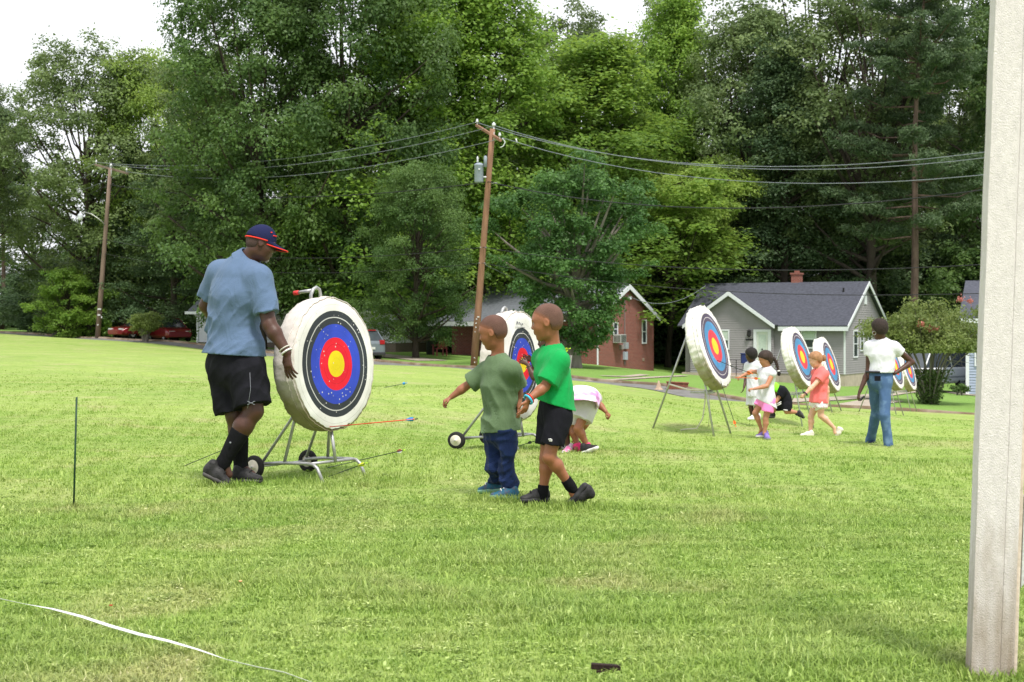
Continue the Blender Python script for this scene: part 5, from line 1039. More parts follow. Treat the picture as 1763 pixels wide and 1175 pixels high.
# wheeled carts: local x = the way the face looks, y = along the axle
def make_cart(loc, rz, label, group):
    t = thing('target_cart', label, 'target stand', loc, rz, group)
    for s in (-1, 1):
        mb = MB(); mb.tube([(-.47,s*.25,.105),(-.3,s*.25,.12),(-.06,s*.25,.125),(.0,s*.25,.12),(.035,s*.25,.095),(.09,s*.25,-.01)], .0125, 10); mb.build('base_tube', M_GALV, t, world=False, smooth=True)
        mb = MB(); mb.tube([(-.46,s*.25,.12),(-.27,s*.17,.42),(-.17,s*.12,.62)], .011, 8); mb.build('strut', M_GALV, t, world=False, smooth=True)
        mb = MB(); mb.tube([(-.26,s*.25,.125),(-.20,s*.20,.45),(-.19,s*.06,1.20),(-.18,s*.05,1.27)], .0115, 8); mb.build('upright', M_GALV, t, world=False, smooth=True)
        w = MB(); ax = (0, s, 0); w.lathe([(.045,-.018),(.070,-.022),(.082,-.012),(.085,0),(.082,.012),(.070,.022),(.045,.018)], (-.49,s*.305,.086), ax, 28); wh = w.build('wheel', M_TYRE, t, world=False, smooth=True)
        w = MB(); w.lathe([(.0,-.012),(.058,-.012),(.0602,.004),(.052,.020),(.02,.012),(.016,.026),(0,.028)], (-.49,s*.305,.086), ax, 28); rm = w.build('rim', M_RIM, wh, world=False, smooth=True)
        w = MB(); w.lathe([(.008,.0),(.008,.034),(0,.035)], (-.49,s*.305,.086), ax, 10); w.build('hub', M_GALV, rm, world=False, smooth=True)
    mb = MB(); mb.tube([(-.49,-.29,.086),(-.49,.29,.086)], .009, 8); mb.build('axle', M_GALV, t, world=False)
    mb = MB(); mb.tube([(-.02,-.25,.125),(-.02,.25,.125)], .011, 8); mb.tube([(0.02,-.02,.12),(-.02,-.02,.36)], .012, 8); mb.build('crossbar', M_GALV, t, world=False, smooth=True)
    mb = MB(); a = [(-.18,-.05,1.24),(-.175,-.055,1.325),(-.17,-.035,1.365),(-.17,0,1.38),(-.17,.035,1.365),(-.175,.055,1.325),(-.18,.05,1.24)]; mb.tube(a, .0125, 10); mb.build('handle_arch', M_GALV, t, world=False, smooth=True)
    mb = MB(); mb.tube([(-.19,-.03,1.357),(-.30,-.045,1.342)], .0125, 10, 0); hb = mb.build('handle_bar', M_GALV, t, world=False, smooth=True); mb = MB(); mb.tube([(-.297,-.0446,1.343),(-.335,-.049,1.338)], .0165, 10); mb.build('grip', M_REDG, hb, world=False, smooth=True)
    return t
GC = 'wheeled target carts'
n1 = (.855,-.519); c1 = W(577,627,11.5); z1 = H(c1.x, c1.y)
cart = make_cart((c1.x-.0, c1.y, z1), az(n1), 'wheeled tube cart under the nearest target, beside the man in the cap', GC); cart.scale = (1,1,.995)
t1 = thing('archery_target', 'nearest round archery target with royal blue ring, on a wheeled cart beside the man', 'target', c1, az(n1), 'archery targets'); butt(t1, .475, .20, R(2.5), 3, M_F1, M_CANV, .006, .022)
n2 = (.90,-.43); c2 = W(899,629,14.1); z2 = H(c2.x, c2.y)
cart2 = copy_tree(cart); cart2.location = (c2.x, c2.y, z2); cart2.rotation_euler.z = az(n2); cart2.scale = (1,1,.90); cart2['label'] = 'wheeled tube cart half hidden behind the two standing boys'
for k in [x for x in COL.objects if x.parent and x.parent.parent == cart2 and x.name.startswith('grip')]: h_ = k.parent; bpy.data.objects.remove(k); bpy.data.objects.remove(h_)
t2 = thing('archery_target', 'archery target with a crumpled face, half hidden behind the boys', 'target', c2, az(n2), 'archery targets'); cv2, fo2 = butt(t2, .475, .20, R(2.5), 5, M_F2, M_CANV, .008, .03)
mb = MB()                                                     # maker's scribble near the upper edge of the crumpled face
for k, (y, w_) in enumerate(((-.03,.05),(.0,.06),(.035,.04))): mb.tube([(.012,-.11+.05*k,.36+.015*math.sin(k*2)),(.012,-.09+.05*k,.385-.01*k),(.012,-.075+.05*k,.355)], .0028, 4)
mb.tube([(.012,-.14,.335),(.012,.06,.33)], .002, 4); mb.build('printed_mark', pmat('ink', (.08,.09,.12), .8, .1), fo2, world=False)
# tripod targets
def make_tripod(loc, rz, label, rear, fl, fr):
    t = thing('target_tripod', label, 'target stand', loc, rz, 'tripod target stands'); ap = Vector((-.30,0,1.62))
    for q, p_ in (('a', rear), ('b', fl), ('c', fr)):
        mb = MB(); mb.tube([ap, Vector(p_)], .0145, 8); mb.build('leg', M_GALV, t, world=False, smooth=True)
    for p_, nm in ((rear, 'rope_tie'),):
        q = ap+(Vector(p_)-ap)*.60; q2 = ap+(Vector(fl)-ap)*.62; mb = MB(); mb.tube([q, (q+q2)/2+Vector((0,0,-.03)), q2], .012, 6); mb.build(nm, M_ROPE, t, world=False, smooth=True)
    mb = MB(); mb.box((-.32,-.10,.56), (-.02,.10,.585)); mb.tube([(-.06,-.3,.60),(-.06,.3,.60)], .012, 8); mb.build('rest_bar', M_GALV, t, world=False)
    return t
n3 = (.873,-.403); TILT = R(16.5)
spec = [(1230.3,596.5,22.2,1,'largest-looking tripod target, third from the left, an arrow in its red ring','tripod under the third target from the left, trailing a loose rope'),
        (1381,615,30.0,1,'tripod target whose lower right edge is hidden by the girl in coral','tripod behind the girl in coral'),
        (1430.7,627.5,33.4,1,'tripod target directly behind the head of the girl in coral, fifth from the left','tripod under the fifth target from the left'),
        (1541.5,630.4,39.2,1,'tripod target mostly hidden behind the woman in the white T-shirt','tripod seen past the right leg of the woman'),
        (1565.7,638,45.6,1,'farthest tripod target, showing beyond the elbow of the woman','tripod of the farthest target, left of the crape myrtle')]
tt = None
for i, (px, py, D, s_, lab, lab2) in enumerate(spec):
    c = W(px, py, D); zg = H(c.x, c.y); hh = c.z-zg
    if tt is None:
        tt = thing('archery_target', lab, 'target', c, az(n3), 'archery targets'); butt(tt, .585, .20, TILT, 9, M_F3, M_CANV3, .004, .05)
        a0 = az(n3); Ri = Matrix.Rotation(-a0, 4, 'Z'); loc0 = Vector((c.x, c.y, zg)); LG = lambda x, y: Ri@(G(x, y)-loc0)
        rear, fl, fr = LG(1124, 738), LG(1229, 752), LG(1258, 747); tp_ = make_tripod(loc0, a0, lab2, rear, fl, fr)
    else:
        k = copy_tree(tt); k.location = c; k['label'] = lab; k.rotation_euler.z += (.0, -.03, .02, -.05, -.03)[i]
        k = copy_tree(tp_); k.location = (c.x, c.y, zg); k['label'] = lab2; k.scale = (1, 1, hh/1.21)
# ropes of the third target
c = W(spec[0][0], spec[0][1], spec[0][2]); mb = MB(); mb.tube([W(1215,662,22.3), W(1214,690,22.3), W(1210,720,22.35), W(1200,738,22.4), G(1180,742)+Vector((0,0,.02)), G(1172,742)+Vector((0,0,.01))], .010, 6)
tag(mb.build('rope', M_ROPE, smooth=True, loc=G(1180,742)), 'loose pale rope hanging from the third target down to the grass', 'rope')
mb = MB(); mb.tube([W(1221,668,22.3), W(1222,700,22.3), W(1220,735,22.4)], .004, 5); tag(mb.build('cord', M_ROPE, smooth=True, loc=G(1220,742)), 'thin white cord hanging straight beside the loose rope', 'cord')
# ---------------------------------------------------------------- arrows
M_AR = pmat('red_arrow_shaft', srgb(222,52,36), .4, .05); M_AK = pmat('carbon_arrow_shaft', (.025,.04,.03), .4, .1); M_VB = pmat('blue_vane', srgb(30,140,205), .5, .1); M_VP = pmat('pink_vane', srgb(236,120,130), .5, .2); M_VY = pmat('yellow_vane', srgb(225,235,60), .5, .1); M_NK = pmat('lime_nock', srgb(190,240,60), .4, .1); M_VO = pmat('orange_vane', srgb(250,120,40), .5, .1)
def arrow(label, tip, nock, shaft, vane, nk, group=None, r=.0032, vl=.075, vh=.014, vane2=None, seed=0):
    tip, nock = Vector(tip), Vector(nock); d = (nock-tip).normalized(); t = thing('arrow', label, 'arrow', tip, 0, group)
    mb = MB(); mb.tube([tip, nock-d*.012], r, 6); mb.build('shaft', shaft, t, smooth=True)
    a = d.orthogonal().normalized(); b = d.cross(a)
    for k in range(3):
        th = k*2.094+.5+seed; o = a*math.cos(th)+b*math.sin(th); e = nock-d*.035; mb = MB(); w = d.cross(o)*.0008
        mb.prism([e+o*r, e-d*vl*.15+o*vh, e-d*vl*.5+o*vh, e-d*vl+o*r], w); mb.build('vane', vane2 if (vane2 and k == 0) else vane, t)
    mb = MB(); mb.tube([nock-d*.022, nock], r*1.35, 6); mb.build('nock', nk, t); return t
fc = c1
arrow('red arrow with blue vanes stuck low in the edge of the nearest target', W(566,735.5,11.42), W(719,721.5,10.95), M_AR, M_VB, M_AK, r=.0036, vh=.016)
arrow('dark arrow with pink vanes slanting out of the grass right of the cart', G(562,806)+Vector((0,0,.0)), W(697,775,11.4), M_AK, M_VP, M_NK, vane2=M_WHT, vh=.016)
arrow('dark arrow with yellow vanes in the grass at the foot of the cart', G(563,822), W(632,797,11.3), M_AK, M_VY, M_NK, vh=.016)
arrow('dark arrow lying in the grass behind the man in the cap', G(316,803), W(430,756,12.3), M_AK, M_VY, M_NK)
arrow('short blue-vaned arrow lying far off on the field right of the nearest target', G(660,668), G(701,667)+Vector((0,0,.07)), M_AK, M_VB, M_VB, r=.005, vh=.025)
arrow('thin arrow stuck in the lower rim of the third target, orange vanes near the grass', W(1239,652,22.0), W(1267,735,21.5), M_AK, M_VO, M_VO, r=.0045, vh=.02)
arrow('grey arrow stuck in the red ring of the third target', W(1228,618,22.2), W(1263,632,21.6), M_AK, M_AK, M_AK, r=.0045)
hg = GIRL.J['wrL']
arrow('orange-vaned arrow held in the outstretched fist of the braid girl', W(1264,633,21.35), W(1296,644,21.1), M_AK, M_VO, M_VO, r=.005, vh=.025)
arrow('second orange arrow held level in the outstretched fist of the braid girl', W(1266,650,21.4), W(1308,652,21.0), M_VO, M_VO, M_NK, r=.005, vh=.022)
arrow('thin arrow held upright in the hands of the child at the second target', W(905,634,13.5), W(942,618,13.45), M_AK, M_NK, M_NK)
arrow('lime-vaned arrow showing behind the shoulder of the boy in bright green', W(972,604,13.6), W(982,600,13.5), M_AK, M_NK, M_NK, vh=.02)
arrow('slim arrow lying near the feet behind the olive-shirted boy', G(880,772), W(920,760,13.9), M_AK, M_AK, M_AK)
tag(MB().tube([W(976.5,662,13.9), W(983,612,13.9)], .012, 8).build('pipe_post', M_GALV, loc=W(976.5,662,13.9)), 'short grey tube sticking up behind the shoulder of the boy in bright green', 'tube')
# ---------------------------------------------------------------- foreground: post, stake, tape, litter
M_POST = pmat('weathered_white_paint', (.68,.63,.63), .9, .08, 60, .55, 420, stretch=(1,1,.5), detail=6); n = M_POST.node_tree; b = n.nodes['Principled BSDF']; old = b.inputs['Base Color'].links[0].from_socket
t_ = n.nodes.new('ShaderNodeTexCoord'); sp = n.nodes.new('ShaderNodeSeparateXYZ'); n.links.new(t_.outputs['Object'], sp.inputs[0]); mpp = n.nodes.new('ShaderNodeMapping'); mpp.inputs['Scale'].default_value = (9, 9, 1.6); n.links.new(t_.outputs['Object'], mpp.inputs[0])
ns = n.nodes.new('ShaderNodeTexNoise'); ns.inputs['Scale'].default_value = 3; ns.inputs['Detail'].default_value = 8; n.links.new(mpp.outputs[0], ns.inputs['Vector'])
a = n.nodes.new('ShaderNodeMath'); a.operation = 'MULTIPLY_ADD'; n.links.new(ns.outputs['Fac'], a.inputs[0]); a.inputs[1].default_value = -1.0; n.links.new(sp.outputs['Z'], a.inputs[2])
mr = n.nodes.new('ShaderNodeMapRange'); mr.inputs[1].default_value = .05; mr.inputs[2].default_value = -.75; n.links.new(a.outputs[0], mr.inputs[0])
mxp = n.nodes.new('ShaderNodeMixRGB'); n.links.new(mr.outputs[0], mxp.inputs[0]); n.links.new(old, mxp.inputs[1]); mxp.inputs[2].default_value = (.27,.20,.13,1); n.links.new(mxp.outputs[0], b.inputs['Base Color'])
pb = G(1706, 1168); pt = thing('wooden_post', 'weathered white-painted wooden post rising past the right edge of the view', 'post', pb)
lean = Vector((.0405, .012, 1)).normalized(); rz = R(-24); ca, sa = math.cos(R(-5)), math.sin(R(-5)); ux = Vector((ca, sa, 0)); uy = Vector((-sa, ca, 0))
def plank(name, x0, x1, y0, y1, mat, wob=.0012):
    mb = MB(); n_ = 60; vs = []
    for i in range(n_+1):
        h_ = -.06+3.2*i/n_
        for (x, y) in ((x0,y0),(x0+.004,y0-.0),(x1-.004,y0),(x1,y0+.003),(x1,y1),(x0,y1)): vs.append(pb+ux*(x+wob*mnoise.noise(Vector((h_*5, x*40, 1))))+uy*(y+wob*mnoise.noise(Vector((h_*5, x*40, 7))))+lean*h_)
    mb.add(vs, [(i*6+k, i*6+(k+1) % 6, (i+1)*6+(k+1) % 6, (i+1)*6+k) for i in range(n_) for k in range(6)]+[tuple(n_*6+k for k in range(6))]); return mb.build(name, mat, pt)
plank('board', -.070, .018, -.045, .045, M_POST); plank('board', .019, .060, -.042, .045, M_POST)
plank('side_board', .0605, .072, -.030, .052, pmat('side_paint', (.60,.50,.42), .85, .15, 8, .6, 30))
pl = MB(); q0 = pb+ux*.076+uy*(-.024); vs = []
pl.prism([q0+lean*.285, q0+ux*.010+lean*.30, q0+ux*.010+lean*.575, q0+ux*.0+lean*.565], uy*.03); plo = pl.build('metal_bracket', pmat('scuffed_white_metal', (.62,.62,.64), .4, .15, 30, .2, 60, metal=.3), pt)
mb = MB()
for h_ in (.31, .555): mb.sphere(q0+ux*.011+uy*.004+lean*h_, .006, 8)
mb.build('rusty_bolts', pmat('rust', (.20,.06,.03), .9, .4), plo, smooth=True)
M_STAKE = pmat('green_metal_stake', (.010,.045,.020), .5, .3, 30); g0 = G(126, 880); mb = MB(); mb.tube([g0+Vector((0,0,-.1)), W(132,684,g0.y)], .0062, 8); tag(mb.build('garden_stake', M_STAKE, smooth=True, loc=g0), 'thin dark green stake standing alone on the lawn at left', 'stake')
pts = [(-90,1011),(-40,1022),(0,1030),(40,1037),(90,1049),(140,1063),(190,1077),(240,1092),(290,1107),(340,1121),(390,1136),(440,1151),(490,1164),(530,1176),(590,1196),(650,1214)]; C_ = [G(x, y+17) for x, y in pts]; mb = MB(); vs = []
for i, c in enumerate(C_):
    t = (C_[min(i+1, len(C_)-1)]-C_[max(i-1, 0)]).normalized(); s_ = t.cross(Vector((0,0,1))).normalized(); tw = .7*math.sin(i*.6+.9); w = .0052; o_ = s_*w*math.cos(tw)+Vector((0,0,1))*w*math.sin(tw); z_ = Vector((0,0,.035+.004*math.sin(i*1.7))); vs += [c+z_+o_, c+z_-o_, c+z_+o_+Vector((0,0,.0015)), c+z_-o_+Vector((0,0,.0015))]
mb.add(vs, [(4*i+a_, 4*i+b_, 4*i+4+b_, 4*i+4+a_) for i in range(len(C_)-1) for a_, b_ in ((0,1),(1,3),(3,2),(2,0))]); tag(mb.build('boundary_tape', pmat('white_tape', (.80,.80,.80), .5, .05), smooth=True, loc=C_[4]), 'white plastic boundary tape stretched over the grass at bottom left', 'tape')
g0 = G(1043, 1160); mb = MB(); mb.box((-.048,-.012,.012), (.045,.012,.030), M=Matrix.Translation(g0)@Matrix.Rotation(R(4), 4, 'Y')); mb.box((-.03,-.020,.004), (.03,.006,.013), M=Matrix.Translation(g0)); tag(mb.build('bark_chip', pmat('charred_wood', (.022,.010,.008), .8, .5, 60, .6, 120), loc=g0, bevel=.003), 'dark charred wood chip lying in the grass at bottom centre', 'wood chip')
for (x, y, c_, nm) in ((191,1056,(.32,.06,.02),'small red-brown dead leaf on the grass above the white tape'),(414,1013,(.80,.38,.20),'small pale orange petal on the grass')):
    g0 = G(x, y)+Vector((0,0,.03)); mb = MB(); mb.sphere(g0, .012, 8, sc=(.7,.9,.25)); tag(mb.build('fallen_leaf', pmat('leaf_litter', c_, .8, .2), smooth=True, loc=g0), nm, 'leaf')
# ---------------------------------------------------------------- houses
M_SIDE = pmat('grey_siding', srgb(150,146,150), .75, .04, 3, .1, 40); M_TRIM = pmat('white_trim', (.68,.70,.74), .6, .05); M_ROOF = pmat('slate_shingles', srgb(74,76,86), .95, .28, 7, .6, 24, stretch=(1,1,3)); M_ROOFG = pmat('grey_shingles', srgb(100,104,110), .95, .2, 6, .5, 20, stretch=(1,1,3)); M_FOUND = pmat('block_foundation', srgb(176,164,150), .9, .12, 3, .3, 30)
M_GLASS = pmat('window_glass', (.05,.06,.07), .12, .3, 2, spec=.8); M_CURT = pmat('pale_blind', (.50,.58,.52), .8, .1); M_SKIRT = pmat('dark_block', (.15,.12,.10), .9, .2); M_WSIDE = pmat('white_siding', (.56,.57,.62), .8, .05); M_BLUES = pmat('blue_grey_siding', srgb(160,170,192), .8, .05)
M_DOORP = pmat('door_paint', (.60,.64,.58), .6, .05); M_IRON = pmat('black_iron', (.015,.015,.016), .5, .2)
def brick_mat(nm='red_brick', a=(.26,.068,.052), b_=(.19,.048,.038)):
    m = bpy.data.materials.new(nm); m.use_nodes = True; n = m.node_tree; b = n.nodes['Principled BSDF']; b.inputs['Roughness'].default_value = .9
    t = n.nodes.new('ShaderNodeTexCoord'); sp = n.nodes.new('ShaderNodeSeparateXYZ'); n.links.new(t.outputs['Object'], sp.inputs[0]); ad = n.nodes.new('ShaderNodeMath'); ad.operation = 'ADD'; n.links.new(sp.outputs['X'], ad.inputs[0]); n.links.new(sp.outputs['Y'], ad.inputs[1])
    cb = n.nodes.new('ShaderNodeCombineXYZ'); n.links.new(ad.outputs[0], cb.inputs['X']); n.links.new(sp.outputs['Z'], cb.inputs['Y']); br = n.nodes.new('ShaderNodeTexBrick'); n.links.new(cb.outputs[0], br.inputs['Vector'])
    br.inputs['Scale'].default_value = 1; br.inputs['Brick Width'].default_value = .22; br.inputs['Row Height'].default_value = .075; br.inputs['Mortar Size'].default_value = .008; br.inputs['Color1'].default_value = a+(1,); br.inputs['Color2'].default_value = b_+(1,); br.inputs['Mortar'].default_value = (.26,.19,.16,1)
    n.links.new(br.outputs['Color'], b.inputs['Base Color']); return m
M_BRICK = brick_mat()
def clap(mb, P, u0f, u1f, z0, z1, nrm, step=.125, d=.03):
    "lapped boards between u0f(z) and u1f(z); P(u,z) gives the wall point"
    z = z0; nv = Vector(nrm)
    while z < z1-1e-3:
        e = min(z+step, z1); a0, a1, b0, b1 = u0f(z), u1f(z), u0f(e), u1f(e)
        if a1 > a0:
            mb.add([P(a0,z)+nv*(d+.004), P(a1,z)+nv*(d+.004), P(b1,e)+nv*.004, P(b0,e)+nv*.004, P(a0,z)+nv*.003, P(a1,z)+nv*.003], [(0,1,2,3),(0,4,5,1)])
        z = e
def window(parent, P, nrm, u, z, w, h, mull=True, ac=False, curtain=True):
    nv = Vector(nrm); fr = .075
    def bar(mb, u0, u1, z0, z1, d0, d1): mb.prism([P(u0,z0)+nv*d0, P(u1,z0)+nv*d0, P(u1,z1)+nv*d0, P(u0,z1)+nv*d0], nv*(d1-d0))
    mb = MB(); bar(mb, u, u+w, z, z+h, .018, .022); wn = mb.build('window', M_GLASS, parent, world=False)
    mb = MB(); bar(mb, u-fr, u, z-fr, z+h+fr, .01, .05); bar(mb, u+w, u+w+fr, z-fr, z+h+fr, .01, .05); bar(mb, u, u+w, z+h, z+h+fr, .01, .05); bar(mb, u, u+w, z-fr, z, .01, .06)
    if mull: bar(mb, u, u+w, z+h*.5-.02, z+h*.5+.02, .022, .04)
    mb.build('frame', M_TRIM, wn, world=False)
    if curtain: mb = MB(); bar(mb, u+.02, u+w-.02, z+h*.45, z+h-.02, .0225, .026); mb.build('blind', M_CURT, wn, world=False)
    return wn
class Plan:
    "local frame: x along the facade to the right, y to the back; origin at a front corner on the ground"
    def __init__(s, px, D, rot, zb): s.o = V((px-CX)*D/F, D, zb); s.a = R(rot); s.ex = Vector((math.cos(s.a), math.sin(s.a), 0)); s.ey = Vector((-math.sin(s.a), math.cos(s.a), 0))
    def zpix(s, py, x, y): w = s.o+s.ex*x+s.ey*y; return CZ-(py-HY)*w.y/F-s.o.z
    def xpix(s, px, y=0):                      # where on the facade line (depth y) the column px falls
        q = (px-CX)/F; o = s.o+s.ey*y; return (q*o.y-o.x)/(s.ex.x-q*s.ex.y)
    def ypix(s, px, x=0):
        q = (px-CX)/F; o = s.o+s.ex*x; return (q*o.y-o.x)/(s.ey.x-q*s.ey.y)
def slab(mb, a, b, c, d, t=.10): "roof slab from four corners"; a, b, c, d = map(Vector, (a, b, c, d)); n = (b-a).cross(d-a).normalized()*t; mb.prism([a, b, c, d], n)
# grey house
pl_ = Plan(1455, 86.5, -29, -2.55); gh = thing('house', 'grey-sided cottage with dark slate roof, front gable and brick chimney', 'house', pl_.o, pl_.a)
Lh, Dp = 9.3, 7.2; zf = pl_.zpix(645, 0, 0); ze = pl_.zpix(558, 0, 0); zr = pl_.zpix(489, -1, Dp/2); FX = (0,-1,0); SX = (1,0,0)
mb = MB(); mb.box((-Lh,0,-.6), (0,Dp,zf)); mb.box((-Lh+.03,-.53,-.6), (-Lh+5.03,-.0,zf)); mb.build('foundation', M_FOUND, gh, world=False)
wg0, wg1 = pl_.xpix(1332,-.5), 0; xa = pl_.xpix(1258,-.5); hw = wg0-xa+.05; xl = xa-hw; zap = pl_.zpix(502, xa, -.5)-.1; slope = (zap-ze)/hw
mb = MB(); mb.box((-Lh+.02,.02,zf), (-.02,Dp-.02,ze)); mb.box((xl+.15,-.48,zf), (wg0-.15,0.03,ze)); rr_ = (zr-ze)/(Dp/2)
mb.prism([(-.02,.02,ze),(-.02,Dp-.02,ze),(-.02,Dp/2,zr-.02)], (-Lh+.04,0,0)); mb.prism([(xl+.15,-.48,ze),(wg0-.15,-.48,ze),(xa,-.48,zap-.08)], (0,.6,0)); mb.build('wall', M_SIDE, gh, world=False)
mb = MB(); clap(mb, lambda u, z: Vector((u,0,z)), lambda z: wg0-.15, lambda z: 0, zf, ze, FX)
clap(mb, lambda u, z: Vector((u,-.5,z)), lambda z: max(xl+.15, xa-(zap-z)/slope), lambda z: min(wg0-.15, xa+(zap-z)/slope), zf, zap, FX)
clap(mb, lambda u, z: Vector((0,u,z)), lambda z: max(0, (z-ze)/rr_), lambda z: min(Dp, Dp-(z-ze)/rr_), zf, zr, SX)
clap(mb, lambda u, z: Vector((wg0-.15,u,z)), lambda z: -.5, lambda z: 0, zf, ze, SX); mb.build('siding', M_SIDE, gh, world=False)
mb = MB(); ov = .35; e0 = ze-ov*rr_+.04
slab(mb, (-Lh-.3,-ov,e0), (.25,-ov,e0), (.25,Dp/2,zr+.04), (-Lh-.3,Dp/2,zr+.04)); slab(mb, (.25,Dp+ov,e0), (-Lh-.3,Dp+ov,e0), (-Lh-.3,Dp/2,zr+.042), (.25,Dp/2,zr+.042))
yv = (zap-ze)/rr_; o2 = .3; g0z = ze-o2*slope*.0
slab(mb, (wg0+.15,-.85,ze-.12), (wg0+.15,.25,ze-.12), (xa,yv+.3,zap+.05), (xa,-.85,zap+.05), .09); slab(mb, (xl-.15,.25,ze-.12), (xl-.15,-.85,ze-.12), (xa,-.85,zap+.052), (xa,yv+.3,zap+.052), .09); rf = mb.build('roof', M_ROOF, gh, world=False)
mb = MB(); mb.box((wg0+.2,-ov-.03,e0-.20), (.28,-ov-.005,e0+.03))
for x0_, x1_, z0_, z1_ in ((wg0+.18, xa, ze-.16, zap), (xl-.18, xa, ze-.16, zap)): mb.prism([(x0_,-.90,z0_-.10),(x0_,-.90,z0_+.10),(x1_,-.90,z1_+.10),(x1_,-.90,z1_-.14)], (0,.045,0))
for y0_, y1_ in ((-ov-.02, Dp/2), (Dp+ov+.02, Dp/2)): mb.prism([(.255,y0_,e0-.10),(.255,y0_,e0+.10),(.255,y1_,zr+.13),(.255,y1_,zr-.09)], (.035,0,0))
mb.box((-.07,-.035,zf), (.035,-.02,ze-.1)); mb.build('trim', M_TRIM, gh, world=False)
cx_ = pl_.xpix(1370, Dp/2); cz_ = pl_.zpix(470, cx_, Dp/2); mb = MB(); mb.box((cx_-.24,Dp/2-.1,zr-.4), (cx_+.24,Dp/2+.5,cz_-.1)); mb.box((cx_-.29,Dp/2-.15,cz_-.1), (cx_+.29,Dp/2+.55,cz_)); mb.box((cx_-.12,Dp/2+.1,cz_), (cx_+.12,Dp/2+.34,cz_+.12)); mb.build('chimney', brick_mat('chimney_brick', (.30,.085,.06), (.22,.06,.045)), rf, world=False)
mb = MB(); mb.tube([(-.9,Dp/2-1.0,zr-.65),(-.9,Dp/2-1.0,zr-.25)], .05, 8); mb.build('vent_pipe', M_IRON, rf, world=False)
FW = lambda u, z: Vector((u,-.02,z)); GW = lambda u, z: Vector((u,-.52,z)); SW = lambda u, z: Vector((.02,u,z))
x0_, x1_ = pl_.xpix(1303,-.5), pl_.xpix(1323,-.5); zt = pl_.zpix(572, x0_, -.5); mb = MB(); mb.box((x0_,-.55,zf-.1), (x1_,-.51,zt)); dr = mb.build('door', M_DOORP, gh, world=False)
mb = MB(); mb.box((x0_-.16,-.60,zf-.1), (x0_-.003,-.505,zt+.14)); mb.box((x1_+.003,-.60,zf-.1), (x1_+.16,-.505,zt+.14)); mb.box((x0_,-.60,zt+.003), (x1_,-.505,zt+.14)); mb.build('door_frame', M_TRIM, dr, world=False); mb = MB(); mb.box((x0_+.13,-.565,zf+.9), (x1_-.13,-.551,zt-.15)); mb.build('door_pane', M_CURT, dr, world=False); mb = MB(); mb.sphere(((x0_+x1_)/2,-.58,zt-.95), .05, 8); mb.build('knocker', M_IRON, dr, world=False)
def wpix(P, nrm, pa, pb_, ya, yb, yd, side=False, **k):
    u0, u1 = (pl_.ypix(pa), pl_.ypix(pb_)) if side else (pl_.xpix(pa, yd), pl_.xpix(pb_, yd)); xx, yy = (0, u0) if side else (u0, yd); z1_ = pl_.zpix(ya, xx, yy); z0_ = pl_.zpix(yb, xx, yy); return window(gh, P, nrm, min(u0, u1), z0_, abs(u1-u0), z1_-z0_, **k)
wpix(GW, FX, 1232, 1254, 570, 600, -.5); wpix(FW, FX, 1382, 1404, 570, 598, 0); wpix(SW, SX, 1468.5, 1475, 571, 614, 0, True, curtain=False); wpix(SW, SX, 1480.5, 1485, 572, 603, 0, True, curtain=False); wpix(SW, SX, 1493.5, 1499, 572, 603, 0, True, curtain=False)
mb = MB(); mb.prism([(.02,Dp/2-.22,zr-1.15),(.02,Dp/2+.22,zr-1.15),(.02,Dp/2+.22,zr-.72),(.02,Dp/2,zr-.55),(.02,Dp/2-.22,zr-.72)], (.05,0,0)); mb.build('gable_vent', M_TRIM, gh, world=False)
lx = pl_.xpix(1291,-.5); lz = pl_.zpix(578, lx, -.5); mb = MB(); mb.lathe([(0,.42),(.05,.36),(.13,.30),(.10,.28),(.11,.02),(.05,-.02),(0,-.06)], (lx,-.64,lz-.05), (0,0,1), 8); mb.box((lx-.05,-.56,lz), (lx+.05,-.505,lz+.3)); mb.build('wall_lantern', M_IRON, gh, world=False)
mb = MB()
for k in range(4):                                             # illegible dark house-number plate
    mb.box((lx-.20+.11*k,-.535,lz-.28), (lx-.12+.11*k,-.507,lz-.17))
mb.box((lx-.24,-.520,lz-.31), (lx+.25,-.506,lz-.14)); mb.build('number_plate', M_IRON, gh, world=False)
bx_ = W(1281,626,83.5); tag(MB().box((-.16,-.12,0), (.16,.12,.48), M=Matrix.Translation(bx_-Vector((0,0,.0)))).box((-.19,-.15,.48), (.19,.15,.53), M=Matrix.Translation(bx_)).build('bin', pmat('navy_plastic', (.02,.03,.13), .4, .1), loc=bx_, bevel=.02), 'small navy blue bin on the step of the grey house', 'bin')
mb = MB(); sx0, sx1 = x0_-1.7, x1_+.6; mb.box((sx0,-1.9,-.5), (sx1,-.54,zf-.12)); mb.box((x0_-.3,-2.3,-.5), (x1_+.3,-1.9,zf-.4)); st_ = mb.build('porch_step', M_FOUND, gh, world=False)
mb = MB()
for x in (sx0+.1, sx0+.55, sx0+1.0, sx0+1.4): mb.tube([(x,-1.8,zf-.14),(x,-1.8,zf+.75)], .02, 6)
mb.tube([(sx0+.05,-1.8,zf+.76),(sx0+1.45,-1.8,zf+.76)], .025, 6); mb.build('railing', M_IRON, st_, world=False)
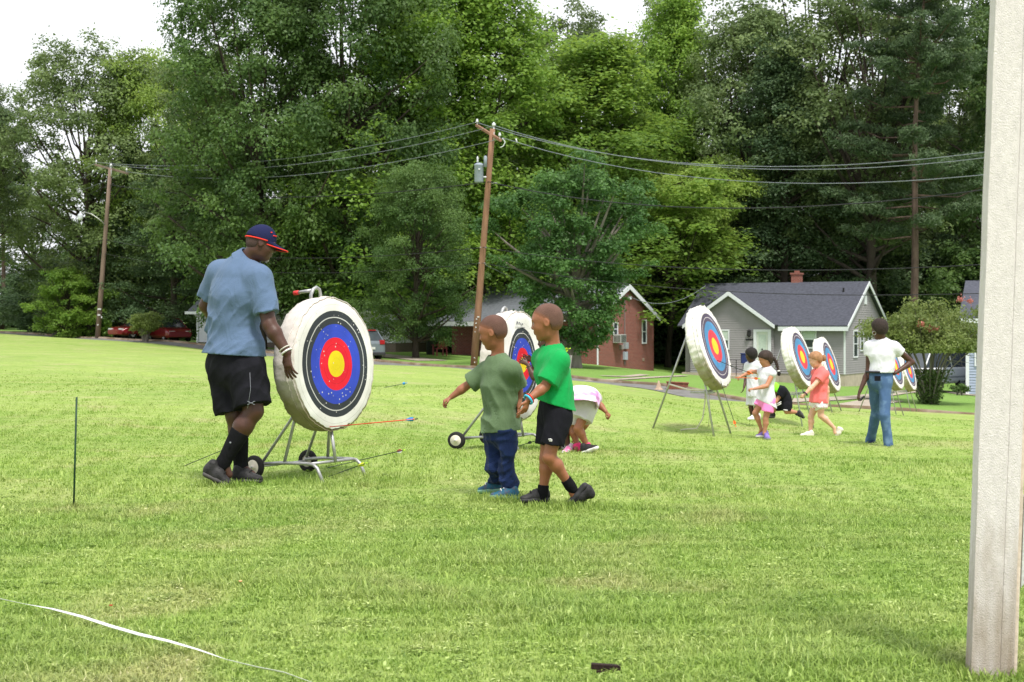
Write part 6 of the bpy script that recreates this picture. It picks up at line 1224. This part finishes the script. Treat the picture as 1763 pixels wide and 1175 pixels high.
# brick house
pl_ = Plan(1026, 86, -28, -1.75); bh = thing('house', 'red brick house with grey roof behind the thick-trunked shade tree', 'house', pl_.o, pl_.a)
Lb, Db = 8.9, 7.9; ze = pl_.zpix(545, 0, 0); zr = pl_.zpix(494, 0, Db/2); rr_ = (zr-ze)/(Db/2); ov = .35
mb = MB(); mb.box((-Lb,0,-1.2), (0,Db,ze)); mb.prism([(-.01,0,ze),(-.01,Db,ze),(-.01,Db/2,zr)], (-Lb+.02,0,0)); mb.build('wall', M_BRICK, bh, world=False)
mb = MB(); e0 = ze-ov*rr_+.05; pv = 1.6; slab(mb, (-Lb-.3,-ov,e0), (.22,-ov,e0), (.22,Db/2,zr+.05), (-Lb-.3,Db/2,zr+.05)); slab(mb, (.22,Db+ov,e0), (-Lb-.3,Db+ov,e0), (-Lb-.3,Db/2,zr+.052), (.22,Db/2,zr+.052)); slab(mb, (-Lb-.3,-2.2,e0-.25), (-Lb+4.8,-2.2,e0-.25), (-Lb+4.8,-ov+.02,e0+.01), (-Lb-.3,-ov+.02,e0+.01)); rf = mb.build('roof', M_ROOFG, bh, world=False)
mb = MB(); mb.box((-Lb+4.8,-ov-.03,e0-.16), (.24,-ov-.005,e0+.03)); mb.box((-Lb-.3,-2.23,e0-.42), (-Lb+4.8,-2.205,e0-.18))
for y0_, y1_ in ((-ov-.02, Db/2), (Db+ov+.02, Db/2)): mb.prism([(.225,y0_,e0-.14),(.225,y0_,e0+.10),(.225,y1_,zr+.14),(.225,y1_,zr-.14)], (.035,0,0))
mb.build('trim', M_TRIM, bh, world=False)
mb = MB(); mb.box((-Lb-.1,-2.15,-.5), (-Lb+.02,-2.03,e0-.4)); mb.build('porch_column', M_TRIM, bh, world=False); mb = MB(); mb.box((-Lb-.2,-2.2,-1.2), (-Lb+4.7,-.01,.42)); mb.build('porch_floor', M_SKIRT, bh, world=False)
mb = MB(); mb.tube([(.04,.12,-.4),(.04,.12,ze-.3),(.08,-.1,ze-.1)], .05, 8); mb.build('downspout', M_TRIM, bh, world=False)
SW = lambda u, z: Vector((.0,u,z)); yp = lambda p_: pl_.ypix(p_)
for (pa, pb_, ya, yb) in ((1056,1062,557,577),(1105.5,1111.5,553,590)): z1_ = pl_.zpix(ya, 0, yp(pa)); z0_ = pl_.zpix(yb, 0, yp(pa)); window(bh, SW, SX, yp(pa), z0_, yp(pb_)-yp(pa), z1_-z0_, curtain=False)
mb = MB(); ya_ = yp(1054.5); zc = pl_.zpix(584, 0, ya_); mb.box((.02,ya_,zc-.22), (.5,ya_+.75,zc+.25)); ac = mb.build('air_conditioner', pmat('grey_metal', (.42,.43,.42), .5, .1), bh, world=False, bevel=.01); mb = MB()
for k in range(7): mb.box((.502,ya_+.05,zc-.17+.058*k), (.512,ya_+.70,zc-.145+.058*k))
for k in range(5): mb.box((.1+.08*k,ya_-.012,zc-.16), (.13+.08*k,ya_-.002,zc+.18))
mb.build('grille', M_IRON, ac, world=False)
def wallbox(name, pxa, pxb, yt, yb, d, mat):
    a_, b2 = yp(pxa), yp(pxb); mb = MB(); mb.box((.004,a_,pl_.zpix(yb,0,a_)), (d,b2,pl_.zpix(yt,0,a_))); return mb.build(name, mat, bh, world=False, bevel=.01)
wallbox('meter_box', 1072.5, 1077.5, 590, 601, .18, pmat('meter_grey', (.32,.34,.38), .5, .1)); wallbox('panel_box', 1072, 1077, 606, 620, .15, pmat('panel_grey', (.38,.42,.50), .5, .1)); wallbox('utility_box', 1066, 1070.5, 594, 602, .14, pmat('box_grey', (.30,.26,.26), .6, .1)); wallbox('wall_vent', 1105.5, 1109, 617, 622, .03, pmat('vent_tan', (.32,.24,.19), .6, .1))
mb = MB(); yc = yp(1074.5); mb.tube([(.04,yc,pl_.zpix(592,0,yc)),(.04,yc,pl_.zpix(508,0,yc)+.2)], .022, 6); mb.tube([(.04,yc,pl_.zpix(622,0,yc)),(.04,yc,pl_.zpix(628,0,yc))], .03, 6); mb.build('conduit', pmat('conduit_grey', (.25,.22,.22), .6, .1), bh, world=False); wallbox('gable_lamp', 1080, 1083, 511, 516, .16, M_TRIM)
# red garden chair on the porch side
g0 = W(757,609,87); g0.z = H(g0.x, g0.y); M_RC = pmat('red_chair_paint', (.22,.035,.045), .6, .1); ch = thing('garden_chair', 'red garden chair on the grass by the porch of the brick house', 'chair', g0, R(205))
mb = MB(); [mb.box((-.28+.14*k,-.28,.36+.0), (-.17+.14*k,.26,.385)) for k in range(4)]; mb.build('seat', M_RC, ch, world=False); mb = MB(); Mx = Matrix.Translation((0,.27,.38))@Matrix.Rotation(R(-20), 4, 'X'); [mb.box((-.28+.14*k,0,0), (-.17+.14*k,.02,.62+.04*(1.5-abs(k-1.5))), M=Mx) for k in range(4)]; mb.box((-.28,.02,.15), (.25,.045,.22), M=Mx); mb.build('backrest', M_RC, ch, world=False)
for (x, y) in ((-.3,-.26),(.27,-.26),(-.3,.26),(.27,.26)): mb = MB(); mb.box((x,y,-.02), (x+.04,y+.09,.56 if y < 0 else .40)); mb.build('leg', M_RC, ch, world=False)
for x in (-.33,.25): mb = MB(); mb.box((x,-.34,.56), (x+.11,.36,.585)); mb.build('armrest', M_RC, ch, world=False)
g1 = W(741,608,88); g1.z = H(g1.x, g1.y); mb = MB(); mb.lathe([(.0,.86),(.28,.85),(.30,.80),(.26,.78),(.22,0),(0,0)], g1, (0,0,1), 14); tag(mb.build('trash_bin', pmat('dark_bin', (.03,.03,.035), .5, .2), smooth=True, loc=g1), 'dark round bin beside the red garden chair', 'bin')
# long white house behind the man and the nearest target
pl_ = Plan(681, 91, -24, -.75); wh = thing('house', 'long white house glimpsed behind the man and the nearest target', 'house', pl_.o, pl_.a)
Lw, Dw = 13.5, 6.5; zs_ = pl_.zpix(591, 0, 0); ze = pl_.zpix(531, 0, 0); zr = ze+1.9; rr_ = (zr-ze)/(Dw/2)
mb = MB(); mb.box((-Lw,.0,-.8), (0,Dw,zs_)); mb.build('foundation', M_SKIRT, wh, world=False); mb = MB(); mb.box((-Lw+.02,.02,zs_), (-.02,Dw-.02,ze)); mb.prism([(-.02,.02,ze),(-.02,Dw-.02,ze),(-.02,Dw/2,zr)], (-Lw+.04,0,0)); mb.build('wall', M_WSIDE, wh, world=False)
mb = MB(); clap(mb, lambda u, z: Vector((u,0,z)), lambda z: -Lw, lambda z: 0, zs_, ze, FX, .18); clap(mb, lambda u, z: Vector((0,u,z)), lambda z: max(0, (z-ze)/rr_), lambda z: min(Dw, Dw-(z-ze)/rr_), zs_, zr, SX, .18); mb.build('siding', M_WSIDE, wh, world=False)
mb = MB(); e0 = ze-.4*rr_+.05; slab(mb, (-Lw-.35,-.4,e0), (.35,-.4,e0), (.35,Dw/2,zr+.05), (-Lw-.35,Dw/2,zr+.05)); slab(mb, (.35,Dw+.4,e0), (-Lw-.35,Dw+.4,e0), (-Lw-.35,Dw/2,zr+.052), (.35,Dw/2,zr+.052)); mb.build('roof', M_ROOFG, wh, world=False)
mb = MB(); mb.box((-Lw-.5,-.52,e0-.12), (.36,-.405,e0+.04)); mb.build('gutter', M_TRIM, wh, world=False); mb = MB(); mb.tube([(-Lw+.1,-.08,-.3),(-Lw+.1,-.08,ze-.5),(-Lw+.1,-.45,e0-.05)], .05, 8); mb.build('downspout', M_TRIM, wh, world=False)
for u in (-11.4,-8.2,-6.2,-3.4): window(wh, lambda u_, z: Vector((u_,-.02,z)), FX, u, zs_+.75, .8, 1.15, curtain=False)
# pale blue-grey house by the post
pl_ = Plan(1664, 72, -20, -2.35); ph_ = thing('house', 'pale blue-grey sided house half hidden by the white post and the crape myrtle', 'house', pl_.o, pl_.a)
ze = pl_.zpix(545, 0, 0); zf = .25; mb = MB(); mb.box((0,0,-.6), (8,7,zf)); mb.build('foundation', M_FOUND, ph_, world=False); mb = MB(); mb.box((.02,.02,zf), (7.98,6.98,ze)); mb.build('wall', M_BLUES, ph_, world=False)
mb = MB(); clap(mb, lambda u, z: Vector((u,0,z)), lambda z: 0, lambda z: 8, zf, ze, FX); clap(mb, lambda u, z: Vector((0,u,z)), lambda z: 0, lambda z: 7, zf, ze, (-1,0,0)); mb.build('siding', M_BLUES, ph_, world=False)
mb = MB(); slab(mb, (-.3,-.4,ze-.15), (8.3,-.4,ze-.15), (8.3,3.5,ze+1.6), (-.3,3.5,ze+1.6)); slab(mb, (8.3,7.4,ze-.15), (-.3,7.4,ze-.15), (-.3,3.5,ze+1.602), (8.3,3.5,ze+1.602)); mb.prism([(.02,.02,ze),(.02,6.98,ze),(.02,3.5,ze+1.5)], (7.9,0,0)); mb.build('roof', M_ROOF, ph_, world=False)
mb = MB(); mb.box((-.03,-.045,zf), (.12,-.02,ze)); mb.box((-.32,-.44,ze-.30), (8.3,-.405,ze-.10)); mb.build('trim', M_TRIM, ph_, world=False); x0_ = pl_.xpix(1681); window(ph_, lambda u, z: Vector((u,-.02,z)), FX, x0_, pl_.zpix(628, x0_, 0), .75, pl_.zpix(590, x0_, 0)-pl_.zpix(628, x0_, 0)+.3, curtain=False)
mb = MB(); mb.box((.0,-.5,0), (.9,-.1,.35), M=Matrix.Translation((-1.9,0,-.1))); mb.build('brick_planter', M_BRICK, ph_, world=False)
# ---------------------------------------------------------------- cars
def car(label, cat, loc, rz, Lc, Wc, Hc, prof, glass, paint, wheels, wr=.31, extra=None, name='car'):
    "prof: (x, z_bottom, z_belt) along the length, x forward; glass: (x, z) outline of the cabin side"
    t = thing(name, label, cat, loc, rz); hw = Wc/2; mb = MB(); vs = []
    for i, (x, zb, zt) in enumerate(prof):
        e = 1 if 0 < i < len(prof)-1 else .86; k = hw*e
        vs += [(x,-k*.90,zb),(x,-k,zb+.12),(x,-k*1.0,zb+(zt-zb)*.55),(x,-k*.96,zt-.06),(x,-k*.88,zt),(x,k*.88,zt),(x,k*.96,zt-.06),(x,k,zb+(zt-zb)*.55),(x,k,zb+.12),(x,k*.90,zb)]
    n = len(prof); mb.add(vs, [(i*10+k, i*10+(k+1) % 10, (i+1)*10+(k+1) % 10, (i+1)*10+k) for i in range(n-1) for k in range(10)]+[tuple(range(9,-1,-1)), tuple((n-1)*10+k for k in range(10))])
    bo = mb.build('body', paint, t, world=False, bevel=.03)
    # cabin: glass block with painted roof and pillars
    mb = MB(); zt = max(z for _, z in glass); zb = min(z for _, z in glass); tw = lambda z: hw*(.90-.20*(z-zb)/(zt-zb)); m = len(glass); vs = [(x,-tw(z),z) for x, z in glass]+[(x,tw(z),z) for x, z in glass]
    mb.add(vs, [tuple(range(m-1,-1,-1)), tuple(range(m,2*m))]+[(i,(i+1) % m,m+(i+1) % m,m+i) for i in range(m)]); mb.build('windows', M_GLASS, t, world=False)
    mb = MB(); rp_ = [(x, z) for x, z in glass if z > zt-.09]; xa_, xb_ = min(x for x, _ in rp_), max(x for x, _ in rp_); mb.box((xa_-.02,-hw*.70,zt-.03), (xb_+.02,hw*.70,zt+.03)); o_ = sorted(glass)
    for s in (-1, 1):
        for i in range(m):
            (xA, zA), (xB, zB) = glass[i], glass[(i+1) % m]
            if abs(zA-zB) > .12: mb.tube([(xA,s*(tw(zA)+.004),zA),(xB,s*(tw(zB)+.004),zB)], .032, 6)
        xm = (xa_+xb_)/2; mb.tube([(xm,s*(tw(zb)+.004),zb),(xm,s*(tw(zt)+.004),zt)], .03, 6); mb.tube([(xa_,s*tw(zt),zt),(xb_,s*tw(zt),zt)], .04, 6)
    mb.build('roof', paint, t, world=False, bevel=.01)
    for x in wheels:
        for s in (-1, 1):
            w = MB(); w.lathe([(wr*.6,-.09),(wr*.93,-.10),(wr,-.06),(wr,.06),(wr*.93,.10),(wr*.6,.09)], (x,s*(hw-.10),wr), (0,s,0), 20); wo = w.build('wheel', M_TYRE, t, world=False, smooth=True)
            w = MB(); w.lathe([(0,.04),(wr*.2,.07),(wr*.3,.05),(wr*.56,.075),(wr*.63,.088),(wr*.64,.06)], (x,s*(hw-.10),wr), (0,s,0), 20); w.build('rim', pmat('alloy', (.45,.46,.48), .35, .1, metal=.5), wo, world=False, smooth=True)
    if extra: extra(t, bo)
    return t
M_RED = pmat('dark_red_paint', (.20,.010,.016), .3, .05, coat=.6); M_SILVER = pmat('silver_green_paint', (.17,.20,.23), .35, .05, coat=.5, metal=.2); M_CARW = pmat('white_paint', (.82,.83,.84), .5, .05); M_TAIL = pmat('red_lamp', (.35,.01,.015), .2, .1); M_HEAD = pmat('clear_lamp', (.62,.65,.66), .15, .1); M_PLATE = pmat('number_plate', (.62,.62,.6), .5, .05); M_ORL = pmat('amber_lamp', (.60,.18,.03), .3, .1)
sed = [(-2.2,.35,.78),(-2.1,.25,.92),(-1.3,.22,.96),(0,.2,.92),(1.1,.2,.90),(1.8,.22,.80),(2.15,.28,.64)]; gls = [(-1.75,.94),(-1.0,1.40),(.15,1.43),(1.05,.90)]
def lamps(rear=True, front=True, W_=1.7, zr_=.72, xr=-2.2, xf=2.12, zf_=.6):
    def f(t, bo):
        for s in (-1, 1):
            if rear: mb = MB(); mb.box((xr-.02,s*W_*.30-.16,zr_-.07), (xr+.12,s*W_*.30+.16,zr_+.09)); mb.build('tail_light', M_TAIL, t, world=False, bevel=.02)
            if front: mb = MB(); mb.box((xf-.14,s*W_*.30-.18,zf_-.07), (xf+.02,s*W_*.30+.18,zf_+.07)); mb.build('headlight', M_HEAD, t, world=False, bevel=.02)
        mb = MB(); mb.box((xr-.03,-.25,.48), (xr+.02,.25,.60)); mb.build('number_plate', M_PLATE, t, world=False)
    return f
x = W(304,0,103).x; car('dark red saloon parked in the shade left of the long white house', 'car', (x-.45, 103, H(x,103)+.10), R(-60), 4.4, 1.72, 1.43, sed, gls, M_RED, (-1.35,1.38), extra=lamps())
x = W(236,0,104).x; car('dark red car mostly hidden by the small bush, only its lamp and wheel showing', 'car', (x+.3, 104.0, H(x,104)+.10), R(232), 4.4, 1.72, 1.1, [(a_, b2, c_*.92) for a_, b2, c_ in sed], [(-1.5,.86),(-.9,1.22),(.1,1.24),(.9,.82)], M_RED, (-1.35,1.38), extra=lamps())
hat = [(-1.95,.35,.85),(-1.88,.25,1.0),(-1.2,.22,1.0),(0,.2,.95),(1.0,.2,.92),(1.6,.22,.82),(1.95,.28,.66)]; hg_ = [(-1.86,1.0),(-1.45,1.47),(-.2,1.52),(.5,1.42),(1.15,.92)]
def hx(t, bo):
    for s in (-1, 1): mb = MB(); mb.box((-1.99,s*.66-.12,.80), (-1.80,s*.66+.15,1.03)); mb.build('tail_light', M_TAIL, t, world=False, bevel=.03); mb = MB(); mb.box((1.8,s*.55-.18,.55), (1.97,s*.55+.18,.68)); mb.build('headlight', M_HEAD, t, world=False, bevel=.02)
    mb = MB(); mb.box((-2.0,-.24,.56), (-1.94,.24,.68)); mb.build('number_plate', M_PLATE, t, world=False); mb = MB(); mb.box((-2.03,-.8,.26), (-1.9,.8,.42)); mb.build('bumper', pmat('bumper_black', (.04,.04,.045), .6, .2), t, world=False, bevel=.03)
    mb = MB(); mb.box((-1.5,-.5,1.50), (-1.35,.5,1.55)); mb.build('spoiler', M_TAIL, t, world=False, bevel=.01)
g0 = G(641,624); xx = W(611,0,81).x; car('silver-green hatchback seen from behind beside the nearest target', 'car', (xx-.15, 83.0, H(xx,82)-.03), R(118), 3.9, 1.68, 1.5, hat, hg_, M_SILVER, (-1.2,1.25), wr=.29, extra=hx)
van = [(-2.6,.45,1.08),(-2.5,.38,1.12),(0,.35,1.12),(1.3,.35,1.12),(1.5,.35,1.10),(2.4,.38,1.02),(2.6,.45,.85)]; vg = [(-2.45,1.10),(-2.25,1.80),(.7,1.84),(1.45,1.10)]
def vx(t, bo):
    mb = MB(); mb.box((-2.2,.9,.62), (1.4,.925,.70)); mb.box((-2.2,-.925,.62), (1.4,-.9,.70)); mb.build('side_moulding', pmat('moulding', (.4,.42,.44), .5, .1), t, world=False)
    for s in (-1, 1): mb = MB(); mb.box((-2.64,s*.7-.12,.75), (-2.50,s*.7+.12,1.05)); mb.build('tail_light', M_ORL, t, world=False, bevel=.02); mb = MB(); mb.box((2.5,s*.6-.2,.70), (2.64,s*.6+.2,.85)); mb.build('headlight', M_HEAD, t, world=False, bevel=.02)
    mb = MB(); mb.box((-2.7,-.85,.42), (-2.55,.85,.58)); mb.build('bumper', M_GALV, t, world=False, bevel=.03)
xx = W(1606,0,74).x; car('white sport utility vehicle parked behind the crape myrtle', 'car', (xx, 75.0, H(xx,75)+.02), R(222), 5.2, 1.84, 1.85, van, vg, M_CARW, (-1.55,1.65), wr=.38, extra=vx)
# ---------------------------------------------------------------- utility poles and wires
M_POLE = pmat('creosote_pole', srgb(136,102,82), .9, .25, 5, .6, 25, stretch=(1,1,.2)); M_POLEG = pmat('grey_brown_pole', srgb(122,104,94), .9, .25, 5, .6, 25, stretch=(1,1,.2)); M_INS = pmat('white_insulator', (.65,.66,.70), .3, .05); M_TAG = pmat('aluminium_tag', (.6,.6,.62), .4, .1); M_TRF = pmat('transformer_grey', (.27,.31,.38), .5, .06); M_ALU = pmat('bare_aluminium', (.22,.24,.28), .6, .1, metal=.2); M_WIRE = pmat('black_wire', (.02,.02,.024), .6, .2)
def pole(label, base, topp, r0, r1, mat, arm):
    b_, t_ = Vector(base), Vector(topp); o = thing('utility_pole', label, 'utility pole', b_); mb = MB(); mb.tube([b_+(t_-b_)*q for q in (-.02,.25,.5,.75,1)], [r0, r0*.94+r1*.06, (r0+r1)/2, r1*1.1, r1], 14); mb.build('pole', mat, o, smooth=True)
    a0, a1 = map(Vector, arm); d = (a1-a0).normalized(); mb = MB(); s_ = d.cross(Vector((0,0,1))).normalized()*.05; u_ = Vector((0,0,.06)); mb.prism([a0-s_-u_, a0+s_-u_, a0+s_+u_, a0-s_+u_], a1-a0); ca_ = mb.build('crossarm', mat, o)
    for p_ in (a0+d*.12, a1-d*.12): mb = MB(); mb.lathe([(.02,0),(.02,.1),(.06,.10),(.065,.16),(.04,.2),(.05,.24),(0,.27)], p_+u_, (0,0,1), 10); mb.build('insulator', M_INS, ca_, smooth=True)
    mb = MB(); mb.tube([t_+Vector((.06,-.05,-.5)), t_+Vector((.06,-.05,.12))], .03, 6); mb.lathe([(.03,0),(.08,.02),(.09,.1),(.05,.15),(0,.2)], t_+Vector((.06,-.05,.1)), (0,0,1), 10); mb.build('top_insulator', M_INS, o, smooth=True)
    return o
pm_b = G(815.5, 633.5); Dm = pm_b.y; pm_t = W(848,222,Dm-1); print('mid pole', Dm)
pm = pole('leaning brown utility pole with a transformer, at the centre of the view', pm_b, pm_t, .165, .12, M_POLE, (W(820,216,Dm+.9), W(862,242,Dm-1.9)))
xp = lambda y: pm_b+(pm_t-pm_b)*((633.5-y)/(633.5-222))
mb = MB(); c = xp(297)+Vector((-.46,-.05,0)); mb.lathe([(0,-.46),(.18,-.45),(.205,-.40),(.205,.30),(.22,.32),(.22,.37),(.11,.44),(0,.46)], c, (0,0,1), 20); tr = mb.build('transformer', M_TRF, pm, smooth=True)
mb = MB(); mb.lathe([(.03,0),(.05,.05),(.03,.1),(.05,.15),(.02,.26),(0,.27)], c+Vector((-.06,0,.48)), (0,0,1), 8); mb.tube([c+Vector((.2,0,.3)), c+Vector((.34,0,.3))], .04, 6); mb.tube([c+Vector((.2,0,-.2)), c+Vector((.34,0,-.2))], .04, 6); mb.box(c+Vector((-.02,-.26,.1)), c+Vector((.06,-.235,.16))); mb.build('bushing', M_INS, tr, smooth=True)
mb = MB(); mb.lathe([(0,0),(.07,.0),(.08,.45),(.05,.5),(0,.52)], xp(280)+Vector((-.2,-.12,-.2)), (0,0,1), 12); mb.build('arrester', M_TRF, pm, smooth=True)
q = W(865,240,Dm-1.9); mb = MB(); mb.tube([q+Vector((0,0,.05)), q+Vector((.12,0,-.12)), q+Vector((.05,0,-.3)), q+Vector((-.1,0,-.38))], .025, 6); mb.tube([q+Vector((.6,-.7,-.05)), q+Vector((.66,-.7,-.25))], .03, 6); mb.build('jumper_wire', M_INS, pm, smooth=True)
mb = MB(); pp = xp(312); mb.box(pp+Vector((.16,-.05,-.10)), pp+Vector((.40,.0,-.04))); [mb.tube([xp(y)+Vector((-.15,-.1,0)), xp(y)+Vector((.15,-.1,0)), xp(y)+Vector((.15,.1,0))], .02, 5) for y in (425,452)]; mb.build('cable_clamp', M_GALV, pm)
mb = MB()
for (y, dx, w_, h_) in ((545,.03,.09,.05),(549,-.04,.05,.05),(556,-.05,.06,.04),(563,-.04,.04,.06),(571,-.06,.05,.03),(616,.0,.04,.05),(624,.03,.05,.04)): pp = xp(y); mb.box(pp+Vector((dx-w_/2,-.185,-h_/2)), pp+Vector((dx+w_/2,-.155,h_/2)))
mb.build('metal_tags', M_TAG, pm)
pl_b = W(168,583,102); pl_b.z = H(pl_b.x, pl_b.y); pl_t = W(190,290,101); xq = lambda y: pl_b+(pl_t-pl_b)*((583-y)/(583-290))
plo_ = pole('thinner utility pole with a street lamp, at the left', pl_b, pl_t, .165, .115, M_POLEG, (W(164,284,102.6), W(220,299,100.2)))
mb = MB(); a0 = xq(390); mb.tube([a0, W(176,382,101), W(168,376,101), W(158,369,101), W(146,365.5,101)], [.035,.032,.03,.028,.026], 8); la = mb.build('lamp_arm', M_GALV, plo_, smooth=True)
c = W(138.5,371,101); mb = MB(); mb.lathe([(0,.26),(.05,.24),(.06,.12),(.14,.08),(.18,-.02),(.18,-.12)], c, (0,0,1), 16); lh = mb.build('lamp_head', pmat('lamp_housing', (.5,.53,.58), .5, .1), la, smooth=True); mb = MB(); mb.lathe([(.175,-.12),(.17,-.22),(.10,-.30),(0,-.32)], c, (0,0,1), 16); mb.build('lamp_globe', pmat('frosted_lens', (.72,.76,.82), .3, .05), lh, smooth=True); mb = MB(); mb.tube([c+Vector((.05,0,.12)), W(146,365.5,101)], .04, 6); mb.build('lamp_neck', M_GALV, lh)
mb = MB()
for (y, dx, w_, h_) in ((532,.02,.22,.10),(542,.02,.16,.10),(546,.2,.08,.10),(559,0,.10,.05)): pp = xq(y); mb.box(pp+Vector((dx-w_/2,-.19,-h_/2)), pp+Vector((dx+w_/2,-.155,h_/2)))
mb.build('metal_tags', M_TAG, plo_)
GWI = 'overhead wires between the poles'
def wire(label, pts, sag, r, mat=M_ALU):
    mb = MB(); P_ = []
    for i, (a, b) in enumerate(zip(pts[:-1], pts[1:])):
        a, b = Vector(a), Vector(b); n_ = 24
        for k in range(n_+(1 if i == len(pts)-2 else 0)): t = k/n_; p_ = a.lerp(b, t); p_.z -= sag[i]*4*t*(1-t); P_.append(p_)
    mb.tube(P_, r, 5); tag(mb.build('power_line', mat, smooth=True, loc=pts[1]), label, 'power line', GWI)
ZR, DR = 8.6, 40.0; far = lambda dx, z: V(23.4+dx, DR, z); lf = lambda dx, z: V(-52+dx, 134, z)
def zend(py, Dd=50.7, D0=Dm, z0=9.95, sag=2.4, tt_=.654):     # end height that brings the wire through row py at the white post
    z = CZ-(py-HY)*Dd/F; return (z+sag*4*tt_*(1-tt_)-z0*(1-tt_))/tt_
iA, iB, iC = W(820,211,Dm+.9), W(852,217,Dm-1), W(866,238,Dm-1.9); jA, jB, jC = W(167,280,102.6), W(190,284,101), W(218,296,100.2)
wire('highest of the bare wires, running over the far end of both crossarms', [lf(-.5,11.9), jA, iA, far(-.6, zend(261, z0=iA.z))], [1.6,.9,2.4], .014)
wire('bare wire carried on the pole-top insulators, second from the top', [lf(0,11.8), jB, iB, far(.2, zend(268, z0=iB.z))], [1.6,1.0,2.4], .014)
wire('bare wire on the near ends of the crossarms, third from the top', [lf(.8,11.4), jC, iC, far(.9, zend(295, z0=iC.z))], [1.6,1.0,2.4], .014)
cA, cB = xq(318), xp(313)+Vector((0,-.15,0)); wire('thick dark cable fixed below the transformer, fourth from the top', [lf(0,10.2), cA, cB, far(0, zend(345, z0=cB.z))], [1.6,.75,2.0], .022, M_WIRE)
cA, cB = xq(412), xp(425)+Vector((0,-.15,0)); wire('thin dark cable crossing the poles just above the man in the cap', [lf(0,7.2), cA, cB, far(0, zend(455, z0=cB.z, sag=1.2))], [1.2,.8,1.2], .016, M_WIRE)
cA, cB = xq(436), xp(452)+Vector((0,-.15,0)); wire('lowest thin dark cable between the poles', [lf(0,6.4), cA, cB, far(0, zend(505, z0=cB.z, sag=1.2))], [1.2,.8,1.2], .014, M_WIRE)
a = xp(452); b = W(1076,507,89.5); mb = MB(); P_ = [a.lerp(b, k/16)-Vector((0,0,.6*4*(k/16)*(1-k/16))) for k in range(17)]; c2_ = W(1215,492,90); P_ += [b.lerp(c2_, k/12)-Vector((0,0,.75*4*(k/12)*(1-k/12))) for k in range(1, 13)]
mb.tube(P_, .014, 5); tag(mb.build('service_cable', M_ALU, smooth=True, loc=b), 'thin service cable looping from the brick house gable to the grey house', 'cable')
# ---------------------------------------------------------------- small things by the kerb
g0 = G(1134, 672); mb = MB(); mb.lathe([(r_*.6, h_*.75) for r_, h_ in [(0,.46),(.05,.44),(.065,.34),(.10,.30),(.12,.24),(.16,.12),(.26,.04),(.30,.0),(0,-.02)]], g0, (0,0,1), 14); tag(mb.build('hydrant', pmat('tan_stone', (.40,.29,.21), .8, .2), smooth=True, loc=g0), 'small tan cone-shaped stub on the verge, left of the rust-brown box', 'hydrant')
g0 = G(1166, 671); mb = MB(); mb.box((-.38,-.14,-.02), (.38,.14,.24), M=Matrix.Translation(g0)@Matrix.Rotation(R(-8), 4, 'Z')@Matrix.Rotation(R(3), 4, 'Y')); mb.box((-.41,-.17,.235), (.41,.17,.275), M=Matrix.Translation(g0)@Matrix.Rotation(R(-8), 4, 'Z')@Matrix.Rotation(R(3), 4, 'Y')); tag(mb.build('drain_box', pmat('rusty_brown', (.20,.075,.05), .9, .3, 8), loc=g0, bevel=.01), 'low rust-brown box on the verge behind the legs of the third target', 'box')
